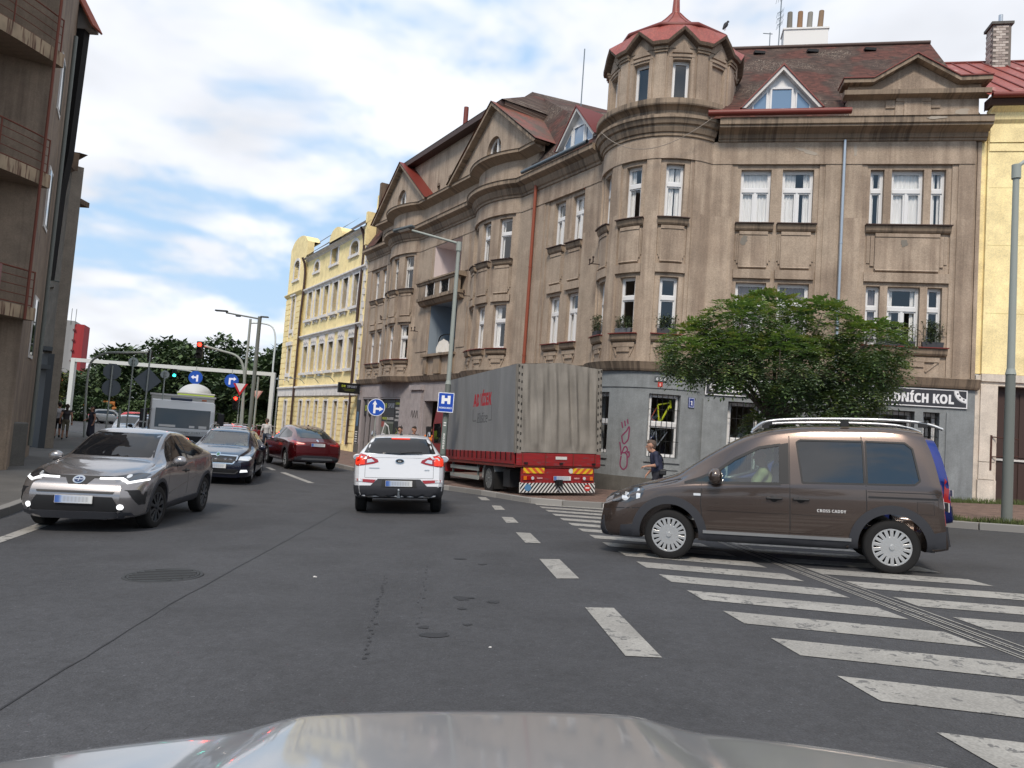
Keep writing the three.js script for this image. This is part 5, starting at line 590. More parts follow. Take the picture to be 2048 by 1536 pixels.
// ---------- yellow house at the right edge ----------
{
  const F = lineF(...ptA(UE + 0.02), ...ptA(20)), a = (u) => u - UE - 0.02, Y = thing('yellow_house', 'yellow rendered house with red tin roof at the right edge', 'building');
  const W = new GB(); W.sb(F, a(9.74), a(19), 4.25, 12.3, -0.4, 0.0); W.sb(F, a(9.6), a(9.74), 4.25, 12.3, -0.4, -0.12); W.sb(F, a(9.76), a(19), 11.15, 11.4, -0.2, 0.03); W.sb(F, a(9.76), a(19), 11.42, 12.0, -0.2, 0.06); W.mould(F, a(9.7), a(19), [[0.05, 12.0], [0.15, 12.1], [0.2, 12.3], [0.4, 12.42], [-0.1, 12.45]]); part(Y, 'wall', W.build(), yellowR);
  const B = new GB(); B.wall(F, a(9.6), a(19), -1, 4.2, -0.4, -0.04, [[a(10.22), a(13.6), -1, 3.9]]); B.sb(F, a(9.74), a(19), 4.02, 4.24, -0.2, 0.03); B.sb(F, a(9.73), a(10.18), 1.6, 3.9, -0.2, 0.02); B.sb(F, a(9.7), a(10.2), -0.5, 1.05, -0.2, 0.05); B.sb(F, a(9.73), a(10.18), 1.07, 1.58, -0.2, 0.02); part(Y, 'base_wall', B.build(), creamM);
  const dM = mat(0x3d2a25, 0.6); const dg = part(Y, 'garage_door', new GB().sb(F, a(10.2), a(13.62), -0.5, 3.9, -0.42, -0.35).build(), dM); for (let k = 0; k < 5; k++) part(dg, 'panel', new GB().sb(F, a(10.28 + k * 0.66), a(10.86 + k * 0.66), 0.2, 1.6, -0.36, -0.32).build(), dM); for (let k = 0; k < 5; k++) part(dg, 'panel', new GB().sb(F, a(10.28 + k * 0.66), a(10.86 + k * 0.66), 1.78, 3.7, -0.36, -0.32).build(), dM); part(dg, 'rail', new GB().sb(F, a(10.2), a(13.6), 1.66, 1.72, -0.36, -0.3).build(), whiteOld);
  for (const [v, h] of [[10.0, 1], [8.2, 1], [6.1, 1]]) part(Y, 'render_joint', new GB().sb(F, a(9.8), a(19), v, v + 0.008, 0.0, 0.003).build(), mat(0xb9a766, 0.9));
  part(Y, 'cable', tube([F.p(a(12.2), 5.2, 0.05), F.p(a(12.1), 4.5, 0.1)], 0.02), tinDark); part(Y, 'plaque', new GB().sb(F, a(10.95), a(11.3), 4.5, 5.2, 0, 0.05).build(), tinDark);
  const e = new GB(); e.mould(F, a(9.62), a(19), [[0, 12.44], [0.35, 12.46], [0.45, 12.62], [0.42, 12.72], [0, 12.75]]); part(Y, 'eave', e.build(), tinDark); part(Y, 'gutter', tube([F.p(a(9.62), 12.72, 0.5), F.p(a(19), 12.72, 0.5)], 0.09, 10), gutterRed);
  const q = (u, v, d) => F.p(a(u), v, d), R = new GB(); R.quad(q(9.55, 12.75, 0.45), q(19, 12.75, 0.45), q(19, 16.6, -5.2), q(9.55, 16.6, -5.2), [0, 0], [10, 0], [10, 7], [0, 7]); const rf = part(Y, 'roof', R.build(), mat(0xffffff, 0.5, { map: roofRed.map, color: 0xd8a8a0 })); for (let u = 9.8; u < 16; u += 0.52) part(rf, 'seam', tube([q(u, 12.78, 0.45), q(u, 16.62, -5.2)], 0.025, 5), gutterRed); part(rf, 'ridge', tube([q(9.55, 16.62, -5.2), q(19, 16.62, -5.2)], 0.06, 6), gutterRed); part(rf, 'skylight', new GB().sb(F, a(11.75), a(12.6), 13.9, 14.0, -1.8, -0.9).build(), blackMetal);
  // brick chimney, brick by brick
  const c0 = F.p(a(11.7), 0, -4.6), ch = new THREE.Group(); ch.name = 'chimney'; ch.position.set(c0[0], 15.7, c0[2]); ch.rotation.y = -Math.atan2(tA[1], tA[0]); Y.add(ch);
  part(ch, 'mortar_core', box(0.6, 1.9, 0.6, 0, 0.95, 0), mat(0x77706a, 0.95)); const bg = new THREE.BoxGeometry(0.2, 0.085, 0.02), bm = [0xb9b0a8, 0xa89e96, 0xc4bcb4, 0x9a908a].map((k) => mat(k, 0.9)); let bi = 0;
  for (let r = 0; r < 18; r++) for (let f = 0; f < 2; f++) for (let k = 0; k < 3; k++) { const off = (r % 2 ? 0.1 : 0) - 0.2 + k * 0.21; if (off > 0.21) continue; const m = part(ch, bi ? 'brick_' + String(bi).padStart(3, '0') : 'brick', bg, bm[Math.floor(rnd() * 4)]); bi++; m.scale.x = Math.min(1, 1); if (!f) m.position.set(clamp(off, -0.2, 0.2), 0.1 + r * 0.1, 0.305); else { m.position.set(-0.305, 0.1 + r * 0.1, clamp(off, -0.2, 0.2)); m.rotation.y = PI / 2; } }
  part(ch, 'cap', box(0.74, 0.1, 0.74, 0, 1.93, 0), plinthM); part(ch, 'flue', cyl(0.075, 0.075, 0.45, 0.05, 2.18, 0), zinc);
  const g = FL.p(loA(UE) - 0.01, 0, 0); part(Y, 'iron_hook', mg([tube([F.p(a(10.05), 2.4, 0.02), F.p(a(10.05), 1.35, 0.02)], 0.03, 6), tube([F.p(a(10.05), 2.35, 0.02), F.p(a(10.6), 2.3, 0.5)], 0.018, 5), tube([F.p(a(10.05), 1.75, 0.02), F.p(a(10.6), 1.8, 0.5)], 0.018, 5)]), mat(0x4a2c24, 0.8));
}
// ---------- vehicles ----------
const csg = new Evaluator(); csg.attributes = ['position', 'normal', 'uv'];
const bspline = (c, n) => { // clamped quadratic B-spline of control points [z, y]
  const m = c.length, segs = m - 2, out = []; for (let i = 0; i <= n; i++) { const t = Math.min(i / n * segs, segs - 1e-9), k = Math.floor(t), u = t - k; const a = k === 0 ? c[0] : [(c[k][0] + c[k + 1][0]) / 2, (c[k][1] + c[k + 1][1]) / 2], b = c[k + 1], d = k === segs - 1 ? c[m - 1] : [(c[k + 1][0] + c[k + 2][0]) / 2, (c[k + 1][1] + c[k + 2][1]) / 2]; out.push([0, 1].map((q) => (1 - u) * (1 - u) * a[q] + 2 * u * (1 - u) * b[q] + u * u * d[q])); } return out; };
function loft(sp, ins = 0, xa, xb, yf) {               // closed body skin: x forward, y up, z to the right
  const top = pchip(sp.top), belt = pchip(sp.belt), low = pchip(sp.low), w = pchip(sp.w), wt = pchip(sp.wt), nose = pchip(sp.nose), tail = pchip(sp.tail), x0 = xa ?? sp.x0, x1 = xb ?? sp.x1, M = 26;
  const st = []; const NS = 64; for (let i = 0; i <= NS; i++) { const t = i / NS; st.push(x0 + (x1 - x0) * (0.5 - 0.5 * Math.cos(PI * t) * (0.55 + 0.45 * Math.abs(Math.cos(PI * t))))); }
  const P = [], I = [], row = 2 * M + 1 - 0, cr = sp.crown ?? 0.05;
  const sec = (x) => {
    const W = w(x) - ins, T = wt(x) - ins, yt = top(x) - ins * 1.2, yl = yf ?? low(x), c = Math.min(cr, (yt - yl) * 0.2), ye = yt - c, yb = Math.min(belt(x), ye - 0.03), h = yb - yl;
    return bspline([[0, yl], [W * 0.8, yl], [W * 0.955, yl + 0.02], [W * 0.985, yl + h * 0.25], [W, yl + h * 0.55], [W * 0.995, yb - 0.05], [lerp(W, T, 0.10), yb + 0.02], [lerp(W, T, 0.5), lerp(yb, ye, 0.5)], [T + 0.012, ye - 0.05], [T * 0.94, ye + c * 0.45], [T * 0.5, yt - c * 0.05], [0, yt]], M);
  };
  for (const x of st) { const q = sec(x); const full = [...q, ...q.slice(1, -1).reverse().map(([z, y]) => [-z, y])]; for (const [z, y] of full) { const fx = x + (x > sp.xn ? nose(y) * sstep(sp.xn, sp.x1, x) : 0) + (x < sp.xt ? tail(y) * sstep(sp.xt, sp.x0, x) : 0); P.push(fx, y, z); } }
  const n = 2 * M; for (let i = 0; i < st.length - 1; i++) for (let j = 0; j < n; j++) { const a = i * n + j, b = i * n + (j + 1) % n, c = a + n, d = b + n; I.push(a, b, c, b, d, c); }
  for (const [o, f] of [[0, 1], [(st.length - 1) * n, 0]]) for (let j = 0; j < M; j++) { const a = o + j, b = o + j + 1, c = o + (n - j) % n, d = o + (n - j - 1) % n; const T = (p, q, r) => (f ? I.push(p, r, q) : I.push(p, q, r)); if (j > 0) T(a, b, c); if (j < M - 1) T(b, d, c); }
  let g = new THREE.BufferGeometry(); g.setAttribute('position', new THREE.Float32BufferAttribute(P, 3)); g.setIndex(I); g.setAttribute('uv', new THREE.Float32BufferAttribute(new Float32Array(P.length / 3 * 2), 2)); g.computeVertexNormals();
  // make sure the skin faces outwards
  const vol = (() => { let v = 0; const A = g.attributes.position, q = (i) => new THREE.Vector3().fromBufferAttribute(A, I[i]); for (let i = 0; i < I.length; i += 3) v += q(i).dot(q(i + 1).cross(q(i + 2))); return v; })(); if (vol < 0) { for (let i = 0; i < I.length; i += 3) [I[i + 1], I[i + 2]] = [I[i + 2], I[i + 1]]; g.setIndex(I); g.computeVertexNormals(); }
  return g;
}
const rayV = new THREE.Ray();
function patcher(skin) {                               // lays flat outlines onto the skin: side (x,y), front/rear (z,y), top (x,z)
  const bvh = new MeshBVH(skin.clone());
  const axes = { right: (a, b) => [[a, b, 3], [0, 0, -1]], left: (a, b) => [[a, b, -3], [0, 0, 1]], front: (a, b) => [[5, b, a], [-1, 0, 0]], rear: (a, b) => [[-5, b, a], [1, 0, 0]], top: (a, b) => [[a, 4, b], [0, -1, 0]] };
  const hit = (ax, a, b) => { const [o, d] = axes[ax](a, b); rayV.origin.set(...o); rayV.direction.set(...d); const h = bvh.raycastFirst(rayV, THREE.DoubleSide); if (!h) return null; const n = h.face.normal.clone(); if (n.dot(rayV.direction) > 0) n.negate(); return { p: h.point, n }; };
  const lay = (ax, pts, off = 0.004, edge = 0.09, skirt = 0.02) => {
    let g = new THREE.ShapeGeometry(Array.isArray(pts) ? poly(pts) : pts, 16); g.deleteAttribute('normal'); g.deleteAttribute('uv'); g = tess(g.toNonIndexed(), edge, 8); g = mergeVertices(g, 1e-5); const p = g.attributes.position, ok = [], nn = [], base = [];
    for (let i = 0; i < p.count; i++) { const h = hit(ax, p.getX(i), p.getY(i)); ok.push(!!h); if (h) { nn.push(h.n); base.push(h.p); } else { nn.push(null); base.push(null); } }
    const I = []; for (let i = 0; i < g.index.count; i += 3) { const t = [0, 1, 2].map((k) => g.index.getX(i + k)); if (t.every((k) => ok[k])) I.push(...t); }
    const P = [], n = p.count; for (let i = 0; i < n; i++) { const q = ok[i] ? base[i].clone().addScaledVector(nn[i], off) : new THREE.Vector3(); P.push(q.x, q.y, q.z); }
    const dirv = new THREE.Vector3(...axes[ax](0, 0)[1]); { const A = (k) => new THREE.Vector3(P[k * 3], P[k * 3 + 1], P[k * 3 + 2]); let s = 0; for (let i = 0; i < I.length; i += 3) s += A(I[i + 1]).sub(A(I[i])).cross(A(I[i + 2]).sub(A(I[i]))).dot(dirv); if (s > 0) for (let i = 0; i < I.length; i += 3) [I[i + 1], I[i + 2]] = [I[i + 2], I[i + 1]]; }
    const ec = new Map(); for (let i = 0; i < I.length; i += 3) for (let k = 0; k < 3; k++) { const a = I[i + k], b = I[i + (k + 1) % 3], key = Math.min(a, b) + '_' + Math.max(a, b); if (ec.has(key)) ec.set(key, null); else ec.set(key, [a, b]); }
    const G2 = new THREE.BufferGeometry(); for (let i = 0; i < n; i++) { const q = ok[i] ? base[i].clone().addScaledVector(nn[i], off - skirt) : new THREE.Vector3(); P.push(q.x, q.y, q.z); }
    const T = I.slice(); G2.setAttribute('position', new THREE.Float32BufferAttribute(P, 3)); G2.setIndex(T); G2.computeVertexNormals(); const out = G2.toNonIndexed();
    const sk = []; for (const e of ec.values()) if (e) sk.push(e[1], e[0], e[0] + n, e[1], e[0] + n, e[1] + n); const res = [out]; if (sk.length) { const S = new THREE.BufferGeometry(); S.setAttribute('position', new THREE.Float32BufferAttribute(P, 3)); S.setIndex(sk); const s2 = S.toNonIndexed(); s2.computeVertexNormals(); res.push(s2); }
    const m = mergeGeometries(res); m.setAttribute('uv', new THREE.Float32BufferAttribute(new Float32Array(m.attributes.position.count * 2), 2)); return m;
  };
  const line = (ax, pts, w = 0.006, off = 0.0015) => { const out = []; for (let i = 0; i < pts.length - 1; i++) { const [a, b] = [pts[i], pts[i + 1]], dx = b[0] - a[0], dy = b[1] - a[1], l = Math.hypot(dx, dy), nx = -dy / l * w / 2, ny = dx / l * w / 2; out.push(lay(ax, [[a[0] + nx, a[1] + ny], [a[0] - nx, a[1] - ny], [b[0] - nx, b[1] - ny], [b[0] + nx, b[1] + ny]], off, 0.1, 0.004)); } return mg(out); };
  const strip = (ax, pts, w, off = 0.006) => line(ax, pts, w, off);
  return { hit, lay, line, strip };
}
const paint = (c, o = {}) => mat(c, o.rough ?? 0.24, { metalness: o.metal ?? 0.7, clearcoat: 1, clearcoatRoughness: 0.04 });
const carGlass = mat([0.008, 0.009, 0.011], 0.03, { ior: 1.5 }), carGlassGreen = mat([0.02, 0.028, 0.03], 0.03, { ior: 1.62 }), clearCarGlass = mat(0xc2d2cc, 0.01, { transmission: 1, thickness: 0, ior: 2.2 }), tintGlass = mat(0x3c3c3c, 0.01, { transmission: 1, thickness: 0, ior: 2.0 });
const lampGlass = mat(0xd9dde0, 0.08, { ior: 1.8, metalness: 0.3 }), lampDark = mat(0x2a2c30, 0.12, { ior: 1.9 }), redLamp = mat([0.30, 0.008, 0.008], 0.12, { ior: 1.7 }), redLit = mat([0.5, 0.02, 0.01], 0.2, { emissive: new THREE.Color(1, 0.07, 0.02), emissiveIntensity: 0.42 }), drl = mat(0xffffff, 0.2, { emissive: new THREE.Color(0.95, 0.98, 1), emissiveIntensity: 0.75 }), silverP = mat(0xb7babd, 0.3, { metalness: 0.8 }), darkTrim = mat(0x1b1c1f, 0.6), cladM = mat(0x303238, 0.7), orangeLamp = mat([0.6, 0.16, 0.01], 0.2);
const plateTex = canvasTex(256, 56, (g, w, h) => { const gr = g.createLinearGradient(0, 0, w, 0); gr.addColorStop(0, '#3c5fa8'); gr.addColorStop(0.1, '#4a6bad'); gr.addColorStop(0.2, '#a9b6cb'); gr.addColorStop(1, '#cfd2d2'); g.fillStyle = gr; g.fillRect(0, 0, w, h); for (let k = 0; k < 7; k++) { const x = w * (0.26 + k * 0.1), q = g.createLinearGradient(x - 16, 0, x + 16, 0); q.addColorStop(0, 'rgba(140,142,146,0)'); q.addColorStop(0.5, 'rgba(140,142,146,0.55)'); q.addColorStop(1, 'rgba(140,142,146,0)'); g.fillStyle = q; g.fillRect(x - 16, h * 0.15, 32, h * 0.7); } });
const plateM = mat(0xffffff, 0.5, { map: plateTex });
function plate(car, x, y, z, dir, w = 0.52) { x += dir * 0.025; const p = part(car, 'number_plate', X(new THREE.BoxGeometry(0.012, 0.115, w), x, y, z), whiteOld); part(p, 'print', X(new THREE.PlaneGeometry(w - 0.01, 0.105), x + dir * 0.008, y, z, 0, dir > 0 ? PI / 2 : -PI / 2), plateM); }
function wheelGeo(R, wid, rimR, slots, slotW, slotR0, slotR1) {
  const ty = new THREE.LatheGeometry([[rimR, -wid / 2 + 0.01], [rimR + 0.02, -wid / 2], [R - 0.03, -wid / 2 + 0.004], [R - 0.008, -wid / 2 + 0.025], [R, -wid / 2 + 0.05], [R, wid / 2 - 0.05], [R - 0.008, wid / 2 - 0.025], [R - 0.03, wid / 2 - 0.004], [rimR + 0.02, wid / 2], [rimR, wid / 2 - 0.01]].map((p) => new THREE.Vector2(...p)), 44).rotateX(PI / 2);
  const s = new THREE.Shape().absarc(0, 0, rimR + 0.006, 0, 2 * PI, false); for (let k = 0; k < slots; k++) { const a = k / slots * 2 * PI, h = new THREE.Path(), c = Math.cos(a), n = Math.sin(a), q = [[slotR0, -slotW * 0.35], [slotR0, slotW * 0.35], [slotR1, slotW], [slotR1, -slotW]].map(([r, t]) => [r * c - t * n, r * n + t * c]); q.forEach((p, i) => (i ? h.lineTo(...p) : h.moveTo(...p))); h.closePath(); s.holes.push(h); }
  const face = new THREE.ExtrudeGeometry(s, { depth: 0.02, bevelEnabled: true, bevelSize: 0.004, bevelThickness: 0.006, bevelSegments: 2, curveSegments: 40 }); face.translate(0, 0, wid / 2 - 0.035);
  const drum = new THREE.CylinderGeometry(rimR, rimR, wid - 0.06, 32, 1, true).rotateX(PI / 2), disc = X(new THREE.CircleGeometry(rimR, 32), 0, 0, -0.02), hub = cyl(0.03, 0.034, 0.02, 0, 0, wid / 2 + 0.0, PI / 2, 0, 0, 20);
  return { ty, face: mg([face, hub]), back: mg([drum, disc]) };
}
function wheels(car, sp, wg, rimM, steer = 0) {
  for (const [x, f] of [[sp.wb / 2, 1], [-sp.wb / 2, 0]]) for (const k of [1, -1]) { const w = new THREE.Group(); w.name = 'wheel'; w.position.set(x, sp.R, k * sp.tr); w.rotation.y = (k < 0 ? PI : 0) + (f ? steer : 0); car.add(w); part(w, 'tyre', wg.ty, rubber); part(w, 'rim', wg.face, rimM); part(w, 'brake_disc', wg.back, blackMetal); }
}
const wheelWell = (sp, ra) => { const l = []; for (const x of [sp.wb / 2, -sp.wb / 2]) for (const k of [1, -1]) l.push(cyl(ra, ra, 0.62, x, sp.R + (sp.archY || 0.01), k * (sp.W / 2 - 0.08 + 0.0), PI / 2, 0, 0, 40)); return mg(l); };
function cut(geo, tool) { const a = new Brush(geo.index ? geo : mergeVertices(geo)), b = new Brush(tool); a.updateMatrixWorld(); b.updateMatrixWorld(); return csg.evaluate(a, b, SUBTRACTION).geometry; }
function bodyShell(sp, opt = {}) {                     // skin with wheel wells, hollow when windows must show the cabin
  const skin = loft(sp); let g = cut(skin, wheelWell(sp, sp.ra));
  if (opt.hollow) { const [xa, xb, yf] = opt.hollow; g = cut(g, loft(sp, 0.055, xa, xb, yf)); for (const t of opt.openings) g = cut(g, t); }
  g.clearGroups(); return { skin, g };
}
function place(car, x, z, az) {                        // az: heading, 0 = away from the camera (-z), positive to the right; sits on the sloping road
  const f = new THREE.Vector3(Math.sin(az), 0, -Math.cos(az)), e = 0.4, n = new THREE.Vector3(-(G(x + e, z) - G(x - e, z)) / (2 * e), 1, -(G(x, z + e) - G(x, z - e)) / (2 * e)).normalize(); f.addScaledVector(n, -f.dot(n)).normalize(); const r = new THREE.Vector3().crossVectors(f, n);
  car.quaternion.setFromRotationMatrix(new THREE.Matrix4().makeBasis(f, n, r)); car.position.set(x, G(x, z), z);
}
const mirror = (car, x, y, z, m, k, sc = 1) => { const g = new THREE.Group(); g.name = 'mirror'; car.add(g); part(g, 'housing', X(new THREE.SphereGeometry(0.1, 18, 14).scale(0.72 * sc, 0.85 * sc, 1.15), x, y, k * z), m); part(g, 'glass', X(new THREE.CircleGeometry(0.075, 18).scale(1.25, 0.85, 1), x - 0.075, y, k * z, 0, -PI / 2), chrome); part(g, 'arm', box(0.07, 0.04, 0.12, x + 0.01, y - 0.07, k * (z - 0.09)), darkTrim); };
const both = (fn) => { fn('right', 1); fn('left', -1); };
const handle = (car, S, ax, k, x, y) => { const h = S.hit(ax, x, y); if (h) part(car, 'door_handle', mg([X(new THREE.CapsuleGeometry(0.016, 0.17, 4, 8), x, y, h.p.z + k * 0.03, 0, 0, PI / 2), sph(0.045, x, y - 0.005, h.p.z - k * 0.0, 1.1, 0.9, 0.25)]), darkTrim); };
const ringArc = (x, y, r0, r1, a0, a1, n = 22) => { const p = []; for (let i = 0; i <= n; i++) { const a = lerp(a0, a1, i / n); p.push([x + Math.cos(a) * r1, y + Math.sin(a) * r1]); } for (let i = n; i >= 0; i--) { const a = lerp(a0, a1, i / n); p.push([x + Math.cos(a) * r0, y + Math.sin(a) * r0]); } return p; };

// --- compact van (seen from its left side) ---
function makeVan(name, label, colour, detailed) {
  const car = thing(name, label, 'van', [0, 0, 0], 0), col = paint(colour), sp = { wb: 2.68, R: 0.325, tr: 0.76, W: 1.79, ra: 0.385, archY: 0.02, x0: -1.93, x1: 2.27, xn: 1.0, xt: -1.2, crown: 0.06,
    top: [[-2.06, 1.75], [-1.85, 1.79], [-1.2, 1.825], [-0.5, 1.82], [0.0, 1.775], [0.35, 1.68], [0.75, 1.47], [1.05, 1.275], [1.28, 1.135], [1.5, 1.07], [1.8, 0.99], [2.08, 0.90], [2.27, 0.80]],
    belt: [[-2.06, 1.06], [0, 1.03], [1.0, 0.99], [1.6, 0.92], [2.27, 0.66]], low: [[-2.06, 0.34], [-1.7, 0.27], [1.7, 0.25], [2.27, 0.24]],
    w: [[-2.06, 0.80], [-1.98, 0.865], [-1.8, 0.89], [1.5, 0.895], [1.85, 0.87], [2.08, 0.79], [2.27, 0.62]], wt: [[-2.06, 0.665], [-1.6, 0.70], [0.2, 0.685], [0.9, 0.66], [1.25, 0.70], [1.8, 0.70], [2.27, 0.52]],
    nose: [[0.2, -0.02], [0.35, 0.02], [0.55, 0.0], [0.75, -0.04], [0.95, -0.16], [1.2, -0.3]], tail: [[0.3, -0.04], [0.55, 0.0], [0.95, 0.03], [1.4, 0.10], [1.8, 0.22]] };
  const fw = [[0.72, 1.03], [-0.06, 1.045], [-0.06, 1.545], [0.2, 1.50], [0.5, 1.345], [0.72, 1.185]], qw = [[1.14, 1.015], [0.77, 1.03], [0.77, 1.16], [0.95, 1.08]];
  const sw = [[-0.32, 1.07], [-1.04, 1.08], [-1.04, 1.61], [-0.3, 1.61], [-0.26, 1.58]], rw = [[-1.07, 1.08], [-1.60, 1.09], [-1.66, 1.14], [-1.60, 1.53], [-1.52, 1.60], [-1.07, 1.61]];
  const zcut = (p) => X(ext(p, 4), 0, 0, -2), xcut = (p, x0, d) => X(ext(p.map(([z, y]) => [-z, y]), d), x0, 0, 0, 0, PI / 2, 0);
  const wsPts = [[-0.60, 1.20], [0.60, 1.20], [0.52, 1.64], [-0.52, 1.64]];
  const { skin, g } = bodyShell(sp, detailed ? { hollow: [-1.95, 1.35, 0.5], openings: [zcut(fw), zcut(sw), zcut(rw), xcut(wsPts, 0.3, 1.4)] } : {});
  const S = patcher(skin), body = part(car, 'body', g, col);
  both((ax, k) => {
    for (const [p, gm, nm] of [[fw, detailed ? clearCarGlass : carGlass, 'front_window'], [sw, detailed ? tintGlass : carGlass, 'side_window'], [rw, detailed ? tintGlass : carGlass, 'rear_side_window']]) part(car, nm, S.lay(ax, p, detailed ? -0.006 : 0.003, 0.12, detailed ? 0.001 : 0.01), gm);
    part(car, 'quarter_window', S.lay(ax, qw, 0.003, 0.1, 0.01), carGlassGreen);
    if (!detailed) { part(car, 'tail_lamp', S.lay(ax, [[-1.8, 0.62], [-2.1, 0.62], [-2.1, 1.06], [-1.84, 1.08]], 0.008), redLamp); return; }
    // rubber surrounds
    const fr = (p, w) => S.line(ax, [...p, p[0]], w, 0.003); part(car, 'window_seal', mg([fr(fw, 0.035), fr(sw, 0.022), fr(rw, 0.022), fr(qw, 0.03)]), darkTrim); part(car, 'window_pillar', S.lay(ax, [[-0.05, 1.045], [-0.16, 1.05], [-0.16, 1.57], [-0.05, 1.55]], 0.004), darkTrim);
    // wheel-arch cladding, sill cladding with bright strip
    for (const x of [sp.wb / 2, -sp.wb / 2]) part(car, 'arch_cladding', S.lay(ax, ringArc(x, sp.R + 0.02, 0.384, 0.49, -0.12, PI + 0.12, 28), 0.012, 0.08), cladM);
    part(car, 'sill_cladding', S.lay(ax, [[0.86, 0.275], [-0.86, 0.275], [-0.86, 0.41], [0.86, 0.41]], 0.012), cladM); part(car, 'sill_strip', S.lay(ax, [[0.90, 0.375], [-0.88, 0.375], [-0.88, 0.412], [0.90, 0.412]], 0.024), silverP);
    part(car, 'bumper_corner', S.lay(ax, [[2.0, 0.27], [1.72, 0.27], [1.80, 0.44], [1.98, 0.42]], 0.012), cladM); part(car, 'rear_bumper_corner', S.lay(ax, [[-1.80, 0.33], [-2.05, 0.36], [-2.05, 0.58], [-1.80, 0.52]], 0.012), cladM);
    part(car, 'rub_strip', S.strip(ax, [[0.84, 0.69], [-0.15, 0.69]], 0.03, 0.012), col); part(car, 'rub_strip', S.strip(ax, [[-0.19, 0.69], [-0.80, 0.69]], 0.03, 0.012), col); part(car, 'sill_crease', S.strip(ax, [[0.84, 0.45], [-0.80, 0.45]], 0.02, 0.008), col);
    for (const l of [[[-0.17, 0.42], [-0.17, 1.74]], [[0.9, 0.42], [0.93, 0.75], [0.92, 1.0]], [[-1.02, 1.76], [-1.055, 1.08], [-1.06, 0.72]], [[-1.07, 0.99], [-1.96, 0.99]], [[1.72, 0.66], [2.06, 0.64]], [[1.2, 1.06], [1.45, 1.0], [1.75, 0.955], [1.98, 0.89]]]) part(car, 'panel_gap', S.line(ax, l, 0.010), darkTrim);
    part(car, 'door_track', S.strip(ax, [[-1.08, 0.925], [-1.85, 0.925]], 0.022, 0.004), darkTrim); handle(car, S, ax, k, 0.02, 0.86); handle(car, S, ax, k, -0.30, 0.86);
    part(car, 'headlight', S.lay(ax, [[2.12, 0.72], [1.88, 0.72], [1.70, 0.80], [1.66, 0.90], [1.74, 0.935], [2.0, 0.87], [2.12, 0.81]], 0.007), lampDark); part(car, 'headlight_lens', S.lay(ax, ringArc(1.92, 0.80, 0.0, 0.055, 0, 2 * PI, 18), 0.010), lampGlass); part(car, 'headlight_lens', S.lay(ax, [[1.77, 0.775], [1.72, 0.79], [1.71, 0.90], [1.77, 0.90]], 0.010), lampGlass);
    part(car, 'side_indicator', S.lay(ax, [[1.02, 0.855], [0.93, 0.855], [0.93, 0.885], [1.02, 0.885]], 0.012), lampGlass); part(car, 'tail_lamp', S.lay(ax, [[-1.97, 0.62], [-2.1, 0.62], [-2.1, 1.06], [-1.98, 1.08]], 0.008), redLamp); part(car, 'fuel_flap', S.line(ax, [[-1.62, 0.74], [-1.80, 0.74], [-1.80, 0.89], [-1.62, 0.89], [-1.62, 0.74]], 0.004), darkTrim);
    const rail = part(car, 'roof_rail', mg([tube([[0.28, 1.73, k * 0.62], [0.15, 1.83, k * 0.615], [0, 1.865, k * 0.61], [-0.9, 1.895, k * 0.61], [-1.65, 1.87, k * 0.61], [-1.85, 1.83, k * 0.61], [-1.97, 1.78, k * 0.62]], 0.02, 8)]), silverP); for (const x of [0.08, -0.85, -1.75]) part(rail, 'rail_foot', box(0.10, 0.07, 0.035, x, 1.835, k * 0.61), darkTrim);
  });
  part(car, 'tail_lamp', S.lay('rear', [[0.74, 0.62], [0.86, 0.62], [0.84, 1.1], [0.70, 1.1]], 0.008), redLamp); part(car, 'tail_lamp', S.lay('rear', [[-0.74, 0.62], [-0.70, 1.1], [-0.84, 1.1], [-0.86, 0.62]], 0.008), redLamp); part(car, 'lamp_window', S.lay('rear', [[0.75, 0.82], [0.85, 0.82], [0.84, 0.94], [0.735, 0.94]], 0.012), lampGlass); part(car, 'lamp_window', S.lay('rear', [[-0.75, 0.82], [-0.735, 0.94], [-0.84, 0.94], [-0.85, 0.82]], 0.012), lampGlass); part(car, 'rear_window', S.lay('rear', [[-0.62, 1.14], [0.62, 1.14], [0.56, 1.62], [-0.56, 1.62]], 0.004), carGlass);
  part(car, 'rear_bumper', S.lay('rear', [[-0.8, 0.36], [0.8, 0.36], [0.84, 0.60], [-0.84, 0.60]], 0.03, 0.1, 0.05), cladM);
  part(car, 'windscreen', S.lay('front', wsPts, detailed ? -0.006 : 0.004, 0.12, detailed ? 0.001 : 0.01), detailed ? clearCarGlass : carGlassGreen); part(car, 'grille', S.lay('front', [[-0.5, 0.74], [0.5, 0.74], [0.46, 0.84], [-0.46, 0.84]], 0.006), darkTrim); part(car, 'front_bumper', S.lay('front', [[-0.7, 0.26], [0.7, 0.26], [0.66, 0.52], [-0.66, 0.52]], 0.01), cladM); plate(car, 2.30, 0.58, 0, 1); plate(car, -2.08, 0.80, 0, -1);
  both((ax, k) => { mirror(car, 0.74, 1.12, 1.0, col, k, 1.25); });
  wheels(car, sp, wheelGeo(0.325, 0.2, 0.222, 18, 0.018, 0.125, 0.208), mat(0xc3c5c6, 0.3, { metalness: 0.6 }));
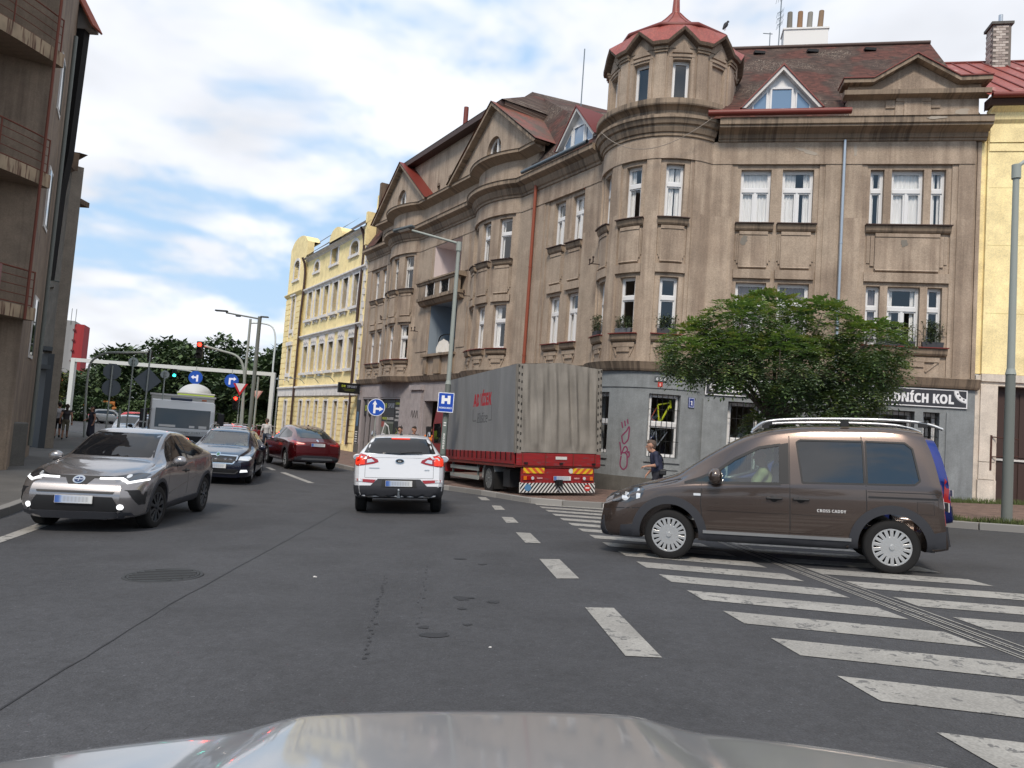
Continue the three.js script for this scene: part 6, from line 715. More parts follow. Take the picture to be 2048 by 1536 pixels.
  if (detailed) {
    const tx = canvasTex(256, 40, (g2, w, h) => { g2.clearRect(0, 0, w, h); g2.fillStyle = '#d8d9da'; g2.font = 'bold 30px sans-serif'; g2.textBaseline = 'middle'; g2.fillText('CROSS CADDY', 2, h / 2 + 1, w - 4); });
    for (const k of [-1]) { const t = part(car, 'lettering', X(new THREE.PlaneGeometry(0.44, 0.068), -0.70, 0.735, k * 0.897 + k * 0.01, 0, k < 0 ? PI : 0), mat(0xffffff, 0.4, { map: tx, alphaMap: canvasTex(256, 40, (g2, w, h) => { g2.fillStyle = '#000'; g2.fillRect(0, 0, w, h); g2.fillStyle = '#fff'; g2.font = 'bold 30px sans-serif'; g2.textBaseline = 'middle'; g2.fillText('CROSS CADDY', 2, h / 2 + 1, w - 4); }), transparent: true })); }
    // cabin
    const seatM = mat(0x232326, 0.9); part(car, 'dashboard', rbox(0.35, 0.3, 1.3, 0.08, 1.05, 0.95, 0), seatM); for (const z of [-0.36, 0.36]) { part(car, 'seat', mg([rbox(0.5, 0.16, 0.5, 0.06, 0.25, 0.62, z), rbox(0.16, 0.66, 0.48, 0.06, -0.03, 0.98, z, 0, 0, 0.2), rbox(0.1, 0.2, 0.26, 0.04, -0.13, 1.40, z)]), seatM); } part(car, 'rear_bench', mg([rbox(0.16, 0.6, 1.2, 0.06, -0.95, 0.95, 0), rbox(0.5, 0.16, 1.2, 0.06, -0.7, 0.6, 0)]), seatM); part(car, 'steering_wheel', X(new THREE.TorusGeometry(0.185, 0.017, 8, 28), 0.66, 1.02, -0.36, 0, PI / 2, 0).rotateZ(0), darkTrim); part(car, 'interior_mirror', rbox(0.03, 0.07, 0.22, 0.02, 0.45, 1.5, 0), darkTrim);
  }
  return car;
}
const van = makeVan('compact_van', 'metallic brown compact van with grey cladding crossing the zebra stripes', [0.105, 0.078, 0.066], true);
{ const h = Math.atan2(-0.955, 0.298); place(van, 3.5 + 0.25 * 0.0 - 0.298 * 0.0 + 0.26, -9.59 - 0.86, h); }
const van2 = makeVan('compact_van', 'blue van half hidden behind the brown van', [0.015, 0.03, 0.19], false); place(van2, 6.12, -14.35, Math.atan2(-0.955, 0.298));
// --- passenger cars built from side profiles ---
const wheelSport = wheelGeo(0.34, 0.22, 0.235, 10, 0.038, 0.075, 0.215), wheelFive = wheelGeo(0.36, 0.225, 0.235, 7, 0.055, 0.07, 0.215), wheelSmall = wheelGeo(0.31, 0.19, 0.2, 9, 0.035, 0.07, 0.18);
const darkRim = mat(0x55585c, 0.3, { metalness: 0.8 }), brightRim = mat(0xa7aaad, 0.3, { metalness: 0.8 });
function carBase(name, label, sp, col, cat = 'car') { const car = thing(name, label, cat), { skin, g } = bodyShell(sp, sp.open || {}); part(car, 'body', g, col); return { car, S: patcher(skin) }; }
const mz = (p) => p.map(([z, y]) => [-z, y]).reverse();
const twice = (car, nm, S, ax, p, m, off = 0.006) => { part(car, nm, S.lay(ax, p, off), m); part(car, nm, S.lay(ax, mz(p), off), m); };
const circ = (x, y, r, sy = 1) => ringArc(x, y, 0, r, 0, 2 * PI, 22).slice(0, 22).map(([a, b]) => [a, y + (b - y) * sy]);
{ // grey crossover, front view
  const sp = { wb: 2.64, R: 0.34, tr: 0.765, W: 1.80, ra: 0.395, x0: -2.12, x1: 2.24, xn: 0.9, xt: -1.2, crown: 0.06,
    top: [[-2.12, 0.98], [-1.95, 1.12], [-1.6, 1.32], [-1.2, 1.45], [-0.6, 1.545], [0, 1.56], [0.35, 1.49], [0.8, 1.27], [1.12, 1.085], [1.4, 1.05], [1.8, 0.995], [2.08, 0.93], [2.24, 0.86]], belt: [[2.24, 0.70], [1.5, 0.90], [0.9, 0.97], [-0.6, 1.05], [-1.6, 1.12], [-2.12, 0.86]], low: [[-2.12, 0.38], [-1.6, 0.27], [1.6, 0.24], [2.24, 0.22]],
    w: [[2.24, 0.62], [2.12, 0.765], [1.92, 0.86], [1.5, 0.905], [0.3, 0.87], [-0.5, 0.87], [-1.3, 0.905], [-1.9, 0.85], [-2.12, 0.70]], wt: [[2.24, 0.52], [1.8, 0.72], [1.25, 0.72], [0.9, 0.66], [0, 0.59], [-1, 0.565], [-1.7, 0.56], [-2.12, 0.55]], nose: [[0.2, -0.08], [0.4, 0.0], [0.55, 0.02], [0.7, -0.03], [0.85, -0.15], [1.05, -0.3]], tail: [[0.3, 0.04], [0.7, 0], [1.1, 0.06]] };
  const col = paint([0.27, 0.26, 0.265], { metal: 0.7 }), { car, S } = carBase('crossover', 'grey metallic crossover with lit running lights at left kerb', sp, col);
  part(car, 'windscreen', S.lay('front', [[-0.64, 1.10], [0.64, 1.10], [0.53, 1.475], [-0.53, 1.475]], 0.004), carGlass); part(car, 'lower_grille', S.lay('front', [[-0.66, 0.34], [0.66, 0.34], [0.52, 0.555], [-0.52, 0.555]], 0.006), darkTrim); part(car, 'front_skirt', S.lay('front', [[-0.8, 0.225], [0.8, 0.225], [0.74, 0.335], [-0.74, 0.335]], 0.012), cladM);
  part(car, 'upper_grille', S.lay('front', [[-0.58, 0.815], [-0.2, 0.815], [-0.13, 0.725], [0.13, 0.725], [0.2, 0.815], [0.58, 0.815], [0.56, 0.845], [-0.56, 0.845]], 0.006), darkTrim); part(car, 'grille_slot', S.lay('front', [[-0.52, 0.60], [0.52, 0.60], [0.54, 0.63], [-0.54, 0.63]], 0.008), darkTrim);
  part(car, 'emblem', S.lay('front', circ(0, 0.785, 0.085, 0.66), 0.016), chrome); part(car, 'emblem_field', S.lay('front', circ(0, 0.780, 0.062, 0.6), 0.018), mat(0x1b2c52, 0.2)); part(car, 'emblem_ring', mg([S.line('front', [[-0.055, 0.785], [0.055, 0.785]], 0.012, 0.02), S.line('front', [[0, 0.755], [0, 0.82]], 0.012, 0.02)]), chrome);
  twice(car, 'headlight', S, 'front', [[0.36, 0.825], [0.58, 0.822], [0.68, 0.78], [0.87, 0.815], [0.83, 0.88], [0.7, 0.895], [0.5, 0.855]], lampDark); twice(car, 'running_light', S, 'front', [[0.28, 0.822], [0.56, 0.828], [0.67, 0.773], [0.86, 0.815], [0.862, 0.79], [0.67, 0.746], [0.55, 0.803], [0.28, 0.799]], drl, 0.012); twice(car, 'headlight_lens', S, 'front', circ(0.62, 0.845, 0.028), lampGlass, 0.012);
  twice(car, 'fog_lamp', S, 'front', circ(0.63, 0.415, 0.04), drl, 0.014); twice(car, 'air_duct', S, 'front', [[0.66, 0.66], [0.70, 0.645], [0.82, 0.44], [0.86, 0.44], [0.87, 0.62], [0.80, 0.66]], darkTrim, 0.008);
  both((ax, k) => { part(car, 'side_window', S.lay(ax, [[0.86, 1.04], [-0.9, 1.11], [-1.35, 1.2], [-1.15, 1.32], [-0.6, 1.44], [0.1, 1.46], [0.45, 1.36]], 0.004), carGlass); part(car, 'window_pillar', S.strip(ax, [[-0.18, 1.08], [-0.22, 1.46]], 0.06, 0.006), darkTrim); for (const x of [1.32, -1.32]) part(car, 'arch_cladding', S.lay(ax, ringArc(x, 0.35, 0.394, 0.45, -0.1, PI + 0.1), 0.01), cladM); part(car, 'sill', S.lay(ax, [[0.88, 0.26], [-0.88, 0.28], [-0.88, 0.40], [0.88, 0.37]], 0.012), cladM); part(car, 'door_gap', S.line(ax, [[0.85, 0.4], [0.9, 0.7], [0.84, 1.02]]), darkTrim); part(car, 'door_gap', S.line(ax, [[-0.2, 0.4], [-0.22, 1.08]]), darkTrim); part(car, 'body_crease', S.strip(ax, [[0.8, 0.52], [-0.7, 0.72]], 0.014, 0.006), col); handle(car, S, ax, k, -0.05, 0.86); mirror(car, 0.72, 1.05, 0.98, col, k); });
  plate(car, 2.255, 0.51, 0, 1); wheels(car, sp, wheelSport, darkRim, -0.1); place(car, -6.52, -13.3, PI - 7 * D2R);
}
{ // white SUV from behind
  const sp = { wb: 2.64, R: 0.36, tr: 0.78, W: 1.86, ra: 0.42, x0: -2.24, x1: 2.2, xn: 0.9, xt: -1.3, crown: 0.06,
    top: [[-2.24, 1.24], [-2.12, 1.33], [-1.92, 1.47], [-1.68, 1.57], [-1.0, 1.635], [-0.2, 1.635], [0.3, 1.55], [0.8, 1.30], [1.15, 1.12], [1.6, 1.03], [2.0, 0.92], [2.2, 0.78]], belt: [[-2.24, 1.12], [-1, 1.08], [0.8, 1.0], [1.6, 0.9], [2.2, 0.64]], low: [[-2.24, 0.36], [-1.7, 0.30], [1.7, 0.28], [2.2, 0.28]],
    w: [[-2.24, 0.80], [-2.12, 0.885], [-1.8, 0.925], [1.5, 0.93], [1.9, 0.88], [2.2, 0.6]], wt: [[-2.24, 0.665], [-1.9, 0.63], [-1.5, 0.61], [0, 0.62], [0.8, 0.66], [1.2, 0.72], [2.2, 0.5]], nose: [[0.3, 0], [0.8, -0.05], [1.1, -0.2]], tail: [[0.36, 0.06], [0.55, 0.0], [0.72, 0.02], [0.95, 0.05], [1.3, 0.10]] };
  const col = mat(0xdadde2, 0.3, { clearcoat: 1, clearcoatRoughness: 0.05 }), { car, S } = carBase('suv', 'white SUV seen from behind with brake lights on', sp, col);
  part(car, 'rear_window', S.lay('rear', [[-0.72, 1.235], [0.0, 1.20], [0.72, 1.235], [0.60, 1.525], [0.3, 1.545], [-0.3, 1.545], [-0.60, 1.525]], 0.005), carGlass); part(car, 'high_brake_light', S.lay('rear', [[-0.19, 1.512], [0.19, 1.512], [0.19, 1.532], [-0.19, 1.532]], 0.014), redLit);
  part(car, 'bumper', S.lay('rear', [[-0.93, 0.33], [0.93, 0.33], [0.95, 0.58], [0.56, 0.585], [0.42, 0.72], [-0.42, 0.72], [-0.56, 0.585], [-0.95, 0.58]], 0.012, 0.08), cladM);
  twice(car, 'tail_lamp', S, 'rear', [[0.42, 1.05], [0.52, 1.015], [0.80, 0.965], [0.90, 0.975], [0.90, 1.20], [0.84, 1.225], [0.60, 1.17], [0.44, 1.10]], redLamp); twice(car, 'brake_light', S, 'rear', [[0.69, 1.00], [0.87, 0.985], [0.87, 1.19], [0.70, 1.165]], redLit, 0.012); twice(car, 'reverse_light', S, 'rear', [[0.50, 1.06], [0.65, 1.03], [0.65, 1.10], [0.56, 1.115]], lampGlass, 0.012); twice(car, 'reflector', S, 'rear', [[0.50, 0.635], [0.86, 0.665], [0.86, 0.715], [0.46, 0.70]], redLamp, 0.01); twice(car, 'indicator', S, 'rear', [[0.72, 0.655], [0.86, 0.668], [0.86, 0.71], [0.72, 0.705]], lampGlass, 0.014);
  part(car, 'tailgate_gap', S.line('rear', [[-0.68, 1.0], [-0.68, 0.74], [0.68, 0.74], [0.68, 1.0]], 0.006), darkTrim); part(car, 'badge', S.lay('rear', circ(0, 1.075, 0.088, 0.52), 0.016), darkTrim); part(car, 'badge_rim', S.line('rear', circ(0, 1.075, 0.085, 0.52), 0.008, 0.02), chrome);
  { const tx = (t) => canvasTex(128, 48, (g, w, h) => { g.fillStyle = '#17181a'; g.fillRect(0, 0, w, h); g.fillStyle = '#e4e6e8'; g.font = 'bold 40px sans-serif'; g.textAlign = 'center'; g.textBaseline = 'middle'; g.fillText(t, w / 2, h / 2 + 2, w * 0.9); }); const h = S.hit('rear', 0, 1.075); part(car, 'lettering', X(new THREE.PlaneGeometry(0.115, 0.045), h.p.x - 0.021, 1.075, 0, 0, -PI / 2), mat(0xffffff, 0.4, { map: tx('KIA') })); }
  part(car, 'model_badge', S.line('rear', [[-0.60, 0.93], [-0.40, 0.93]], 0.018, 0.008), silverP); part(car, 'model_badge', S.line('rear', [[0.50, 0.905], [0.60, 0.905]], 0.02, 0.008), silverP); plate(car, -2.235, 0.63, 0, -1, 0.53); part(car, 'plate_recess', S.lay('rear', [[-0.36, 0.55], [0.36, 0.55], [0.33, 0.71], [-0.33, 0.71]], 0.014), darkTrim); part(car, 'wiper', mg([tube([[-2.17, 1.24, 0.02], [-2.19, 1.262, 0.2], [-2.19, 1.27, 0.44]], 0.012, 5)]), darkTrim); part(car, 'tow_bar', mg([cyl(0.025, 0.025, 0.1, -2.32, 0.44, 0), sph(0.032, -2.32, 0.5, 0), box(0.12, 0.05, 0.06, -2.27, 0.38, 0)]), steel);
  part(car, 'aerial', mg([cyl(0.02, 0.03, 0.03, -1.35, 1.63, 0), tube([[-1.35, 1.64, 0], [-1.52, 1.82, 0]], 0.006, 5)]), darkTrim); twice(car, 'exhaust', S, 'rear', [[0.5, 0.345], [0.62, 0.345], [0.62, 0.37], [0.5, 0.37]], silverP, 0.02);
  both((ax, k) => { part(car, 'side_window', S.lay(ax, [[0.95, 1.08], [-1.3, 1.14], [-1.5, 1.3], [-1.2, 1.45], [-0.2, 1.50], [0.35, 1.42]], 0.004), carGlass); part(car, 'roof_rail', tube([[0.2, 1.58, k * 0.6], [0.0, 1.66, k * 0.6], [-1.1, 1.68, k * 0.6], [-1.45, 1.66, k * 0.6], [-1.62, 1.59, k * 0.6]], 0.018, 8), silverP); mirror(car, 0.72, 1.08, 1.02, col, k); part(car, 'arch_cladding', S.lay(ax, ringArc(-1.32, 0.37, 0.418, 0.47, -0.1, PI + 0.1), 0.01), cladM); part(car, 'arch_cladding', S.lay(ax, ringArc(1.32, 0.37, 0.418, 0.47, -0.1, PI + 0.1), 0.01), cladM); });
  wheels(car, sp, wheelFive, brightRim); place(car, -2.38, -17.35, -7.5 * D2R);
}
{ // dark red coupe SUV, three-quarter rear
  const sp = { wb: 2.93, R: 0.38, tr: 0.84, W: 1.98, ra: 0.435, x0: -2.44, x1: 2.44, xn: 1.1, xt: -1.4, crown: 0.06,
    top: [[-2.44, 1.10], [-2.25, 1.19], [-1.8, 1.36], [-1.2, 1.54], [-0.4, 1.67], [0.1, 1.68], [0.5, 1.57], [1.0, 1.29], [1.3, 1.13], [1.8, 1.05], [2.2, 0.93], [2.44, 0.78]], belt: [[-2.44, 1.0], [-1, 1.10], [0.8, 1.06], [1.8, 0.94], [2.44, 0.7]], low: [[-2.44, 0.36], [-1.8, 0.28], [1.8, 0.27], [2.44, 0.3]], w: [[-2.44, 0.80], [-2.3, 0.92], [-1.9, 0.985], [1.6, 0.98], [2.1, 0.9], [2.44, 0.6]], wt: [[-2.44, 0.74], [-1.9, 0.66], [-1.2, 0.62], [0, 0.64], [1, 0.68], [1.4, 0.78], [2.44, 0.55]], nose: [[0.3, 0], [0.8, -0.05], [1.1, -0.2]], tail: [[0.36, 0.06], [0.6, 0.0], [0.9, 0.03], [1.15, 0.08]] };
  const col = paint([0.11, 0.008, 0.012]), { car, S } = carBase('coupe_suv', 'dark red coupe SUV driving away beside the yellow house', sp, col);
  part(car, 'rear_window', S.lay('rear', [[-0.66, 1.22], [0.66, 1.22], [0.54, 1.55], [-0.54, 1.55]], 0.005), carGlassGreen); twice(car, 'tail_lamp', S, 'rear', [[0.46, 0.98], [0.80, 0.94], [0.94, 0.99], [0.92, 1.12], [0.78, 1.11], [0.66, 1.03], [0.46, 1.03]], redLamp); part(car, 'brake_light', S.lay('rear', [[-0.78, 0.99], [-0.52, 0.99], [-0.52, 1.03], [-0.78, 1.05]], 0.012), mat([0.6, 0.3, 0.25], 0.2, { emissive: new THREE.Color(1, 0.35, 0.3), emissiveIntensity: 0.9 })); part(car, 'bumper', S.lay('rear', [[-0.85, 0.36], [0.85, 0.36], [0.82, 0.52], [0.5, 0.58], [-0.5, 0.58], [-0.82, 0.52]], 0.01), cladM); part(car, 'skid_plate', S.lay('rear', [[-0.6, 0.42], [0.6, 0.42], [0.56, 0.49], [-0.56, 0.49]], 0.016), mat(0x6a6d70, 0.4)); part(car, 'badge', S.lay('rear', circ(0, 1.135, 0.04), 0.01), chrome); plate(car, -2.405, 0.98, 0, -1); part(car, 'roof_fin', rbox(0.16, 0.06, 0.04, 0.015, -0.9, 1.68, 0), col);
  both((ax, k) => { part(car, 'side_window', S.lay(ax, [[1.1, 1.12], [-1.3, 1.18], [-1.55, 1.24], [-1.2, 1.40], [-0.4, 1.54], [0.1, 1.56], [0.5, 1.46]], 0.004), carGlass); part(car, 'window_pillar', S.strip(ax, [[-0.22, 1.15], [-0.3, 1.55]], 0.07, 0.006), darkTrim); mirror(car, 0.85, 1.14, 1.08, mat(0x1a1012, 0.3), k); handle(car, S, ax, k, 0.0, 0.98); handle(car, S, ax, k, -1.0, 1.0); for (const x of [1.465, -1.465]) part(car, 'arch_cladding', S.lay(ax, ringArc(x, 0.39, 0.433, 0.48, -0.1, PI + 0.1), 0.01), cladM); });
  wheels(car, sp, wheelFive, brightRim); place(car, -8.35, -30.4, -31 * D2R);
}
{ // dark estate, front view, driver inside
  const sp = { wb: 2.76, R: 0.32, tr: 0.77, W: 1.82, ra: 0.37, x0: -2.47, x1: 2.36, xn: 1.1, xt: -1.4, crown: 0.06,
    top: [[-2.47, 1.0], [-2.3, 1.25], [-1.9, 1.42], [-1, 1.48], [0, 1.485], [0.3, 1.435], [0.8, 1.18], [1.12, 1.03], [1.6, 0.95], [2.1, 0.85], [2.36, 0.72]], belt: [[-2.47, 0.9], [0, 0.96], [1.2, 0.9], [2.36, 0.6]], low: [[-2.47, 0.3], [-1.7, 0.22], [1.7, 0.2], [2.36, 0.2]], w: [[-2.47, 0.72], [-2.2, 0.88], [1.7, 0.91], [2.1, 0.85], [2.36, 0.64]], wt: [[-2.47, 0.55], [-1.5, 0.6], [0, 0.61], [0.8, 0.66], [1.2, 0.73], [2.36, 0.52]], nose: [[0.2, -0.06], [0.45, 0.02], [0.65, 0.0], [0.8, -0.08], [1, -0.2]], tail: [[0.3, 0.05], [0.8, 0], [1.3, 0.2]] };
  const ws = [[-0.62, 1.04], [0.62, 1.04], [0.53, 1.40], [-0.53, 1.40]], swp = [[0.72, 1.0], [-1.9, 1.03], [-1.75, 1.3], [-0.3, 1.36], [0.3, 1.3]];
  sp.open = { hollow: [-2.2, 1.2, 0.42], openings: [X(ext(ws.map(([z, y]) => [-z, y]), 1.4), 0.2, 0, 0, 0, PI / 2, 0), X(ext(swp, 4), 0, 0, -2)] };
  const col = paint([0.008, 0.011, 0.026], { metal: 0.3 }), { car, S } = carBase('estate_car', 'dark blue estate car with chrome grille facing the camera', sp, col);
  part(car, 'windscreen', S.lay('front', ws, -0.006, 0.12, 0.001), clearCarGlass); part(car, 'grille', S.lay('front', [[-0.44, 0.60], [0.44, 0.60], [0.50, 0.70], [0.47, 0.765], [-0.47, 0.765], [-0.50, 0.70]], 0.008), darkTrim); part(car, 'grille_rim', S.line('front', [[-0.42, 0.585], [0.42, 0.585], [0.50, 0.69], [0.50, 0.78], [0.12, 0.79], [-0.12, 0.79], [-0.50, 0.78], [-0.50, 0.69], [-0.42, 0.585]], 0.03, 0.014), chrome); for (let k = -6; k <= 6; k++) part(car, 'grille_bar', S.line('front', [[k * 0.066, 0.61], [k * 0.066, 0.755]], 0.012, 0.012), blackPlastic);
  part(car, 'badge', S.lay('front', circ(0, 0.80, 0.055), 0.02), chrome); part(car, 'badge_field', S.lay('front', circ(0, 0.80, 0.036), 0.022), mat(0x3b6a4a, 0.3)); twice(car, 'headlight', S, 'front', [[0.54, 0.68], [0.80, 0.67], [0.86, 0.73], [0.80, 0.78], [0.56, 0.77]], lampGlass); twice(car, 'fog_lamp', S, 'front', [[0.62, 0.36], [0.80, 0.37], [0.78, 0.43], [0.64, 0.43]], drl, 0.012); part(car, 'lower_grille', S.lay('front', [[-0.58, 0.33], [0.58, 0.33], [0.56, 0.44], [-0.56, 0.44]], 0.008), darkTrim); part(car, 'chrome_lip', S.line('front', [[-0.58, 0.40], [-0.5, 0.325], [0.5, 0.325], [0.58, 0.40]], 0.02, 0.014), chrome); plate(car, 2.385, 0.515, 0, 1);
  both((ax, k) => { part(car, 'side_window', S.lay(ax, swp, -0.006, 0.14, 0.001), clearCarGlass); part(car, 'window_pillar', S.strip(ax, [[-0.2, 1.0], [-0.25, 1.36]], 0.08, 0.004), darkTrim); part(car, 'roof_rail', tube([[0.1, 1.46, k * 0.58], [0, 1.53, k * 0.58], [-1.6, 1.52, k * 0.58], [-1.75, 1.42, k * 0.58]], 0.018, 8), silverP); mirror(car, 0.62, 1.0, 1.0, col, k); });
  const sm = mat(0x2a2a2c, 0.9); part(car, 'dashboard', rbox(0.4, 0.26, 1.3, 0.08, 0.95, 0.86, 0), sm); for (const z of [-0.37, 0.37]) part(car, 'seat', mg([rbox(0.15, 0.62, 0.48, 0.06, -0.15, 0.85, z, 0, 0, 0.2), rbox(0.1, 0.18, 0.26, 0.04, -0.24, 1.22, z)]), sm); part(car, 'steering_wheel', X(new THREE.TorusGeometry(0.185, 0.016, 8, 28), 0.6, 0.92, -0.37, 0, PI / 2, 0), darkTrim);
  wheels(car, sp, wheelSmall, brightRim); place(car, -8.35, -22.7, PI - 13 * D2R); car.userData.seat = 1;
}
// everyday cars further off: one shape, many colours
const hatch = { wb: 2.55, R: 0.31, tr: 0.73, W: 1.74, ra: 0.36, x0: -2.02, x1: 2.08, xn: 0.9, xt: -1.2, crown: 0.06, top: [[-2.02, 0.95], [-1.85, 1.2], [-1.55, 1.38], [-0.8, 1.46], [0, 1.46], [0.35, 1.39], [0.8, 1.14], [1.05, 1.0], [1.5, 0.93], [1.9, 0.82], [2.08, 0.68]], belt: [[-2.02, 0.85], [0, 0.94], [1.1, 0.88], [2.08, 0.58]], low: [[-2.02, 0.3], [0, 0.22], [2.08, 0.22]], w: [[-2.02, 0.68], [-1.8, 0.83], [1.5, 0.87], [1.85, 0.80], [2.08, 0.58]], wt: [[-2.02, 0.56], [-1.2, 0.58], [0, 0.59], [0.8, 0.64], [1.1, 0.7], [2.08, 0.48]], nose: [[0.2, -0.05], [0.5, 0.02], [0.9, -0.15]], tail: [[0.3, 0.04], [0.7, 0], [1.2, 0.12]] };
const hatchShell = bodyShell(hatch), hatchS = patcher(hatchShell.skin), hp = {};
hp.ws = hatchS.lay('front', [[-0.6, 1.01], [0.6, 1.01], [0.52, 1.37], [-0.52, 1.37]], 0.005); hp.rwin = hatchS.lay('rear', [[-0.58, 1.0], [0.58, 1.0], [0.5, 1.33], [-0.5, 1.33]], 0.005); hp.side = ['right', 'left'].map((a) => hatchS.lay(a, [[0.78, 0.97], [-1.35, 1.0], [-1.45, 1.1], [-1.15, 1.28], [-0.2, 1.34], [0.35, 1.27]], 0.004)); const LP = [[0.50, 0.64], [0.78, 0.64], [0.80, 0.74], [0.54, 0.72]], TP = [[0.56, 0.72], [0.78, 0.72], [0.78, 0.95], [0.62, 0.95]]; hp.hl = [hatchS.lay('front', LP, 0.007), hatchS.lay('front', mz(LP), 0.007)]; hp.tl = [hatchS.lay('rear', TP, 0.007), hatchS.lay('rear', mz(TP), 0.007)]; hp.gr = hatchS.lay('front', [[-0.42, 0.60], [0.42, 0.60], [0.40, 0.68], [-0.40, 0.68]], 0.006); hp.lg = hatchS.lay('front', [[-0.55, 0.26], [0.55, 0.26], [0.5, 0.42], [-0.5, 0.42]], 0.006);
function hatchback(label, c, x, z, az, o = {}) {
  const car = thing('hatchback', label, 'car', [0, 0, 0], 0, 'traffic further along the street'); part(car, 'body', hatchShell.g, paint(c, { metal: 0.3 })); part(car, 'windscreen', hp.ws, carGlassGreen); part(car, 'rear_window', hp.rwin, carGlass); for (const g of hp.side) part(car, 'side_window', g, carGlass); for (const g of hp.hl) part(car, 'headlight', g, o.lit ? drl : lampGlass); for (const g of hp.tl) part(car, 'tail_lamp', g, o.brake ? redLit : redLamp); part(car, 'grille', hp.gr, darkTrim); part(car, 'lower_grille', hp.lg, darkTrim); if (o.brake) part(car, 'high_brake_light', hatchS.lay('rear', [[-0.2, 1.35], [0.2, 1.35], [0.2, 1.38], [-0.2, 1.38]], 0.01), redLit); both((ax, k) => mirror(car, 0.66, 1.0, 0.95, darkTrim, k)); plate(car, 2.10, 0.48, 0, 1); plate(car, -2.03, 0.6, 0, -1); wheels(car, hatch, wheelSmall, brightRim); place(car, x, z, az); return car;
}
hatchback('dark grey car right behind the blue estate car', [0.035, 0.032, 0.04], -10.1, -27.6, PI - 24 * D2R);
hatchback('small red hatchback with brake lights on beside white truck', [0.22, 0.014, 0.018], -12.9, -34.9, -31 * D2R, { brake: 1 });
hatchback('silver car with lit headlights left of the white truck', [0.45, 0.46, 0.47], -20.8, -41.5, PI - 26 * D2R, { lit: 1 });
hatchback('dark maroon car between silver car and white truck', [0.05, 0.018, 0.022], -17.9, -37.8, PI - 26 * D2R);
hatchback('grey blue car in queue behind the silver car', [0.10, 0.12, 0.15], -24.0, -50.5, PI - 26 * D2R, { lit: 1 });
hatchback('bright red car crossing the far junction', [0.42, 0.025, 0.02], -33.0, -68.0, 80 * D2R);
hatchback('white car parked past the far right railing', [0.6, 0.61, 0.62], -27.6, -84, 75 * D2R);
hatchback('white car parked by the far left kiosk', [0.58, 0.59, 0.60], -45.5, -81, 60 * D2R);
hatchback('grey car parked under the far trees', [0.16, 0.17, 0.18], -39.5, -75, 85 * D2R);
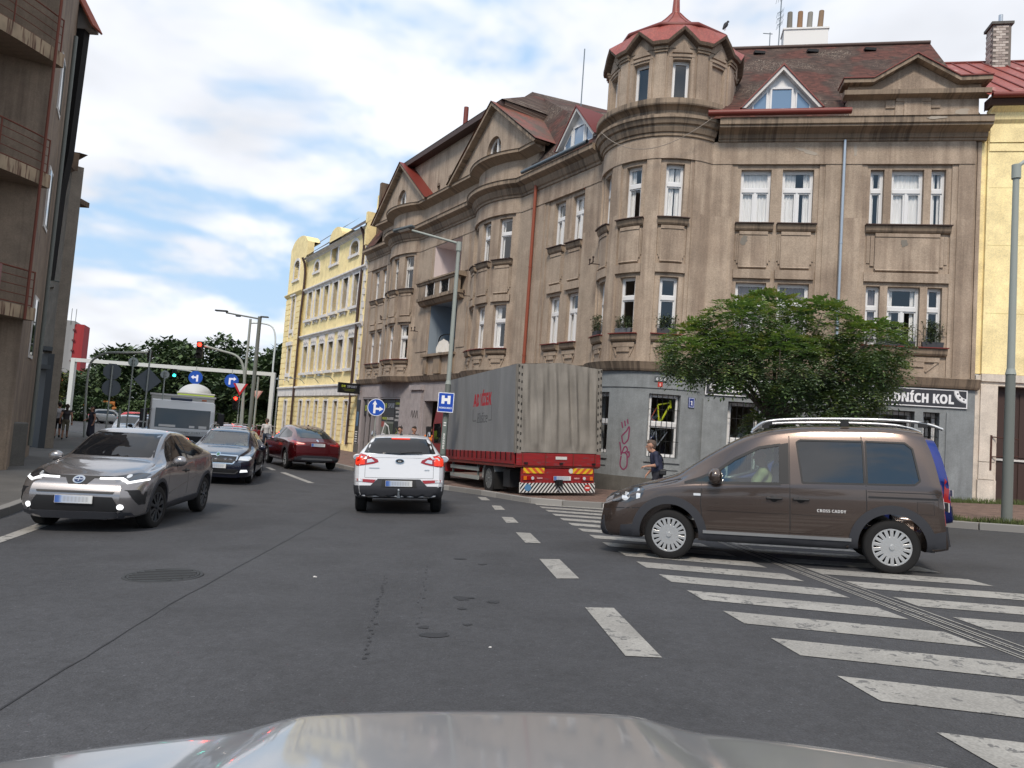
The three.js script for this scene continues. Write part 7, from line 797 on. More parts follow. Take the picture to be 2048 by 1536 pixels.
// --- lorries ---
{ // flatbed lorry with tarpaulin
  const T = thing('tarpaulin_lorry', 'red lorry with grey tarpaulin box parked on the pavement corner', 'truck'), red = mat(0xffffff, 0.45, { map: tex(256, (u, v) => { const s = sstep(0.68, 0.75, N3(u, v, 20, 3, 6)), k = 0.9 + N3(u, v, 8, 3, 2) * 0.2; return [lerp(0.54, 0.42, s) * k, lerp(0.10, 0.25, s) * k, lerp(0.11, 0.26, s) * k]; }, 1) }), hw = 1.27, L = 6.6, y0 = 1.27, y1 = 3.68;
  const dirt = (base, s0) => tex(1024, (u, v) => { const st = fbm(u * 30, v * 3, 4, 30, s0), b = N3(u, v, 6, 4, s0 + 3), f = vnoise(u * 400, v * 400, 400, s0 + 5), k = 0.84 + b * 0.22 + (f - 0.5) * 0.06 - sstep(0.55, 0.8, st) * 0.07; return base.map((q) => q * k); });
  const tarpM = mat(0xffffff, 0.75, { map: dirt([0.545, 0.525, 0.495], 61), side: THREE.DoubleSide });
  const sideTex = (() => { const base = [0.50, 0.505, 0.51], c = canvasTex(1400, 512, (g, w, h) => { const n = 4; for (let i = 0; i < w; i += n) for (let j = 0; j < h; j += n) { const k = 0.92 + 0.14 * fbm(i * 0.02, j * 0.004, 3, 9999, 5) + 0.05 * (hash(i, j, 3) - 0.5); g.fillStyle = `rgb(${base.map((q) => Math.round(q * k * 255)).join(',')})`; g.fillRect(i, j, n, n); } g.save(); g.translate(w * 0.455, h * 0.42); g.transform(1, 0, -0.06, 1, 0, 0); g.fillStyle = '#a8242e'; g.font = 'bold 104px sans-serif'; g.fillText('AD VÍZEK', 0, 0, 330); g.lineWidth = 7; g.strokeStyle = '#a8242e'; g.strokeText('AD VÍZEK', 0, 0, 330); g.restore(); g.fillStyle = '#24262a'; g.font = 'italic 84px serif'; g.fillText('Hlušice', w * 0.50, h * 0.635, 210); g.strokeStyle = '#24262a'; g.lineWidth = 4; g.beginPath(); g.moveTo(w * 0.495, h * 0.61); g.lineTo(w * 0.452, h * 0.61); g.lineTo(w * 0.452, h * 0.46); g.stroke(); g.beginPath(); g.moveTo(w * 0.665, h * 0.61); g.lineTo(w * 0.70, h * 0.61); g.lineTo(w * 0.70, h * 0.42); g.stroke(); }); return c; })();
  const sheet = (fn, nu, nv) => { const P = [], U = [], I = []; for (let j = 0; j <= nv; j++) for (let i = 0; i <= nu; i++) { P.push(...fn(i / nu, j / nv)); U.push(i / nu, j / nv); } for (let j = 0; j < nv; j++) for (let i = 0; i < nu; i++) { const a = j * (nu + 1) + i; I.push(a, a + 1, a + nu + 1, a + 1, a + nu + 2, a + nu + 1); } const g = new THREE.BufferGeometry(); g.setAttribute('position', new THREE.Float32BufferAttribute(P, 3)); g.setAttribute('uv', new THREE.Float32BufferAttribute(U, 2)); g.setIndex(I); g.computeVertexNormals(); return g; };
  // rear sheet: hanging folds, straighter at the bottom hem
  part(T, 'rear_sheet', sheet((u, v) => { const z = lerp(-hw + 0.12, hw - 0.12, u), y = lerp(y0 + 0.02, y1 + 0.10 * (1 - Math.abs(u * 2 - 1)), v), f = sstep(0, 0.12, v) * sstep(1.0, 0.75, v) * 0.6 + sstep(0.1, 0.6, v) * 0.4; const x = -0.012 - f * (0.042 * Math.sin(u * 31 + Math.sin(v * 3 + u * 7) * 1.1 + u * u * 9) + 0.018 * Math.sin(u * 71 + v * 4)) - (v < 0.09 ? 0.02 * Math.sin(u * 20 + 1) * (1 - v / 0.09) : 0) - 0.02 * Math.sin(PI * u) * Math.sin(PI * v); return [x, y, z]; }, 120, 60), tarpM);
  const sideM = mat(0xffffff, 0.7, { map: sideTex, side: THREE.DoubleSide }), sideM2 = mat(0xffffff, 0.7, { map: dirt([0.49, 0.5, 0.51], 64), side: THREE.DoubleSide });
  const sideF = (k) => (u, v) => { const x = k > 0 ? lerp(0.05, L, u) : lerp(L, 0.05, u), y = lerp(y0 - 0.02, y1, v); return [x, y, k * (hw + 0.008 + 0.014 * Math.sin(x * 5.2 + v) * Math.sin(PI * v) + 0.004 * Math.sin(x * 23))]; };
  part(T, 'side_sheet', sheet(sideF(-1), 60, 14), sideM, 'grey tarpaulin side with red and black lettering'); part(T, 'side_sheet', sheet(sideF(1), 60, 14), sideM2); part(T, 'roof_sheet', sheet((u, v) => [lerp(0, L, u), y1 + 0.10 * (1 - Math.abs(v * 2 - 1)) + 0.01 * Math.sin(u * 30), lerp(hw, -hw, v)], 30, 8), tarpM); part(T, 'front_sheet', box(0.02, y1 - y0, 2 * hw, L, (y0 + y1) / 2, 0), sideM2);
  for (const k of [-1, 1]) { const st = part(T, 'corner_strap', mg([box(0.02, y1 - y0, 0.13, -0.03, (y0 + y1) / 2, k * (hw - 0.06)), box(0.12, y1 - y0, 0.02, 0.05, (y0 + y1) / 2, k * (hw + 0.02))]), tarpM); for (let i = 0; i < 12; i++) { const y = y0 + 0.12 + i * 0.2; for (const [dz, dy] of [[0.1, 0], [0.02, 0.03]]) part(st, 'eyelet', X(new THREE.TorusGeometry(0.02, 0.009, 6, 10).scale(0.7, 1.4, 1), -0.045, y + dy, k * (hw - dz), 0, PI / 2), blackMetal); } }
  const rb = part(T, 'tailboard', rbox(0.05, 0.34, 2 * hw, 0.01, -0.02, 1.10, 0), red); for (const z of [-1.1, -0.42, 0.42, 1.1]) part(rb, 'hinge_strap', box(0.02, 0.34, 0.03, -0.052, 1.1, z), gutterRed); for (const z of [-1.0, 0.05, 1.05]) part(rb, 'latch', box(0.03, 0.05, 0.1, -0.06, 1.0, z), blackMetal); part(rb, 'small_plate', box(0.01, 0.08, 0.34, -0.055, 1.15, 0.05), whiteOld); part(T, 'tail_rail', box(0.1, 0.1, 2 * hw - 0.02, 0.03, 0.94, 0), gutterRed);
  for (const k of [-1, 1]) for (let i = 0; i < 4; i++) { const x0 = 0.1 + i * 1.64; part(T, 'side_board', rbox(1.6, 0.32, 0.04, 0.01, x0 + 0.8, 1.12, k * (hw - 0.0)), red); part(T, 'side_rail', box(1.62, 0.12, 0.06, x0 + 0.8, 0.93, k * (hw - 0.03)), gutterRed); for (let j = 0; j < 4; j++) part(T, 'lashing_hook', box(0.02, 0.22, 0.02, x0 + 0.2 + j * 0.4, 1.17, k * (hw + 0.03)), blackMetal); }
  part(T, 'chassis', mg([box(8.2, 0.2, 0.12, 4.2, 0.82, 0.4), box(8.2, 0.2, 0.12, 4.2, 0.82, -0.4), box(0.1, 0.16, 1.6, 0.6, 0.82, 0), box(0.12, 0.2, 1.9, 2.3, 0.5, 0)]), blackMetal);
  const lb = part(T, 'light_bar', mg([rbox(0.08, 0.42, 2.2, 0.01, 0.05, 0.66, 0)]), red); for (const k of [-1, 1]) { part(lb, 'reflector_board', box(0.02, 0.15, 0.62, -0.002, 0.80, k * 0.74), mat(0xffffff, 0.4, { map: canvasTex(128, 32, (g, w, h) => { g.fillStyle = '#d7b21c'; g.fillRect(0, 0, w, h); g.fillStyle = '#c8562a'; for (let i = -1; i < 5; i++) { g.beginPath(); g.moveTo(i * 40, h); g.lineTo(i * 40 + 20, h); g.lineTo(i * 40 + 20 + h * k, 0); g.lineTo(i * 40 + h * k, 0); g.fill(); } }) })); part(lb, 'tail_lamp', rbox(0.04, 0.12, 0.36, 0.01, -0.005, 0.60, k * 0.88), redLamp); part(lb, 'indicator', box(0.02, 0.1, 0.09, -0.022, 0.60, k * 1.0), orangeLamp); part(lb, 'reverse_light', X(cyl(0.045, 0.045, 0.02, -0.022, 0.6, k * 0.78, 0, 0, PI / 2, 14)), lampGlass); part(lb, 'lettering', X(new THREE.PlaneGeometry(0.22, 0.06), -0.0, 0.60, k * 0.56, 0, -PI / 2).translate(-0.003, 0, 0), mat(0xffffff, 0.5, { map: canvasTex(96, 28, (g, w, h) => { g.fillStyle = '#8e1a1c'; g.fillRect(0, 0, w, h); g.fillStyle = '#e4d0cc'; g.font = 'bold 24px sans-serif'; g.textAlign = 'center'; g.textBaseline = 'middle'; g.fillText('IVECO', w / 2, h / 2 + 1, w - 4); }) })); }
  part(lb, 'speed_sticker', X(new THREE.CylinderGeometry(0.07, 0.07, 0.01, 18), -0.0, 0.8, 0.38, 0, 0, PI / 2), whiteOld); plate(T, -0.01, 0.60, 0.1, -1); part(T, 'under_box', box(0.5, 0.5, 0.5, 1.1, 0.55, -0.85), blackPlastic);
  const bb = part(T, 'underrun_board', rbox(0.04, 0.28, 2.28, 0.01, 0.03, 0.34, 0), whiteOld); part(bb, 'stripes', X(new THREE.PlaneGeometry(2.26, 0.26), 0.008, 0.34, 0, 0, -PI / 2), mat(0xffffff, 0.5, { map: canvasTex(512, 60, (g, w, h) => { g.fillStyle = '#d5d5d2'; g.fillRect(0, 0, w, h); g.fillStyle = '#202124'; for (let i = -3; i < 17; i++) for (const s of [1, -1]) { g.save(); g.beginPath(); g.rect(s > 0 ? 0 : w / 2, 0, w / 2, h); g.clip(); const x = s > 0 ? i * 24 : w - i * 24; g.beginPath(); g.moveTo(x, h); g.lineTo(x + s * 12, h); g.lineTo(x + s * (12 + h * 0.8), 0); g.lineTo(x + s * h * 0.8, 0); g.fill(); g.restore(); } g.fillStyle = '#4f7fa6'; g.beginPath(); g.arc(52, h / 2, 22, 0, 7); g.fill(); g.fillStyle = '#b03a34'; g.beginPath(); g.arc(w - 52, h / 2, 22, 0, 7); g.fill(); g.fillStyle = '#eee'; g.fillRect(w - 66, h / 2 - 4, 28, 8); }) })); part(T, 'tow_coupling', mg([box(0.1, 0.16, 0.2, -0.03, 0.48, 0), cyl(0.05, 0.05, 0.12, -0.08, 0.46, 0)]), blackMetal);
  const tw = wheelGeo(0.48, 0.28, 0.29, 10, 0.03, 0.16, 0.25); for (const x of [2.3, 7.4]) for (const k of [-1, 1]) { const w = new THREE.Group(); w.name = 'wheel'; w.position.set(x, 0.48, k * 1.06); w.rotation.y = k < 0 ? PI : 0; T.add(w); part(w, 'tyre', tw.ty, rubber); part(w, 'rim', tw.face, mat(0x7c7f80, 0.5, { metalness: 0.5 })); part(w, 'brake_drum', tw.back, blackMetal); part(T, 'mudguard', X(new THREE.TorusGeometry(0.56, 0.03, 6, 20, PI).scale(1, 1, 7), x, 0.48, k * 1.02), mat(0x8a8d8e, 0.5)); }
  for (const k of [-1, 1]) { const sg = part(T, 'side_guard', box(2.9, 0.12, 0.03, 4.7, 0.72, k * 1.18), galv); part(sg, 'guard_rail', box(2.9, 0.12, 0.03, 4.7, 0.45, k * 1.18), galv); part(sg, 'guard_post', box(0.06, 0.5, 0.06, 3.4, 0.65, k * 1.14), galvDark); part(sg, 'guard_post', box(0.06, 0.5, 0.06, 6.0, 0.65, k * 1.14), galvDark); part(T, 'mudflap', box(0.02, 0.5, 0.34, 1.72, 0.45, k * 1.05), rubber); }
  const cab = part(T, 'cab', X(ext([[0, 0.55], [1.9, 0.45], [1.95, 1.2], [1.75, 2.2], [1.4, 2.72], [0, 2.75]], 2.3, 0.04), 6.75, 0, -1.15), red); part(cab, 'windscreen', box(0.03, 0.9, 2.0, 8.62, 1.75, 0, 0, 0, 0.2), carGlass); for (const k of [-1, 1]) part(cab, 'side_window', box(0.9, 0.7, 0.02, 7.9, 1.85, k * 1.195), carGlass); for (const k of [-1, 1]) part(cab, 'mirror', rbox(0.1, 0.4, 0.2, 0.03, 8.3, 1.9, k * 1.42), darkTrim);
  place(T, 1.48, -20.66, -21.5 * D2R);
}
{ // white box lorry coming towards us
  const T = thing('box_lorry', 'white box lorry facing the camera at the lights', 'truck'), wp = mat(0xc9cbcc, 0.45), W = 2.35;
  const cab = part(T, 'cab', X(ext([[0, 0.5], [1.75, 0.45], [1.8, 1.15], [1.62, 2.05], [1.38, 2.42], [0.2, 2.48], [0, 2.3]], W - 0.1, 0.05), 4.2, 0, -(W - 0.1) / 2), wp);
  part(cab, 'windscreen', X(new RoundedBoxGeometry(0.04, 0.88, 2.02, 2, 0.015), 5.93, 1.68, 0, 0, 0, 0.19), carGlassGreen); for (const [z, w, h] of [[0.55, 0.6, 0.1], [-0.35, 0.2, 0.1], [-0.75, 0.3, 0.12]]) part(cab, 'dashboard_paper', X(new THREE.BoxGeometry(0.006, h, w), 6.015, 1.34, z, 0, 0, 0.19), whiteOld); part(cab, 'sun_visor', rbox(0.16, 0.12, 0.8, 0.03, 5.55, 2.56, 0.1), mat(0x2a3550, 0.3)); part(cab, 'beacon', rbox(0.16, 0.08, 0.18, 0.02, 5.45, 2.58, -0.75), mat(0xb0623a, 0.4)); part(cab, 'grille', box(0.03, 0.3, 1.5, 6.02, 0.78, 0), darkTrim); part(cab, 'bumper', rbox(0.2, 0.3, 2.2, 0.03, 5.98, 0.5, 0), mat(0x9a9c9d, 0.5));
  part(cab, 'lettering', X(new THREE.PlaneGeometry(0.74, 0.12), 6.066, 1.08, -0.32, 0, PI / 2), mat(0xffffff, 0.5, { map: canvasTex(192, 32, (g, w, h) => { g.fillStyle = '#d5d7d6'; g.fillRect(0, 0, w, h); g.fillStyle = '#4a4e50'; g.font = 'bold 28px sans-serif'; g.textAlign = 'center'; g.textBaseline = 'middle'; g.fillText('SONNY STORES', w / 2, h / 2 + 1, w - 4); }) }));
  for (const k of [-1, 1]) { part(cab, 'headlight', rbox(0.05, 0.2, 0.3, 0.02, 6.03, 0.72, k * 0.95), lampGlass); const m = part(cab, 'mirror', rbox(0.12, 0.55, 0.26, 0.03, 5.75, 1.75, k * 1.42), darkTrim); part(m, 'lower_mirror', rbox(0.12, 0.24, 0.24, 0.03, 5.75, 1.3, k * 1.42), darkTrim); part(m, 'arm', tube([[5.75, 2.02, k * 1.15], [5.75, 2.05, k * 1.42]], 0.02), darkTrim); }
  const bx = part(T, 'box_body', rbox(4.6, 2.0, W + 0.1, 0.03, 1.75, 1.75, 0), mat(0xb9b8b2, 0.6)); part(bx, 'roof_rim', box(4.7, 0.08, W + 0.2, 1.75, 2.76, 0), whiteOld); for (let i = 0; i < 4; i++) part(bx, 'rib', box(0.05, 1.9, 0.03, 0.2 + i * 1.1, 1.75, 1.24), galvDark); part(T, 'chassis', box(6, 0.2, 0.9, 2.9, 0.65, 0), blackMetal);
  const tw = wheelGeo(0.4, 0.26, 0.24, 8, 0.03, 0.12, 0.2); for (const x of [0.9, 5.1]) for (const k of [-1, 1]) { const w = new THREE.Group(); w.name = 'wheel'; w.position.set(x, 0.4, k * 0.98); w.rotation.y = k < 0 ? PI : 0; T.add(w); part(w, 'tyre', tw.ty, rubber); part(w, 'rim', tw.face, brightRim); part(w, 'brake_drum', tw.back, blackMetal); }
  place(T, -16.25, -37.1, PI - 25 * D2R); T.scale.set(1, 0.93, 1.06);
}
{ // lime green vehicle with a domed roof behind the lorry
  const T = thing('bus', 'lime green bus with pale domed roof behind the white lorry', 'bus'), lime = mat(0x8fa62c, 0.5); part(T, 'body', rbox(8, 2.6, 2.4, 0.12, 0, 1.75, 0), lime); const dome = new THREE.SphereGeometry(1, 24, 12, 0, 2 * PI, 0, PI / 2).scale(3.9, 0.85, 1.15); part(T, 'domed_roof', X(dome, 0, 3.05, 0), mat(0xb4b6b6, 0.6)); part(T, 'roof_rim', rbox(7.9, 0.14, 2.42, 0.05, 0, 3.1, 0), mat(0xb4b6b6, 0.6)); part(T, 'windscreen', rbox(0.06, 1.1, 2.1, 0.02, 4.0, 1.7, 0), carGlass); part(T, 'destination_panel', rbox(0.06, 0.3, 1.7, 0.02, 4.0, 2.78, 0), mat(0x3f4a14, 0.5)); for (const k of [-1, 1]) for (let i = 0; i < 5; i++) part(T, 'side_window', rbox(1.3, 0.9, 0.04, 0.02, -3 + i * 1.5, 2.0, k * 1.2), carGlass); for (const x of [-2.4, 2.6]) for (const k of [-1, 1]) part(T, 'wheel', cyl(0.48, 0.48, 0.3, x, 0.48, k * 1.05, PI / 2, 0, 0, 24), rubber); place(T, -23.2, -55.2, PI - 24 * D2R);
}
{ // bonnet of the car that carries the camera
  const nx = 80, nz = 46, P = [], I = []; for (let j = 0; j <= nz; j++) for (let i = 0; i <= nx; i++) { const x = lerp(-1.5, 1.5, i / nx), t = j / nz, ed = -1.66 + 0.22 * Math.pow(Math.abs(x) / 1.0, 2.2), z = lerp(-0.55, ed, t); const xc = x - 0.02, rid = sstep(0.62 - 0.17 * t, 0.46 - 0.17 * t, Math.abs(xc)); let y = 0.895 - 0.055 * Math.pow(t, 2) - 0.028 * x * x + rid * (0.024) - 0.06 * Math.pow(Math.max(0, Math.abs(x) - 0.75), 2); y -= 0.16 * Math.pow(sstep(0.86, 1.0, t), 2); P.push(x, y, z); }
  for (let j = 0; j < nz; j++) for (let i = 0; i < nx; i++) { const a = j * (nx + 1) + i; I.push(a, a + 1, a + nx + 1, a + 1, a + nx + 2, a + nx + 1); } const g = new THREE.BufferGeometry(); g.setAttribute('position', new THREE.Float32BufferAttribute(P, 3)); g.setIndex(I); g.setAttribute('uv', new THREE.Float32BufferAttribute(P.filter((_, i) => i % 3 !== 1), 2)); g.computeVertexNormals();
  const car = thing('own_car', 'silver bonnet of the car carrying the camera', 'car', [0, 0.0, 0]); car.rotation.z = 0.072; part(car, 'bonnet', g, mat([0.40, 0.41, 0.425], 0.3, { metalness: 0.6, clearcoat: 1, clearcoatRoughness: 0.06, side: THREE.DoubleSide })); part(car, 'nose', box(1.7, 0.5, 0.06, 0, 0.42, -1.44), mat([0.38, 0.39, 0.405], 0.4, { metalness: 0.4 })); for (const k of [-1, 1]) part(car, 'wing', box(0.06, 0.5, 1.0, k * 0.98, 0.5, -0.9), mat([0.38, 0.39, 0.405], 0.4, { metalness: 0.4 }));
}
// ---------- street tree ----------
const barkM = mat(0xffffff, 0.95, { map: tex(256, (u, v) => { const k = 0.28 + 0.16 * fbm(u * 24, v * 4, 4, 24, 3); return [k, k * 0.9, k * 0.8]; }, 0.6) });
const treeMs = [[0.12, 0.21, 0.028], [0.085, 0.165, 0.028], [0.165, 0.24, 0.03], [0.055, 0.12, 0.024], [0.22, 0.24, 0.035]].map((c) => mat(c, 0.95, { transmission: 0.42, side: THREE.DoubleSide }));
function limb(pts, r0, r1) { const c = new THREE.CatmullRomCurve3(pts.map(V)), n = 14, P = [], N = 8, I = [], U = []; const fr = c.computeFrenetFrames(n); for (let i = 0; i <= n; i++) { const p = c.getPoint(i / n), r = lerp(r0, r1, i / n) * (1 + 0.08 * Math.sin(i * 3.1)); for (let k = 0; k <= N; k++) { const a = k / N * 2 * PI, d = fr.normals[i].clone().multiplyScalar(Math.cos(a) * r).addScaledVector(fr.binormals[i], Math.sin(a) * r); P.push(p.x + d.x, p.y + d.y, p.z + d.z); U.push(k / N * 0.6, i * 0.15); } } for (let i = 0; i < n; i++) for (let k = 0; k < N; k++) { const a = i * (N + 1) + k; I.push(a, a + N + 1, a + 1, a + 1, a + N + 1, a + N + 2); } const g = new THREE.BufferGeometry(); g.setAttribute('position', new THREE.Float32BufferAttribute(P, 3)); g.setAttribute('uv', new THREE.Float32BufferAttribute(U, 2)); g.setIndex(I); g.computeVertexNormals(); return g; }
function spray(g, p, dir, len, nl) {                  // pinnate leaf: paired leaflets along a drooping stalk
  const d = V(dir).normalize(), side = new THREE.Vector3(-d.z, 0, d.x).normalize(), up = new THREE.Vector3().crossVectors(side, d);
  for (let k = 1; k <= nl; k++) { const t = k / nl, c = V(p).addScaledVector(d, len * t); c.y -= len * 0.5 * t * t; for (const s of k === nl ? [0] : [-1, 1]) { const l = len * 0.42 * (1 - 0.3 * t) * rr(0.8, 1.15), o = side.clone().multiplyScalar(s * 0.9).addScaledVector(d, s ? 0.4 : 1).addScaledVector(up, rr(-0.5, 0.15)).normalize(), tip = c.clone().addScaledVector(o, l), w = new THREE.Vector3().crossVectors(o, up).normalize().multiplyScalar(l * 0.24), m = c.clone().addScaledVector(o, l * 0.5), lift = up.clone().multiplyScalar(l * 0.07); const a = c.toArray(), b = m.clone().add(w).add(lift).toArray(), e = m.clone().sub(w).add(lift).toArray(), f = tip.toArray(); g.tri(a, b, f); g.tri(a, f, e); } }
}
{
  const B = [6.45, -18.1], by = G(...B) + 0.1, T = thing('street_tree', 'bushy umbrella shaped street tree in front of the bike shop', 'tree', [B[0], by, B[1]]), s = 83;
  const cl = [[1560, 628, 92], [1478, 652, 84], [1642, 640, 80], [1402, 692, 74], [1716, 678, 72], [1378, 724, 52], [1776, 716, 52], [1452, 718, 70], [1545, 720, 85], [1632, 718, 80], [1702, 748, 68], [1588, 792, 52], [1668, 792, 46], [1742, 788, 46], [1545, 846, 40], [1650, 842, 30]].map(([x, y, r]) => { const q = (r / s) * 0.86; return [(x - 1566) / s - (0.07) * (0), (1005 - y) / s + 0.02, r > 60 ? rr(-0.9, 0.9) : rr(-0.5, 0.9), q]; });
  const gs = treeMs.map(() => new GB());
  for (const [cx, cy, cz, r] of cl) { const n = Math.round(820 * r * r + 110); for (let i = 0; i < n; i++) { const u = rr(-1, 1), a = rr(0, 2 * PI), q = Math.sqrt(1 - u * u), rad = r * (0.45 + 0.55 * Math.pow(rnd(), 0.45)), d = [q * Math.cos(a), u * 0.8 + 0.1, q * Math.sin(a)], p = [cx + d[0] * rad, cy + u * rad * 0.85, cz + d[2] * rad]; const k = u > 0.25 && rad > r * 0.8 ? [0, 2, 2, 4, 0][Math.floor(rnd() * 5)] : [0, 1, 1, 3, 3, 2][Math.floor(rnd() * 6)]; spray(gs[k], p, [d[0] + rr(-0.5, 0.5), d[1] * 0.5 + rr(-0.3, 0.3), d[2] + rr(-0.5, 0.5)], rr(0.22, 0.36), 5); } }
  const tr = part(T, 'trunk', limb([[-0.12, -0.2, 0], [-0.12, 0.9, 0.02], [-0.2, 1.7, 0], [-0.15, 2.3, 0]], 0.15, 0.11), barkM);
  for (const [cx, cy, cz, r] of cl.slice(0, 13)) part(tr, 'limb', limb([[-0.15, 1.8 + rr(0, 0.4), 0], [cx * 0.4, lerp(2.2, cy, 0.5), cz * 0.4], [cx * 0.85, cy - r * 0.2, cz * 0.85], [cx, cy + r * 0.4, cz]], 0.06, 0.012), barkM);
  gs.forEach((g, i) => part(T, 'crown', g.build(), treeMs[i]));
}
function farTree(label, x, z, h, w, mats, n, leaf, trunkH = 0.25) {
  const T = thing('broadleaf_tree', label, 'tree', [x, G(x, z), z], 0, 'trees beyond the junction'), cl = []; for (let k = 0; k < 15; k++) { const a = rr(0, 2 * PI), q = Math.sqrt(rnd()), yy = rr(trunkH + 0.05, 0.9), ww = w * 0.5 * Math.sin(PI * clamp((yy - trunkH) / (1 - trunkH) * 0.85 + 0.14, 0, 1)) ; cl.push([Math.cos(a) * q * ww, yy * h, Math.sin(a) * q * ww, rr(0.13, 0.24) * w]); } cl.push([0, h * 0.88, 0, w * 0.18]);
  part(T, 'trunk', limb([[0, -0.3, 0], [0.1, h * 0.3, 0], [0, h * 0.6, 0.1], [0, h * 0.85, 0]], w * 0.03, w * 0.008), barkM);
  mats.forEach((m, i) => part(T, 'crown', leafCloud(Math.round(n / mats.length), () => { const c = cl[Math.floor(rnd() * cl.length)], u = rr(-1, 1), a = rr(0, 2 * PI), q = Math.sqrt(1 - u * u), r = c[3] * (0.5 + 0.5 * Math.pow(rnd(), 0.4)) * rr(0.9, 1.12); return [c[0] + q * Math.cos(a) * r, c[1] + u * r * 0.85, c[2] + q * Math.sin(a) * r]; }, leaf, 0.2), m)); return T;
}
const dk = [[0.045, 0.085, 0.026], [0.062, 0.105, 0.028], [0.032, 0.064, 0.02]].map((c) => mat(c, 0.8, { transmission: 0.15, side: THREE.DoubleSide }));
for (const [x, z, h, w, lab] of [[-47.5, -92, 8.6, 11, 'dark tree behind the left sign posts'], [-40, -88, 9.4, 12, 'tall dark tree left of the brick chimney'], [-33.5, -86, 10.2, 12, 'tall dark tree right of the brick chimney'], [-27.5, -84, 7.5, 9, 'lower dark tree behind the yield sign'], [-23.2, -82, 10.0, 11, 'dark tree beside the yellow house corner'], [-30, -96, 10.4, 10, 'loose topped tree behind the pair of lamp posts'], [-37, -100, 8.0, 14, 'broad dark tree at the back of the junction'], [-53.5, -100, 6.6, 10, 'small dark tree near the scaffolded block'], [-20, -88, 9.5, 12, 'dark tree mostly hidden by the yellow house']]) farTree(lab, x, z, h, w, dk, 9500, 0.62, 0.06);
farTree('yellowish tree in front of the red scaffold netting', -51.8, -84, 6.8, 5.2, [mat([0.11, 0.12, 0.02], 0.8), mat([0.06, 0.08, 0.02], 0.8)], 4500, 0.4, 0.3);
{ const g = []; for (let i = 0; i < 5; i++) { const x = -44 + i * 5.5, T = thing('hedge_bush', ['round bush at the foot of the far trees', 'low bush below the green light', 'bush behind the red hatchback', 'clipped bush left of the railings', 'bush beside the white parked car'][i], 'bush', [x, G(x, -78), -78 - i * 0.8], 0, 'bushes under the far trees'); part(T, 'stem', limb([[0, -0.2, 0], [0, 0.5, 0.05], [0.05, 1.0, 0], [0, 1.4, 0]], 0.08, 0.03), barkM); part(T, 'foliage', leafCloud(3200, () => { const u = rr(-1, 1), a = rr(0, 2 * PI), q = Math.sqrt(1 - u * u) * rr(0.7, 1.05); return [Math.cos(a) * q * 2.6, 1.2 + u * 1.2, Math.sin(a) * q * 1.2]; }, 0.35), dk[i % 2]); } }
// grass and weeds along the kerb at the right
{ const g = new GB(); for (let i = 0; i < 3600; i++) { const t = rnd(), x = lerp(8.7, 14.5, t), z = (x < 9.9 ? lerp(-16.9, -15.5, (x - 8.6) / 1.3) : x < 11.4 ? lerp(-15.5, -14.3, (x - 9.9) / 1.5) : lerp(-14.3, -12.6, (x - 11.4) / 3.6)) - 0.12 - Math.pow(rnd(), 1.6) * 0.55, h = rr(0.04, 0.16) * (vnoise(x * 2, z * 2, 999, 4) + 0.3), a = rr(0, 6.3), y = G(x, z) + 0.12, dx = Math.cos(a) * 0.012, dz = Math.sin(a) * 0.012, ln = rr(-0.05, 0.05); g.tri([x - dx, y, z - dz], [x + dx, y, z + dz], [x + ln, y + h, z + rr(-0.05, 0.05)]); } for (let i = 0; i < 700; i++) { const u = rr(8.6, 11), p = FL.p(loA(Math.min(u, UE)), 0, 0.15 + rr(0, 0.2)), x = p[0] + (u > UE ? (u - UE) * 0.98 : 0), z = p[2] + (u > UE ? (u - UE) * 0.2 : 0), h = rr(0.05, 0.2), y = G(x, z) + 0.12; g.tri([x - 0.012, y, z], [x + 0.012, y, z], [x + rr(-0.06, 0.06), y + h, z + rr(-0.05, 0.05)]); } info(single('kerbside_grass', g.build(), mat([0.075, 0.10, 0.03], 0.9, { side: THREE.DoubleSide }), 'short green grass and weeds along the right kerb', 'grass'), 'short green grass and weeds along the right kerb', 'grass', null, 'stuff'); }
for (const [x, z, s, lab] of [[10.6, -13.9, 0.05, 'crumpled white paper in the gutter by the lamp post'], [-0.02, -5.45, 0.008, 'tiny white litter on the asphalt ahead'], [-1.93, -8.05, 0.014, 'white paper scrap on the road left of centre'], [-11.6, -19.3, 0.14, 'white litter on the left pavement by the wall']]) { const g = new THREE.IcosahedronGeometry(s, 1); const p = g.attributes.position; for (let i = 0; i < p.count; i++) { const k = 0.6 + 0.6 * hash(Math.round(p.getX(i) * 900), Math.round(p.getZ(i) * 900), 3); p.setXYZ(i, p.getX(i) * k * 1.6, p.getY(i) * k * 0.6, p.getZ(i) * k); } g.computeVertexNormals(); single('litter', X(g, x, G(x, z) + s * 0.35 + (x < -9 ? 0.12 : 0), z), whiteOld, lab, 'litter'); }

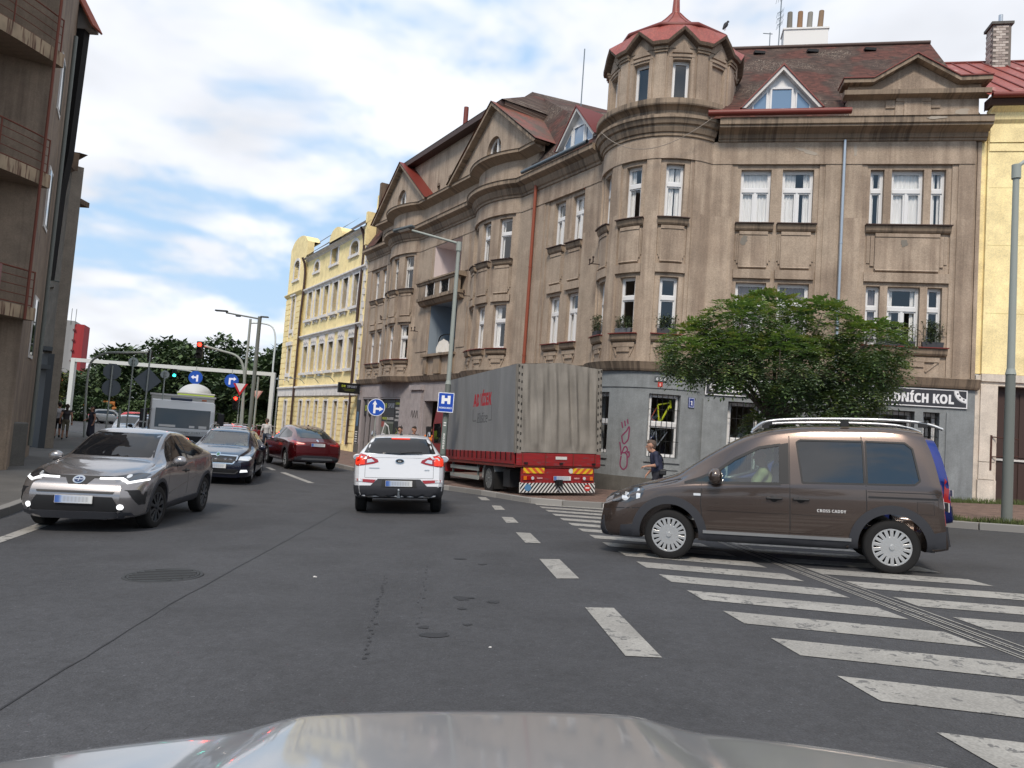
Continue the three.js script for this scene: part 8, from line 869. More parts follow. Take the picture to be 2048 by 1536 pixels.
// ---------- lamps, signs, signals ----------
const pole = (r, h, m) => cyl(r * 0.8, r, h, 0, h / 2, 0, 0, 0, 0, 16);
const greenGrey = mat(0x949b96, 0.6);
function lampPost(label, x, z, h, armDir, armLen, rise, base = 0.12) {
  const y = G(x, z) + base, T = thing('lamp_post', label, 'lamp post', [x, y, z]); part(T, 'base_section', cyl(0.092, 0.105, h * 0.42, 0, h * 0.21 - 0.1, 0), galvDark); part(T, 'pole', mg([cyl(0.06, 0.075, h * 0.58, 0, h * 0.71 - 0.1, 0), cyl(0.08, 0.105, 0.12, 0, h * 0.42 - 0.08, 0)]), greenGrey); part(T, 'collar', mg([cyl(0.09, 0.09, 0.3, 0, h - 0.25, 0)]), greenGrey);
  const e = [Math.sin(armDir) * armLen, h - 0.1 + rise, -Math.cos(armDir) * armLen]; part(T, 'arm', tube([[0, h - 0.15, 0], e], 0.04, 8), greenGrey); const hd = part(T, 'lamp_head', X(new RoundedBoxGeometry(0.26, 0.09, 0.75, 2, 0.04), 0, 0, 0), mat(0x5a6266, 0.5)); hd.position.set(e[0] + Math.sin(armDir) * 0.32, e[1] + 0.06, e[2] - Math.cos(armDir) * 0.32); hd.rotation.set(-Math.atan2(rise, armLen), -armDir, 0, 'YXZ'); part(hd, 'lens', box(0.18, 0.02, 0.4, 0, -0.045, 0), mat(0xc8c8c0, 0.3)); return T;
}
const L1 = lampPost('green grey lamp post with hospital sign beside the lorry', -2.08, -24.5, 8.1, -72 * D2R, 1.75, 0.42);
{ const st = canvasTex(64, 256, (g, w, h) => { g.fillStyle = '#6f7a76'; g.fillRect(0, 0, w, h); g.fillStyle = '#e6e8e6'; g.fillRect(14, 22, 34, 9); g.fillRect(14, 40, 34, 9); g.save(); g.translate(w / 2, h * 0.62); g.rotate(PI / 2); g.font = 'bold 34px sans-serif'; g.textAlign = 'center'; g.textBaseline = 'middle'; g.fillText('ROZEM', 0, 0, 150); g.restore(); }); part(L1, 'sticker', X(new THREE.CylinderGeometry(0.114, 0.118, 1.15, 16, 1, true, -0.7, 1.4), 0, 1.55, 0), mat(0xffffff, 0.6, { map: st }), 'white stickers on the post'); }
lampPost('green grey lamp post on the grass verge at right', 10.42, -15.64, 7.7, 62 * D2R, 1.6, 1.0);
function signPlate(T, shape, thick, face, back, y, z, tilt = 0) { const g = ext(shape, thick, 0.004); const p = part(T, 'sign_plate', X(g, 0, y, z), back); part(p, 'face', X(new THREE.ShapeGeometry(Array.isArray(shape) ? poly(shape) : shape, 32), 0, y, z + thick + 0.007), face); return p; }
const discS = (r) => new THREE.Shape().absarc(0, 0, r, 0, 2 * PI, false);
function uvFit(w, h) { return (g) => { const p = g.attributes.position, u = g.attributes.uv; for (let i = 0; i < p.count; i++) u.setXY(i, p.getX(i) / w + 0.5, p.getY(i) / h + 0.5); return g; }; }
function sign(name, label, x, y, z, turn, shape, w, h, draw, postTop, o = {}) {
  const gy = G(x, z) + (o.base ?? 0.12), T = thing(name, label, 'road sign', [x, gy, z], turn, o.group), yy = y - gy; const g = ext(shape, 0.02, 0.004), p = part(T, 'sign_plate', X(g, 0, yy, 0.05), o.back || galvDark); if (draw) { const f = uvFit(w, h)(new THREE.ShapeGeometry(Array.isArray(shape) ? poly(shape) : shape, 32)); part(p, 'face', X(f, 0, yy, 0.05 + 0.028), mat(0xffffff, 0.4, { map: canvasTex(192, Math.round(192 * h / w), draw) })); } if (postTop !== null) part(T, 'post', cyl(0.03, 0.03, postTop - gy, 0, (postTop - gy) / 2, 0), o.postM || galv); part(T, 'clamp', mg([box(0.12, 0.03, 0.08, 0, yy + h * 0.2, 0.02), box(0.12, 0.03, 0.08, 0, yy - h * 0.2, 0.02)]), galvDark); return T;
}
const rrect = (w, h, r) => { const s = new THREE.Shape(); s.moveTo(-w / 2 + r, -h / 2); s.lineTo(w / 2 - r, -h / 2); s.quadraticCurveTo(w / 2, -h / 2, w / 2, -h / 2 + r); s.lineTo(w / 2, h / 2 - r); s.quadraticCurveTo(w / 2, h / 2, w / 2 - r, h / 2); s.lineTo(-w / 2 + r, h / 2); s.quadraticCurveTo(-w / 2, h / 2, -w / 2, h / 2 - r); s.lineTo(-w / 2, -h / 2 + r); s.quadraticCurveTo(-w / 2, -h / 2, -w / 2 + r, -h / 2); return s; };
sign('hospital_sign', 'blue sign with white H and NEMOCNICE on lamp post', -2.09, 2.27, -24.36, -0.06, rrect(0.52, 0.64, 0.03), 0.52, 0.64, (g, w, h) => { g.fillStyle = '#e9edf4'; g.fillRect(0, 0, w, h); g.fillStyle = '#0f47b4'; g.fillRect(w * 0.045, h * 0.036, w * 0.91, h * 0.928); g.fillStyle = '#f2f4f8'; g.fillRect(w * 0.22, h * 0.15, w * 0.19, h * 0.42); g.fillRect(w * 0.59, h * 0.15, w * 0.19, h * 0.42); g.fillRect(w * 0.3, h * 0.28, w * 0.4, h * 0.15); g.font = `bold ${h * 0.12}px sans-serif`; g.textAlign = 'center'; g.fillText('NEMOCNICE', w / 2, h * 0.82, w * 0.8); }, null);
const arrowS = (g, w, h) => { g.fillStyle = '#e9edf4'; g.fillRect(0, 0, w, h); g.fillStyle = '#1450b8'; g.beginPath(); g.arc(w / 2, h / 2, w * 0.465, 0, 7); g.fill(); g.fillStyle = '#f2f4f8'; };
sign('mandatory_direction_sign', 'round blue sign with straight and right arrows at kerb', -5.55, 2.1, -31.2, 0.1, discS(0.36), 0.72, 0.72, (g, w, h) => { arrowS(g, w, h); g.fillRect(w * 0.34, h * 0.3, w * 0.13, h * 0.55); g.beginPath(); g.moveTo(w * 0.27, h * 0.34); g.lineTo(w * 0.405, h * 0.1); g.lineTo(w * 0.54, h * 0.34); g.fill(); g.fillRect(w * 0.42, h * 0.52, w * 0.3, h * 0.12); g.beginPath(); g.moveTo(w * 0.68, h * 0.44); g.lineTo(w * 0.92, h * 0.58); g.lineTo(w * 0.68, h * 0.72); g.fill(); }, 2.3);
const triS = (r) => [[-r, r * 0.58], [0, -r * 1.15], [r, r * 0.58]];
const yieldD = (g, w, h) => { g.fillStyle = '#b8242c'; g.fillRect(0, 0, w, h); g.fillStyle = '#d9dade'; g.beginPath(); g.moveTo(w * 0.14, h * 0.17); g.lineTo(w * 0.5, h * 0.78); g.lineTo(w * 0.86, h * 0.17); g.fill(); };
sign('yield_sign', 'red bordered yield triangle above the small red light', -15.85, 2.95, -43.95, 0.1, triS(0.42), 0.9, 0.95, yieldD, 3.2, { base: 0 }); sign('yield_sign', 'smaller faded yield triangle above the white lorry cab', -18.9, 3.0, -56, 0.1, triS(0.4), 0.86, 0.9, (g, w, h) => { g.fillStyle = '#b07f78'; g.fillRect(0, 0, w, h); g.fillStyle = '#c9a49a'; g.beginPath(); g.moveTo(w * 0.14, h * 0.17); g.lineTo(w * 0.5, h * 0.78); g.lineTo(w * 0.86, h * 0.17); g.fill(); }, 4.2, { base: 0 });
{ const b = { back: mat(0x5b6268, 0.6), base: 0.12, group: 'road signs seen from behind' }; const oct = []; for (let k = 0; k < 8; k++) oct.push([Math.cos(PI / 8 + k * PI / 4) * 0.34, Math.sin(PI / 8 + k * PI / 4) * 0.34]);
  sign('road_sign_back', 'grey back of upper octagonal sign on left post', -16.0, 2.75, -30, PI + 0.46, oct, 0.7, 0.7, null, 3.0, b); sign('road_sign_back', 'grey back of round sign below the octagonal one', -15.98, 2.09, -30.02, PI + 0.46, discS(0.33), 0.66, 0.66, null, null, b); sign('road_sign_back', 'grey back of diamond sign on post behind the crossover', -14.55, 2.5, -30, PI + 0.46, [[0, -0.5], [0.5, 0], [0, 0.5], [-0.5, 0]], 1, 1, null, 3.75, b); sign('road_sign_back', 'small pale disc behind the diamond sign', -14.9, 2.88, -32.2, PI + 0.46, discS(0.17), 0.34, 0.34, null, 3.0, { ...b, back: mat(0xaab0ae, 0.6) }); sign('road_sign_back', 'pale disc above the octagonal sign back', -15.7, 3.25, -31.0, PI + 0.46, discS(0.19), 0.4, 0.4, null, 3.4, { ...b, back: mat(0xaab5b0, 0.6) }); }
{ // portal over the far carriageway
  const T = thing('sign_gantry', 'white steel portal frame spanning the far road', 'gantry'), W = mat(0xc6c9c7, 0.6), a = [-36.3, -62], b = [-19.9, -62.5], y0 = G(-30, -62), top = 5.0; part(T, 'upright', box(0.34, top - y0, 0.34, a[0], (top + y0) / 2, a[1]), W); part(T, 'upright', box(0.32, top - y0, 0.34, b[0], (top + y0) / 2, b[1]), W); part(T, 'beam', box(b[0] - a[0] + 0.34, 0.3, 0.3, (a[0] + b[0]) / 2, top - 0.1, (a[1] + b[1]) / 2, 0, -Math.atan2(b[1] - a[1], b[0] - a[0]), 0), W); }
for (const [x, y, z, lab, d] of [[-26.1, 4.15, -61.9, 'round blue left arrow sign hung from the white portal', -1], [-23.15, 4.1, -62.0, 'round blue right turn sign hung from the white portal', 1]]) { const T = thing('mandatory_direction_sign', lab, 'road sign', [x, y, z], 0.2); const pl = part(T, 'sign_plate', ext(discS(0.55), 0.03), galvDark); part(pl, 'face', X(uvFit(1.1, 1.1)(new THREE.ShapeGeometry(discS(0.55), 28)), 0, 0, 0.034), mat(0xffffff, 0.4, { map: canvasTex(96, 96, (g, w, h) => { g.fillStyle = '#1c4fae'; g.fillRect(0, 0, w, h); g.fillStyle = '#eef'; g.fillRect(w * (d < 0 ? 0.55 : 0.3), h * 0.3, w * 0.14, h * 0.5); g.fillRect(w * 0.32, h * 0.42 + (d > 0 ? -12 : 0), w * 0.36, h * 0.13); g.beginPath(); const x0 = d < 0 ? 0.36 : 0.64, t = d < 0 ? 0.16 : 0.84, yy = 0.48 + (d > 0 ? -0.125 : 0); g.moveTo(w * x0, h * (yy - 0.16)); g.lineTo(w * t, h * yy); g.lineTo(w * x0, h * (yy + 0.16)); g.fill(); }) })); part(T, 'hanger', box(0.06, 0.5, 0.06, 0, 0.7, 0), galv); }
function signalHead(T, x, y, z, s, lit, turn = 0) { const h = new THREE.Group(); h.name = 'signal_head'; h.position.set(x, y, z); h.rotation.y = turn; h.scale.setScalar(s); T.add(h); part(h, 'housing', rbox(0.36, 1.0, 0.22, 0.04, 0, 0, 0), blackMetal); const c = { r: [1, 0.06, 0.03], a: [1, 0.5, 0.05], g: [0.05, 0.95, 0.75] }; ['r', 'a', 'g'].forEach((k, i) => { part(h, 'lens', cyl(0.12, 0.12, 0.04, 0, 0.31 - i * 0.31, 0.11, PI / 2, 0, 0, 20), k === lit ? mat(c[k], 0.3, { emissive: new THREE.Color(...c[k]), emissiveIntensity: 2.2 }) : mat(0x1c1c1c, 0.3)); part(h, 'visor', X(new THREE.CylinderGeometry(0.135, 0.135, 0.16, 18, 1, true, PI / 2, PI), 0, 0.31 - i * 0.31, 0.18, PI / 2, 0, 0), mat(0x131314, 0.6, { side: THREE.DoubleSide })); }); if (lit) { const i = 'rag'.indexOf(lit), p = new THREE.PointLight(new THREE.Color(...c[lit]), 0.6, 0); p.position.set(0, 0.31 - i * 0.31, 0.24); p.shadow.radius = 4; p.castShadow = true; h.add(p); } return h; }
{ const T = thing('traffic_light', 'red traffic light hung from a curved grey mast arm', 'traffic light'), z = -44, y0 = G(-15.5, z); part(T, 'mast', tube([[-15.55, y0, z], [-15.65, 2.5, z], [-15.8, 4.1, z], [-16.2, 4.75, z], [-17.3, 5.06, z], [-18.2, 5.25, z]], 0.07, 10, 40), greenGrey); signalHead(T, -18.45, 5.0, z + 0.05, 1.0, 'r', 0.15); signalHead(T, -15.98, 2.05, z + 0.25, 0.8, 'r', 0.15); }
{ const T = thing('traffic_light', 'green traffic light on the mast beyond the white portal', 'traffic light'), z = -70; part(T, 'mast', tube([[-29.2, -0.5, z], [-29.2, 3, z], [-29.3, 4.6, z], [-29.9, 5.0, z], [-31.4, 5.15, z]], 0.07, 8, 30), galv); signalHead(T, -31.5, 4.9, z, 1.1, 'g', 0.3); }
{ const T = thing('traffic_light', 'pale mast arm with signal seen from behind at left', 'traffic light'), z = -40; part(T, 'mast', tube([[-22.45, -0.4, z], [-22.6, 2.6, z], [-22.5, 3.6, z], [-21.9, 4.1, z], [-20.6, 4.25, z], [-19.5, 4.35, z]], 0.06, 8, 36), galv); signalHead(T, -19.42, 4.15, z, 0.62, null, PI - 0.3); }
{ const T = thing('lamp_post', 'pair of grey posts with two street lamps above the junction', 'lamp post', [0, 0, 0]); const z = -48; part(T, 'pole', tube([[-16.1, -0.5, z], [-16.83, 7.75, z]].map((p) => [-16.5, p[1], z]), 0.12, 10), galvDark); part(T, 'pole', tube([[-16.95, -0.5, z + 0.4], [-16.95, 7.5, z + 0.4]], 0.08, 10), galv); part(T, 'arm', tube([[-16.5, 7.6, z], [-18.7, 7.85, z]], 0.05, 8), galvDark); part(T, 'lamp_head', rbox(0.8, 0.1, 0.3, 0.04, -19.0, 7.95, z), mat(0x3c4348, 0.5)); part(T, 'lamp_head', rbox(0.5, 0.09, 0.26, 0.04, -16.2, 7.75, z), mat(0x3c4348, 0.5)); part(T, 'camera_box', rbox(0.3, 0.12, 0.2, 0.03, -17.9, 7.7, z), mat(0x3c4348, 0.5)); }
single('thin_lamp_post', mg([tube([[-23.7, -0.5, -75], [-24.0, 6, -75], [-24.1, 9.6, -75], [-24.5, 10.4, -75], [-25.5, 10.65, -75], [-26.6, 10.6, -75]], 0.09, 8, 40)]), mat(0xc3cac8, 0.5), 'thin pale lamp mast with curved top beside yellow house', 'lamp post');
for (const [x, z, h, lab] of [[-17.6, -52, 4.6, 'white post below the blue turn sign'], [-20.5, -66, 5.6, 'slim white mast among the far trees'], [-23.9, -34, 3.4, 'thin grey post on the left pavement edge'], [-16.3, -31.5, 1.8, 'low grey bollard post beside the sign backs']]) single('steel_post', cyl(0.05, 0.06, h, x, G(x, z) + h / 2, z), galv, lab, 'post');
// railings on the far island
for (let i = 0; i < 6; i++) { const x = -25.5 + i * 2.05, z = -66 - i * 0.3, T = thing('pedestrian_railing', ['leftmost', 'second', 'third', 'fourth', 'fifth', 'rightmost'][i] + ' red and white railing section at the junction', 'railing', [x, G(x, z), z], 0, 'red and white railings'); const rw = [mat(0xb9b4b0, 0.6), mat(0x9a4a44, 0.6)]; part(T, 'top_rail', tube([[-0.95, 1.05, 0], [0.95, 1.05, 0]], 0.035, 6), rw[0]); part(T, 'lower_rail', tube([[-0.95, 0.55, 0], [0.95, 0.55, 0]], 0.03, 6), rw[1]); for (const k of [-0.9, 0, 0.9]) part(T, 'post', cyl(0.035, 0.035, 1.05, k, 0.52, 0), rw[k ? 1 : 0]); }
// planted island bush by the lamp posts
{ const T = thing('island_planting', 'small shrub on the traffic island by lamp posts', 'shrub', [-14.9, G(-14.9, -43), -43]); part(T, 'stem', limb([[0, -0.1, 0], [0, 0.3, 0], [0.05, 0.6, 0], [0, 0.8, 0]], 0.04, 0.015), barkM); part(T, 'foliage', leafCloud(700, () => [rr(-0.5, 0.5) * rnd() * 1.4, rr(0.1, 1.1), rr(-0.5, 0.5)], 0.14), leafMs[0]); }
// ---------- left side buildings ----------
{
  const B = thing('balcony_house', 'dark rendered house with curved rusty balconies at the left edge', 'building'), wallM = mat(0xffffff, 0.95, { map: tex(512, stuccoFn([0.52, 0.46, 0.40], [0.36, 0.31, 0.27], 91), 6) }), darkW = wallM, slabM = mat(0xffffff, 0.9, { map: tex(512, (u, v) => { const s = sstep(0.5, 0.75, fbm(u * 40, v * 3, 4, 40, 4)), b = N3(u, v, 8, 3, 3); return [lerp(0.62, 0.36, s) * (0.85 + b * 0.3), lerp(0.55, 0.27, s) * (0.85 + b * 0.3), lerp(0.46, 0.22, s) * (0.85 + b * 0.3)]; }, 2) }), rustM = mat(0x6b3a2c, 0.8);
  const F = lineF(-12.6, -19.0, -15.35, -24.3); part(B, 'pier_wall', new GB().sb(F, 0, F.L, -1, 15.5, -3, 0).build(), wallM); part(B, 'pilaster', new GB().sb(F, 0.02, 0.35, -1, 15.5, 0, 0.06).build(), wallM); for (const [a, v0, v1] of [[2.6, 6.4, 8.2], [2.6, 2.6, 4.4], [2.6, 9.9, 11.6]]) { const w = part(B, 'window', new GB().sb(F, a, a + 1.0, v0, v1, 0, 0.03).build(), whiteOld); part(w, 'pane', new GB().sb(F, a + 0.08, a + 0.92, v0 + 0.1, v1 - 0.1, 0.03, 0.04).build(), carGlass); } part(B, 'downpipe', tube([F.p(4.6, 13, 0.12), F.p(4.6, 0, 0.12)], 0.06, 8), galvDark);
  const F2 = lineF(-14.6, -19.2, -14.9, -8); { const g = new GB(); g.quad([-14.7, -1, -19.4], [-14.7, -1, -8], [-14.7, 15, -8], [-14.7, 15, -19.4]); part(B, 'loggia_back_wall', g.build(), darkW); const d = new GB(); d.quad([-12.7, -1, -19.05], [-14.8, -1, -19.3], [-14.8, 15, -19.3], [-12.7, 15, -19.05]); part(B, 'loggia_side_wall', d.build(), darkW); for (const y of [4.6, 8.0]) { const w = part(B, 'window', box(0.08, 1.5, 1.1, -14.64, y + 0.5, -17.6), whiteOld); part(w, 'pane', box(0.02, 1.3, 0.9, -14.59, y + 0.5, -17.6), carGlass); } }
  const edge = [[-12.3, -19.1], [-12.38, -18.6], [-12.5, -18.0], [-12.68, -17.3], [-13.0, -16.3], [-13.5, -15.0], [-14.2, -13.6]], ec = new THREE.CatmullRomCurve3(edge.map(([x, z]) => new THREE.Vector3(x, 0, z))), ep = ec.getSpacedPoints(28);
  for (const [y, th] of [[3.42, 0.32], [6.88, 0.34], [10.1, 0.36]]) {
    const g = new GB(); for (let i = 0; i < ep.length - 1; i++) { const a = ep[i], b = ep[i + 1]; g.quad([a.x, y, a.z], [a.x, y + th, a.z], [b.x, y + th, b.z], [b.x, y, b.z], [i * 0.2, 0], [i * 0.2, th], [i * 0.2 + 0.2, th], [i * 0.2 + 0.2, 0]); g.quad([a.x, y + th, a.z], [-14.9, y + th, a.z], [-14.9, y + th, b.z], [b.x, y + th, b.z]); g.quad([b.x, y, b.z], [-14.9, y, b.z], [-14.9, y, a.z], [a.x, y, a.z]); } const s = part(B, 'balcony_slab', g.build(), slabM); const u = new GB(); for (let i = 0; i < ep.length - 1; i++) { const a = ep[i], b = ep[i + 1]; u.quad([b.x - 0.02, y - 0.004, b.z], [-14.85, y - 0.004, b.z], [-14.85, y - 0.004, a.z], [a.x - 0.02, y - 0.004, a.z]); } part(s, 'soffit', u.build(), darkW);
    const off = (p, dy) => [p.x - 0.12, y + th + dy, p.z]; for (const [dy, r] of [[0.06, 0.014], [0.28, 0.011], [0.5, 0.011], [0.72, 0.011], [0.92, 0.022]]) part(s, 'railing_bar', tube(ep.filter((_, i) => i % 4 === 0).map((p) => off(p, dy)), r, 6, 40), rustM); for (const i of [0, 7, 14, 21]) part(s, 'railing_post', tube([off(ep[i], 0), off(ep[i], 0.94)], 0.018, 6), rustM);
    if (y > 6 && y < 9) part(s, 'screen', box(0.02, 0.62, 0.8, -12.82, y + th + 0.36, -17.25, 0, 0.35, 0), mat(0xb9b5ad, 0.8)); if (y < 4) { const cg = []; part(s, 'laundry', (() => { const q = new GB(); for (let i = 0; i < 10; i++) for (let j = 0; j < 8; j++) { const P = (i, j) => [-12.55 - 0.02 * i + Math.sin(i * 1.9) * 0.04, y + th + 0.9 - j * 0.1, -18.05 + i * 0.075]; q.quad(P(i, j + 1), P(i + 1, j + 1), P(i + 1, j), P(i, j)); } return q.build(); })(), mat(0x8d6a66, 0.9, { side: THREE.DoubleSide }), 'pinkish laundry'); }
  }
  part(B, 'drain_pipe', tube([[-12.28, 12.5, -18.7], [-12.3, 3.4, -18.7]], 0.035, 8), rustM); part(B, 'upper_slab', box(4.2, 0.4, 12, -14.6, 13.4, -13.3), slabM);
  part(B, 'stair_wall', mg([rbox(1.9, 1.35, 2.2, 0.05, -14.1, 0.1, -19.6)]), plinthM); part(B, 'handrail', tube([[-13.3, 0.75, -19.5], [-13.3, 1.9, -19.5], [-13.9, 2.1, -19.6]], 0.045, 8), rustM);
  part(B, 'tarred_panel', X(ext([[-0.32, 13.9], [0.36, 13.98], [0.28, 9.6], [0.16, 8.4], [0.1, 5.4], [-0.12, 5.4], [-0.3, 8.4]].reverse(), 0.3), -15.5, 0, -24.7), mat(0x0f0f11, 0.9)); part(B, 'gable_wall', X(ext([[-0.5, 13.9], [0.62, 13.9], [0.62, 14.0], [-0.1, 15.2], [-0.5, 15.4]], 0.4), -15.5, 0, -24.75), mat(0x8e8a86, 0.9)); for (let i = 0; i < 5; i++) part(B, 'verge_tile', box(0.34, 0.06, 0.6, -14.82 - i * 0.17, 14.05 + i * 0.28, -24.4, 0, 0, -1.02), mat(0x8c4630, 0.8));
  part(B, 'rear_mass', box(6, 17, 16, -18.6, 7.4, -16.3), darkW);
  for (const [y, z] of [[4.2, -22.6], [2.9, -21.8]]) part(B, 'cable_run', tube([[-14.35, y + 3.5, -22.3], [-14.5, y, -22.6]], 0.03, 5), rustM);
}
{
  const B = thing('grey_house', 'grey brown house with two white windows behind the balcony house', 'building'), wM = mat(0xffffff, 0.95, { map: tex(256, stuccoFn([0.53, 0.50, 0.46], [0.44, 0.41, 0.37], 95), 6) }), F = lineF(-20.6, -31.3, -17.62, -28.6); const L = F.L;
  part(B, 'wall', new GB().wall(F, 0, L, -1, 10.6, -0.4, 0, [[L - 1.35, L - 0.5, 7.05, 8.35], [L - 1.55, L - 0.65, 4.4, 5.85]]).build(), wM); win(B, F, L - 1.35, L - 0.5, 7.05, 8.35, -0.15, { mull: false, curtain: 'n' }); win(B, F, L - 1.55, L - 0.65, 4.4, 5.85, -0.15, { mull: false, curtain: 'w' });
  part(B, 'street_wall', X(ext([[-17.75, 28.85], [-25.7, 42.6], [-33, 40], [-25, 32], [-20.7, 31.5]].reverse(), 11.4), 0, 0, 0, -PI / 2).translate(0, -1, 0), wM); const e = new GB(); e.mould(F, -0.2, L + 0.3, [[0, 10.3], [0.1, 10.4], [0.45, 10.6], [0.5, 10.95], [-0.4, 11.05]]); part(B, 'eave', e.build(), stuccoDark); part(B, 'roof', X(ext([[0, 0], [2.5, 0], [0.4, 2.2], [0, 2.2]], 4), -20.2, 10.95, -31.6, 0, -0.74, 0), roofTile); part(B, 'side_cornice', box(0.4, 0.2, 0.6, -17.6, 9.3, -29.3), stuccoDark);
  part(B, 'shop_front', new GB().sb(F, L - 2.2, L + 0.02, -1, 3.2, -0.1, 0.12).build(), mat(0x3b4248, 0.6)); for (const [v, d] of [[2.6, 0.9], [3.3, 0.7]]) part(B, 'awning', new GB().sb(F, L - 1.0, L + 0.05, v, v + 0.16, 0, d).build(), mat(0x4a5156, 0.6)); part(B, 'wall_lamp', tube([F.p(L - 0.1, 6.0, 0), F.p(L - 0.1, 6.02, 0.8)], 0.03, 5), galvDark);
}
{ // far tower block under scaffold netting
  const B = thing('scaffolded_block', 'tall block wrapped in red and grey scaffold netting', 'building', [-140.6, 0, -232], 0.35); B.scale.set(1.1, 1.22, 1); const netR = mat(0xffffff, 0.9, { map: tex(256, (u, v) => { const k = 0.85 + 0.2 * N3(u, v, 20, 3, 5), l = (v * 12) % 1 < 0.06 ? 0.8 : 1; return [0.62 * k * l, 0.20 * k * l, 0.215 * k * l]; }, [10, 30]) }), netG = mat(0xffffff, 0.9, { map: tex(256, (u, v) => { const k = 0.85 + 0.25 * N3(u, v, 30, 3, 8), l = (v * 12) % 1 < 0.06 || (u * 8) % 1 < 0.07 ? 0.85 : 1; return grey(0.58 * k * l); }, [10, 30]) });
  part(B, 'netting', box(5.5, 24, 9, -3.6, 10, 0), netR, 'red netting'); part(B, 'netting', box(4.6, 23.5, 9.4, 1.5, 9.7, 0), netG, 'grey netting'); part(B, 'netting', box(2.4, 22.5, 9, 5.0, 9.5, 0), netR, 'red netting'); part(B, 'lift_house', box(5, 3.4, 5, -3.0, 23.2, 0), mat(0x9da4a2, 0.8)); for (let i = 0; i < 8; i++) { part(B, 'scaffold_deck', box(0.7, 0.35, 9.6, -0.75, 1 + i * 2.6, 0.3), mat(0x5d3236, 0.8)); part(B, 'scaffold_deck', box(0.6, 0.35, 9.6, 3.85, 1 + i * 2.6, 0.3), mat(0x5d3236, 0.8)); } for (let i = 0; i < 5; i++) part(B, 'scaffold_pole', cyl(0.08, 0.08, 4, -0.5 + i * 1.1, 22.5, 4.8), galvDark);
}
{ const T = thing('brick_chimney_stack', 'tall round red brick factory chimney beyond the trees', 'chimney', [-85.1, -0.5, -190]); part(T, 'shaft', cyl(0.92, 1.2, 18.4, 0, 9.2, 0, 0, 0, 0, 28), mat(0xffffff, 0.95, { map: tex(256, (u, v) => { const r = Math.floor(v * 64), t = hash(Math.floor(u * 20 + (r % 2) * 0.5) % 20, r, 4); return [0.56 + t * 0.1, 0.33 + t * 0.06, 0.27 + t * 0.05].map((q) => q * ((v * 64) % 1 < 0.12 ? 0.8 : 1)); }) })); for (const y of [17.0, 13.5, 9.5]) part(T, 'iron_band', X(new THREE.TorusGeometry(1.0 + (18 - y) * 0.016, 0.05, 6, 28), 0, y, 0, PI / 2), blackMetal); part(T, 'crown_ring', cyl(1.0, 0.98, 0.4, 0, 18.5, 0, 0, 0, 0, 28), mat(0x7a5a50, 0.9)); }
{ // distant low houses and kiosk
  for (const [x, z, w, h, lab] of [[-66, -122, 7, 3.6, 'small house with orange tiled roof left of the trees'], [-73, -128, 6, 3.0, 'low house with red roof beside the scaffolded block']]) { const T = thing('small_house', lab, 'house', [x, -0.5, z], 0.4); part(T, 'wall', box(w, h, 6, 0, h / 2, 0), mat(0x8f877c, 0.9)); part(T, 'roof', X(ext([[-3.6, 0], [3.6, 0], [0, 3.4]], w + 0.6), -w / 2 - 0.3, h, 0, 0, PI / 2, 0), mat(0xa04a2a, 0.85)); for (let i = 0; i < 3; i++) part(T, 'window', box(0.9, 1.2, 0.06, -w / 3 + i * w / 3, h * 0.55, 3.03), carGlass); part(T, 'chimney', box(0.5, 1.2, 0.5, w * 0.2, h + 3, 0), mat(0x8a5a4a, 0.9)); }
  const K = thing('market_kiosk', 'kiosk with red striped sign and greenery at far left', 'kiosk', [-43.6, -0.5, -69.5], 0.5); part(K, 'counter', box(2.6, 1.6, 1.6, 0, 0.8, 0), mat(0x8e8a80, 0.8)); part(K, 'screen', box(1.4, 0.7, 0.1, -0.1, 2.2, 0.7), blackPlastic); part(K, 'sign_board', box(2.2, 0.5, 0.12, 0, 4.0, 0.7), mat(0xffffff, 0.6, { map: canvasTex(128, 32, (g, w, h) => { g.fillStyle = '#9a4a3c'; g.fillRect(0, 0, w, h); g.fillStyle = '#b7a06a'; for (let k = 0; k < 8; k++) g.fillRect(6 + k * 15, 6, 8, 20); }) })); for (const k of [-1, 1]) part(K, 'post', cyl(0.06, 0.06, 4.3, k * 1.05, 2.15, 0.6), galv); part(K, 'greenery', leafCloud(500, () => [rr(-1, 1), rr(2.7, 3.6), rr(0.3, 0.9)], 0.25), leafMs[2]);
  const V2 = thing('orange_van', 'small orange roadwork van near the far left trees', 'van', [-48, -0.5, -88], 0.4); part(V2, 'body', rbox(3.8, 1.5, 1.7, 0.15, 0, 0.95, 0), mat(0xa8662a, 0.6)); part(V2, 'cab', rbox(1.4, 0.8, 1.6, 0.12, 1.0, 1.9, 0), mat(0xa8662a, 0.6)); part(V2, 'windscreen', box(0.05, 0.6, 1.4, 1.72, 1.9, 0), carGlass); for (const x of [-1.2, 1.2]) for (const k of [-1, 1]) part(V2, 'wheel', cyl(0.32, 0.32, 0.22, x, 0.32, k * 0.75, PI / 2, 0, 0, 18), rubber);
}
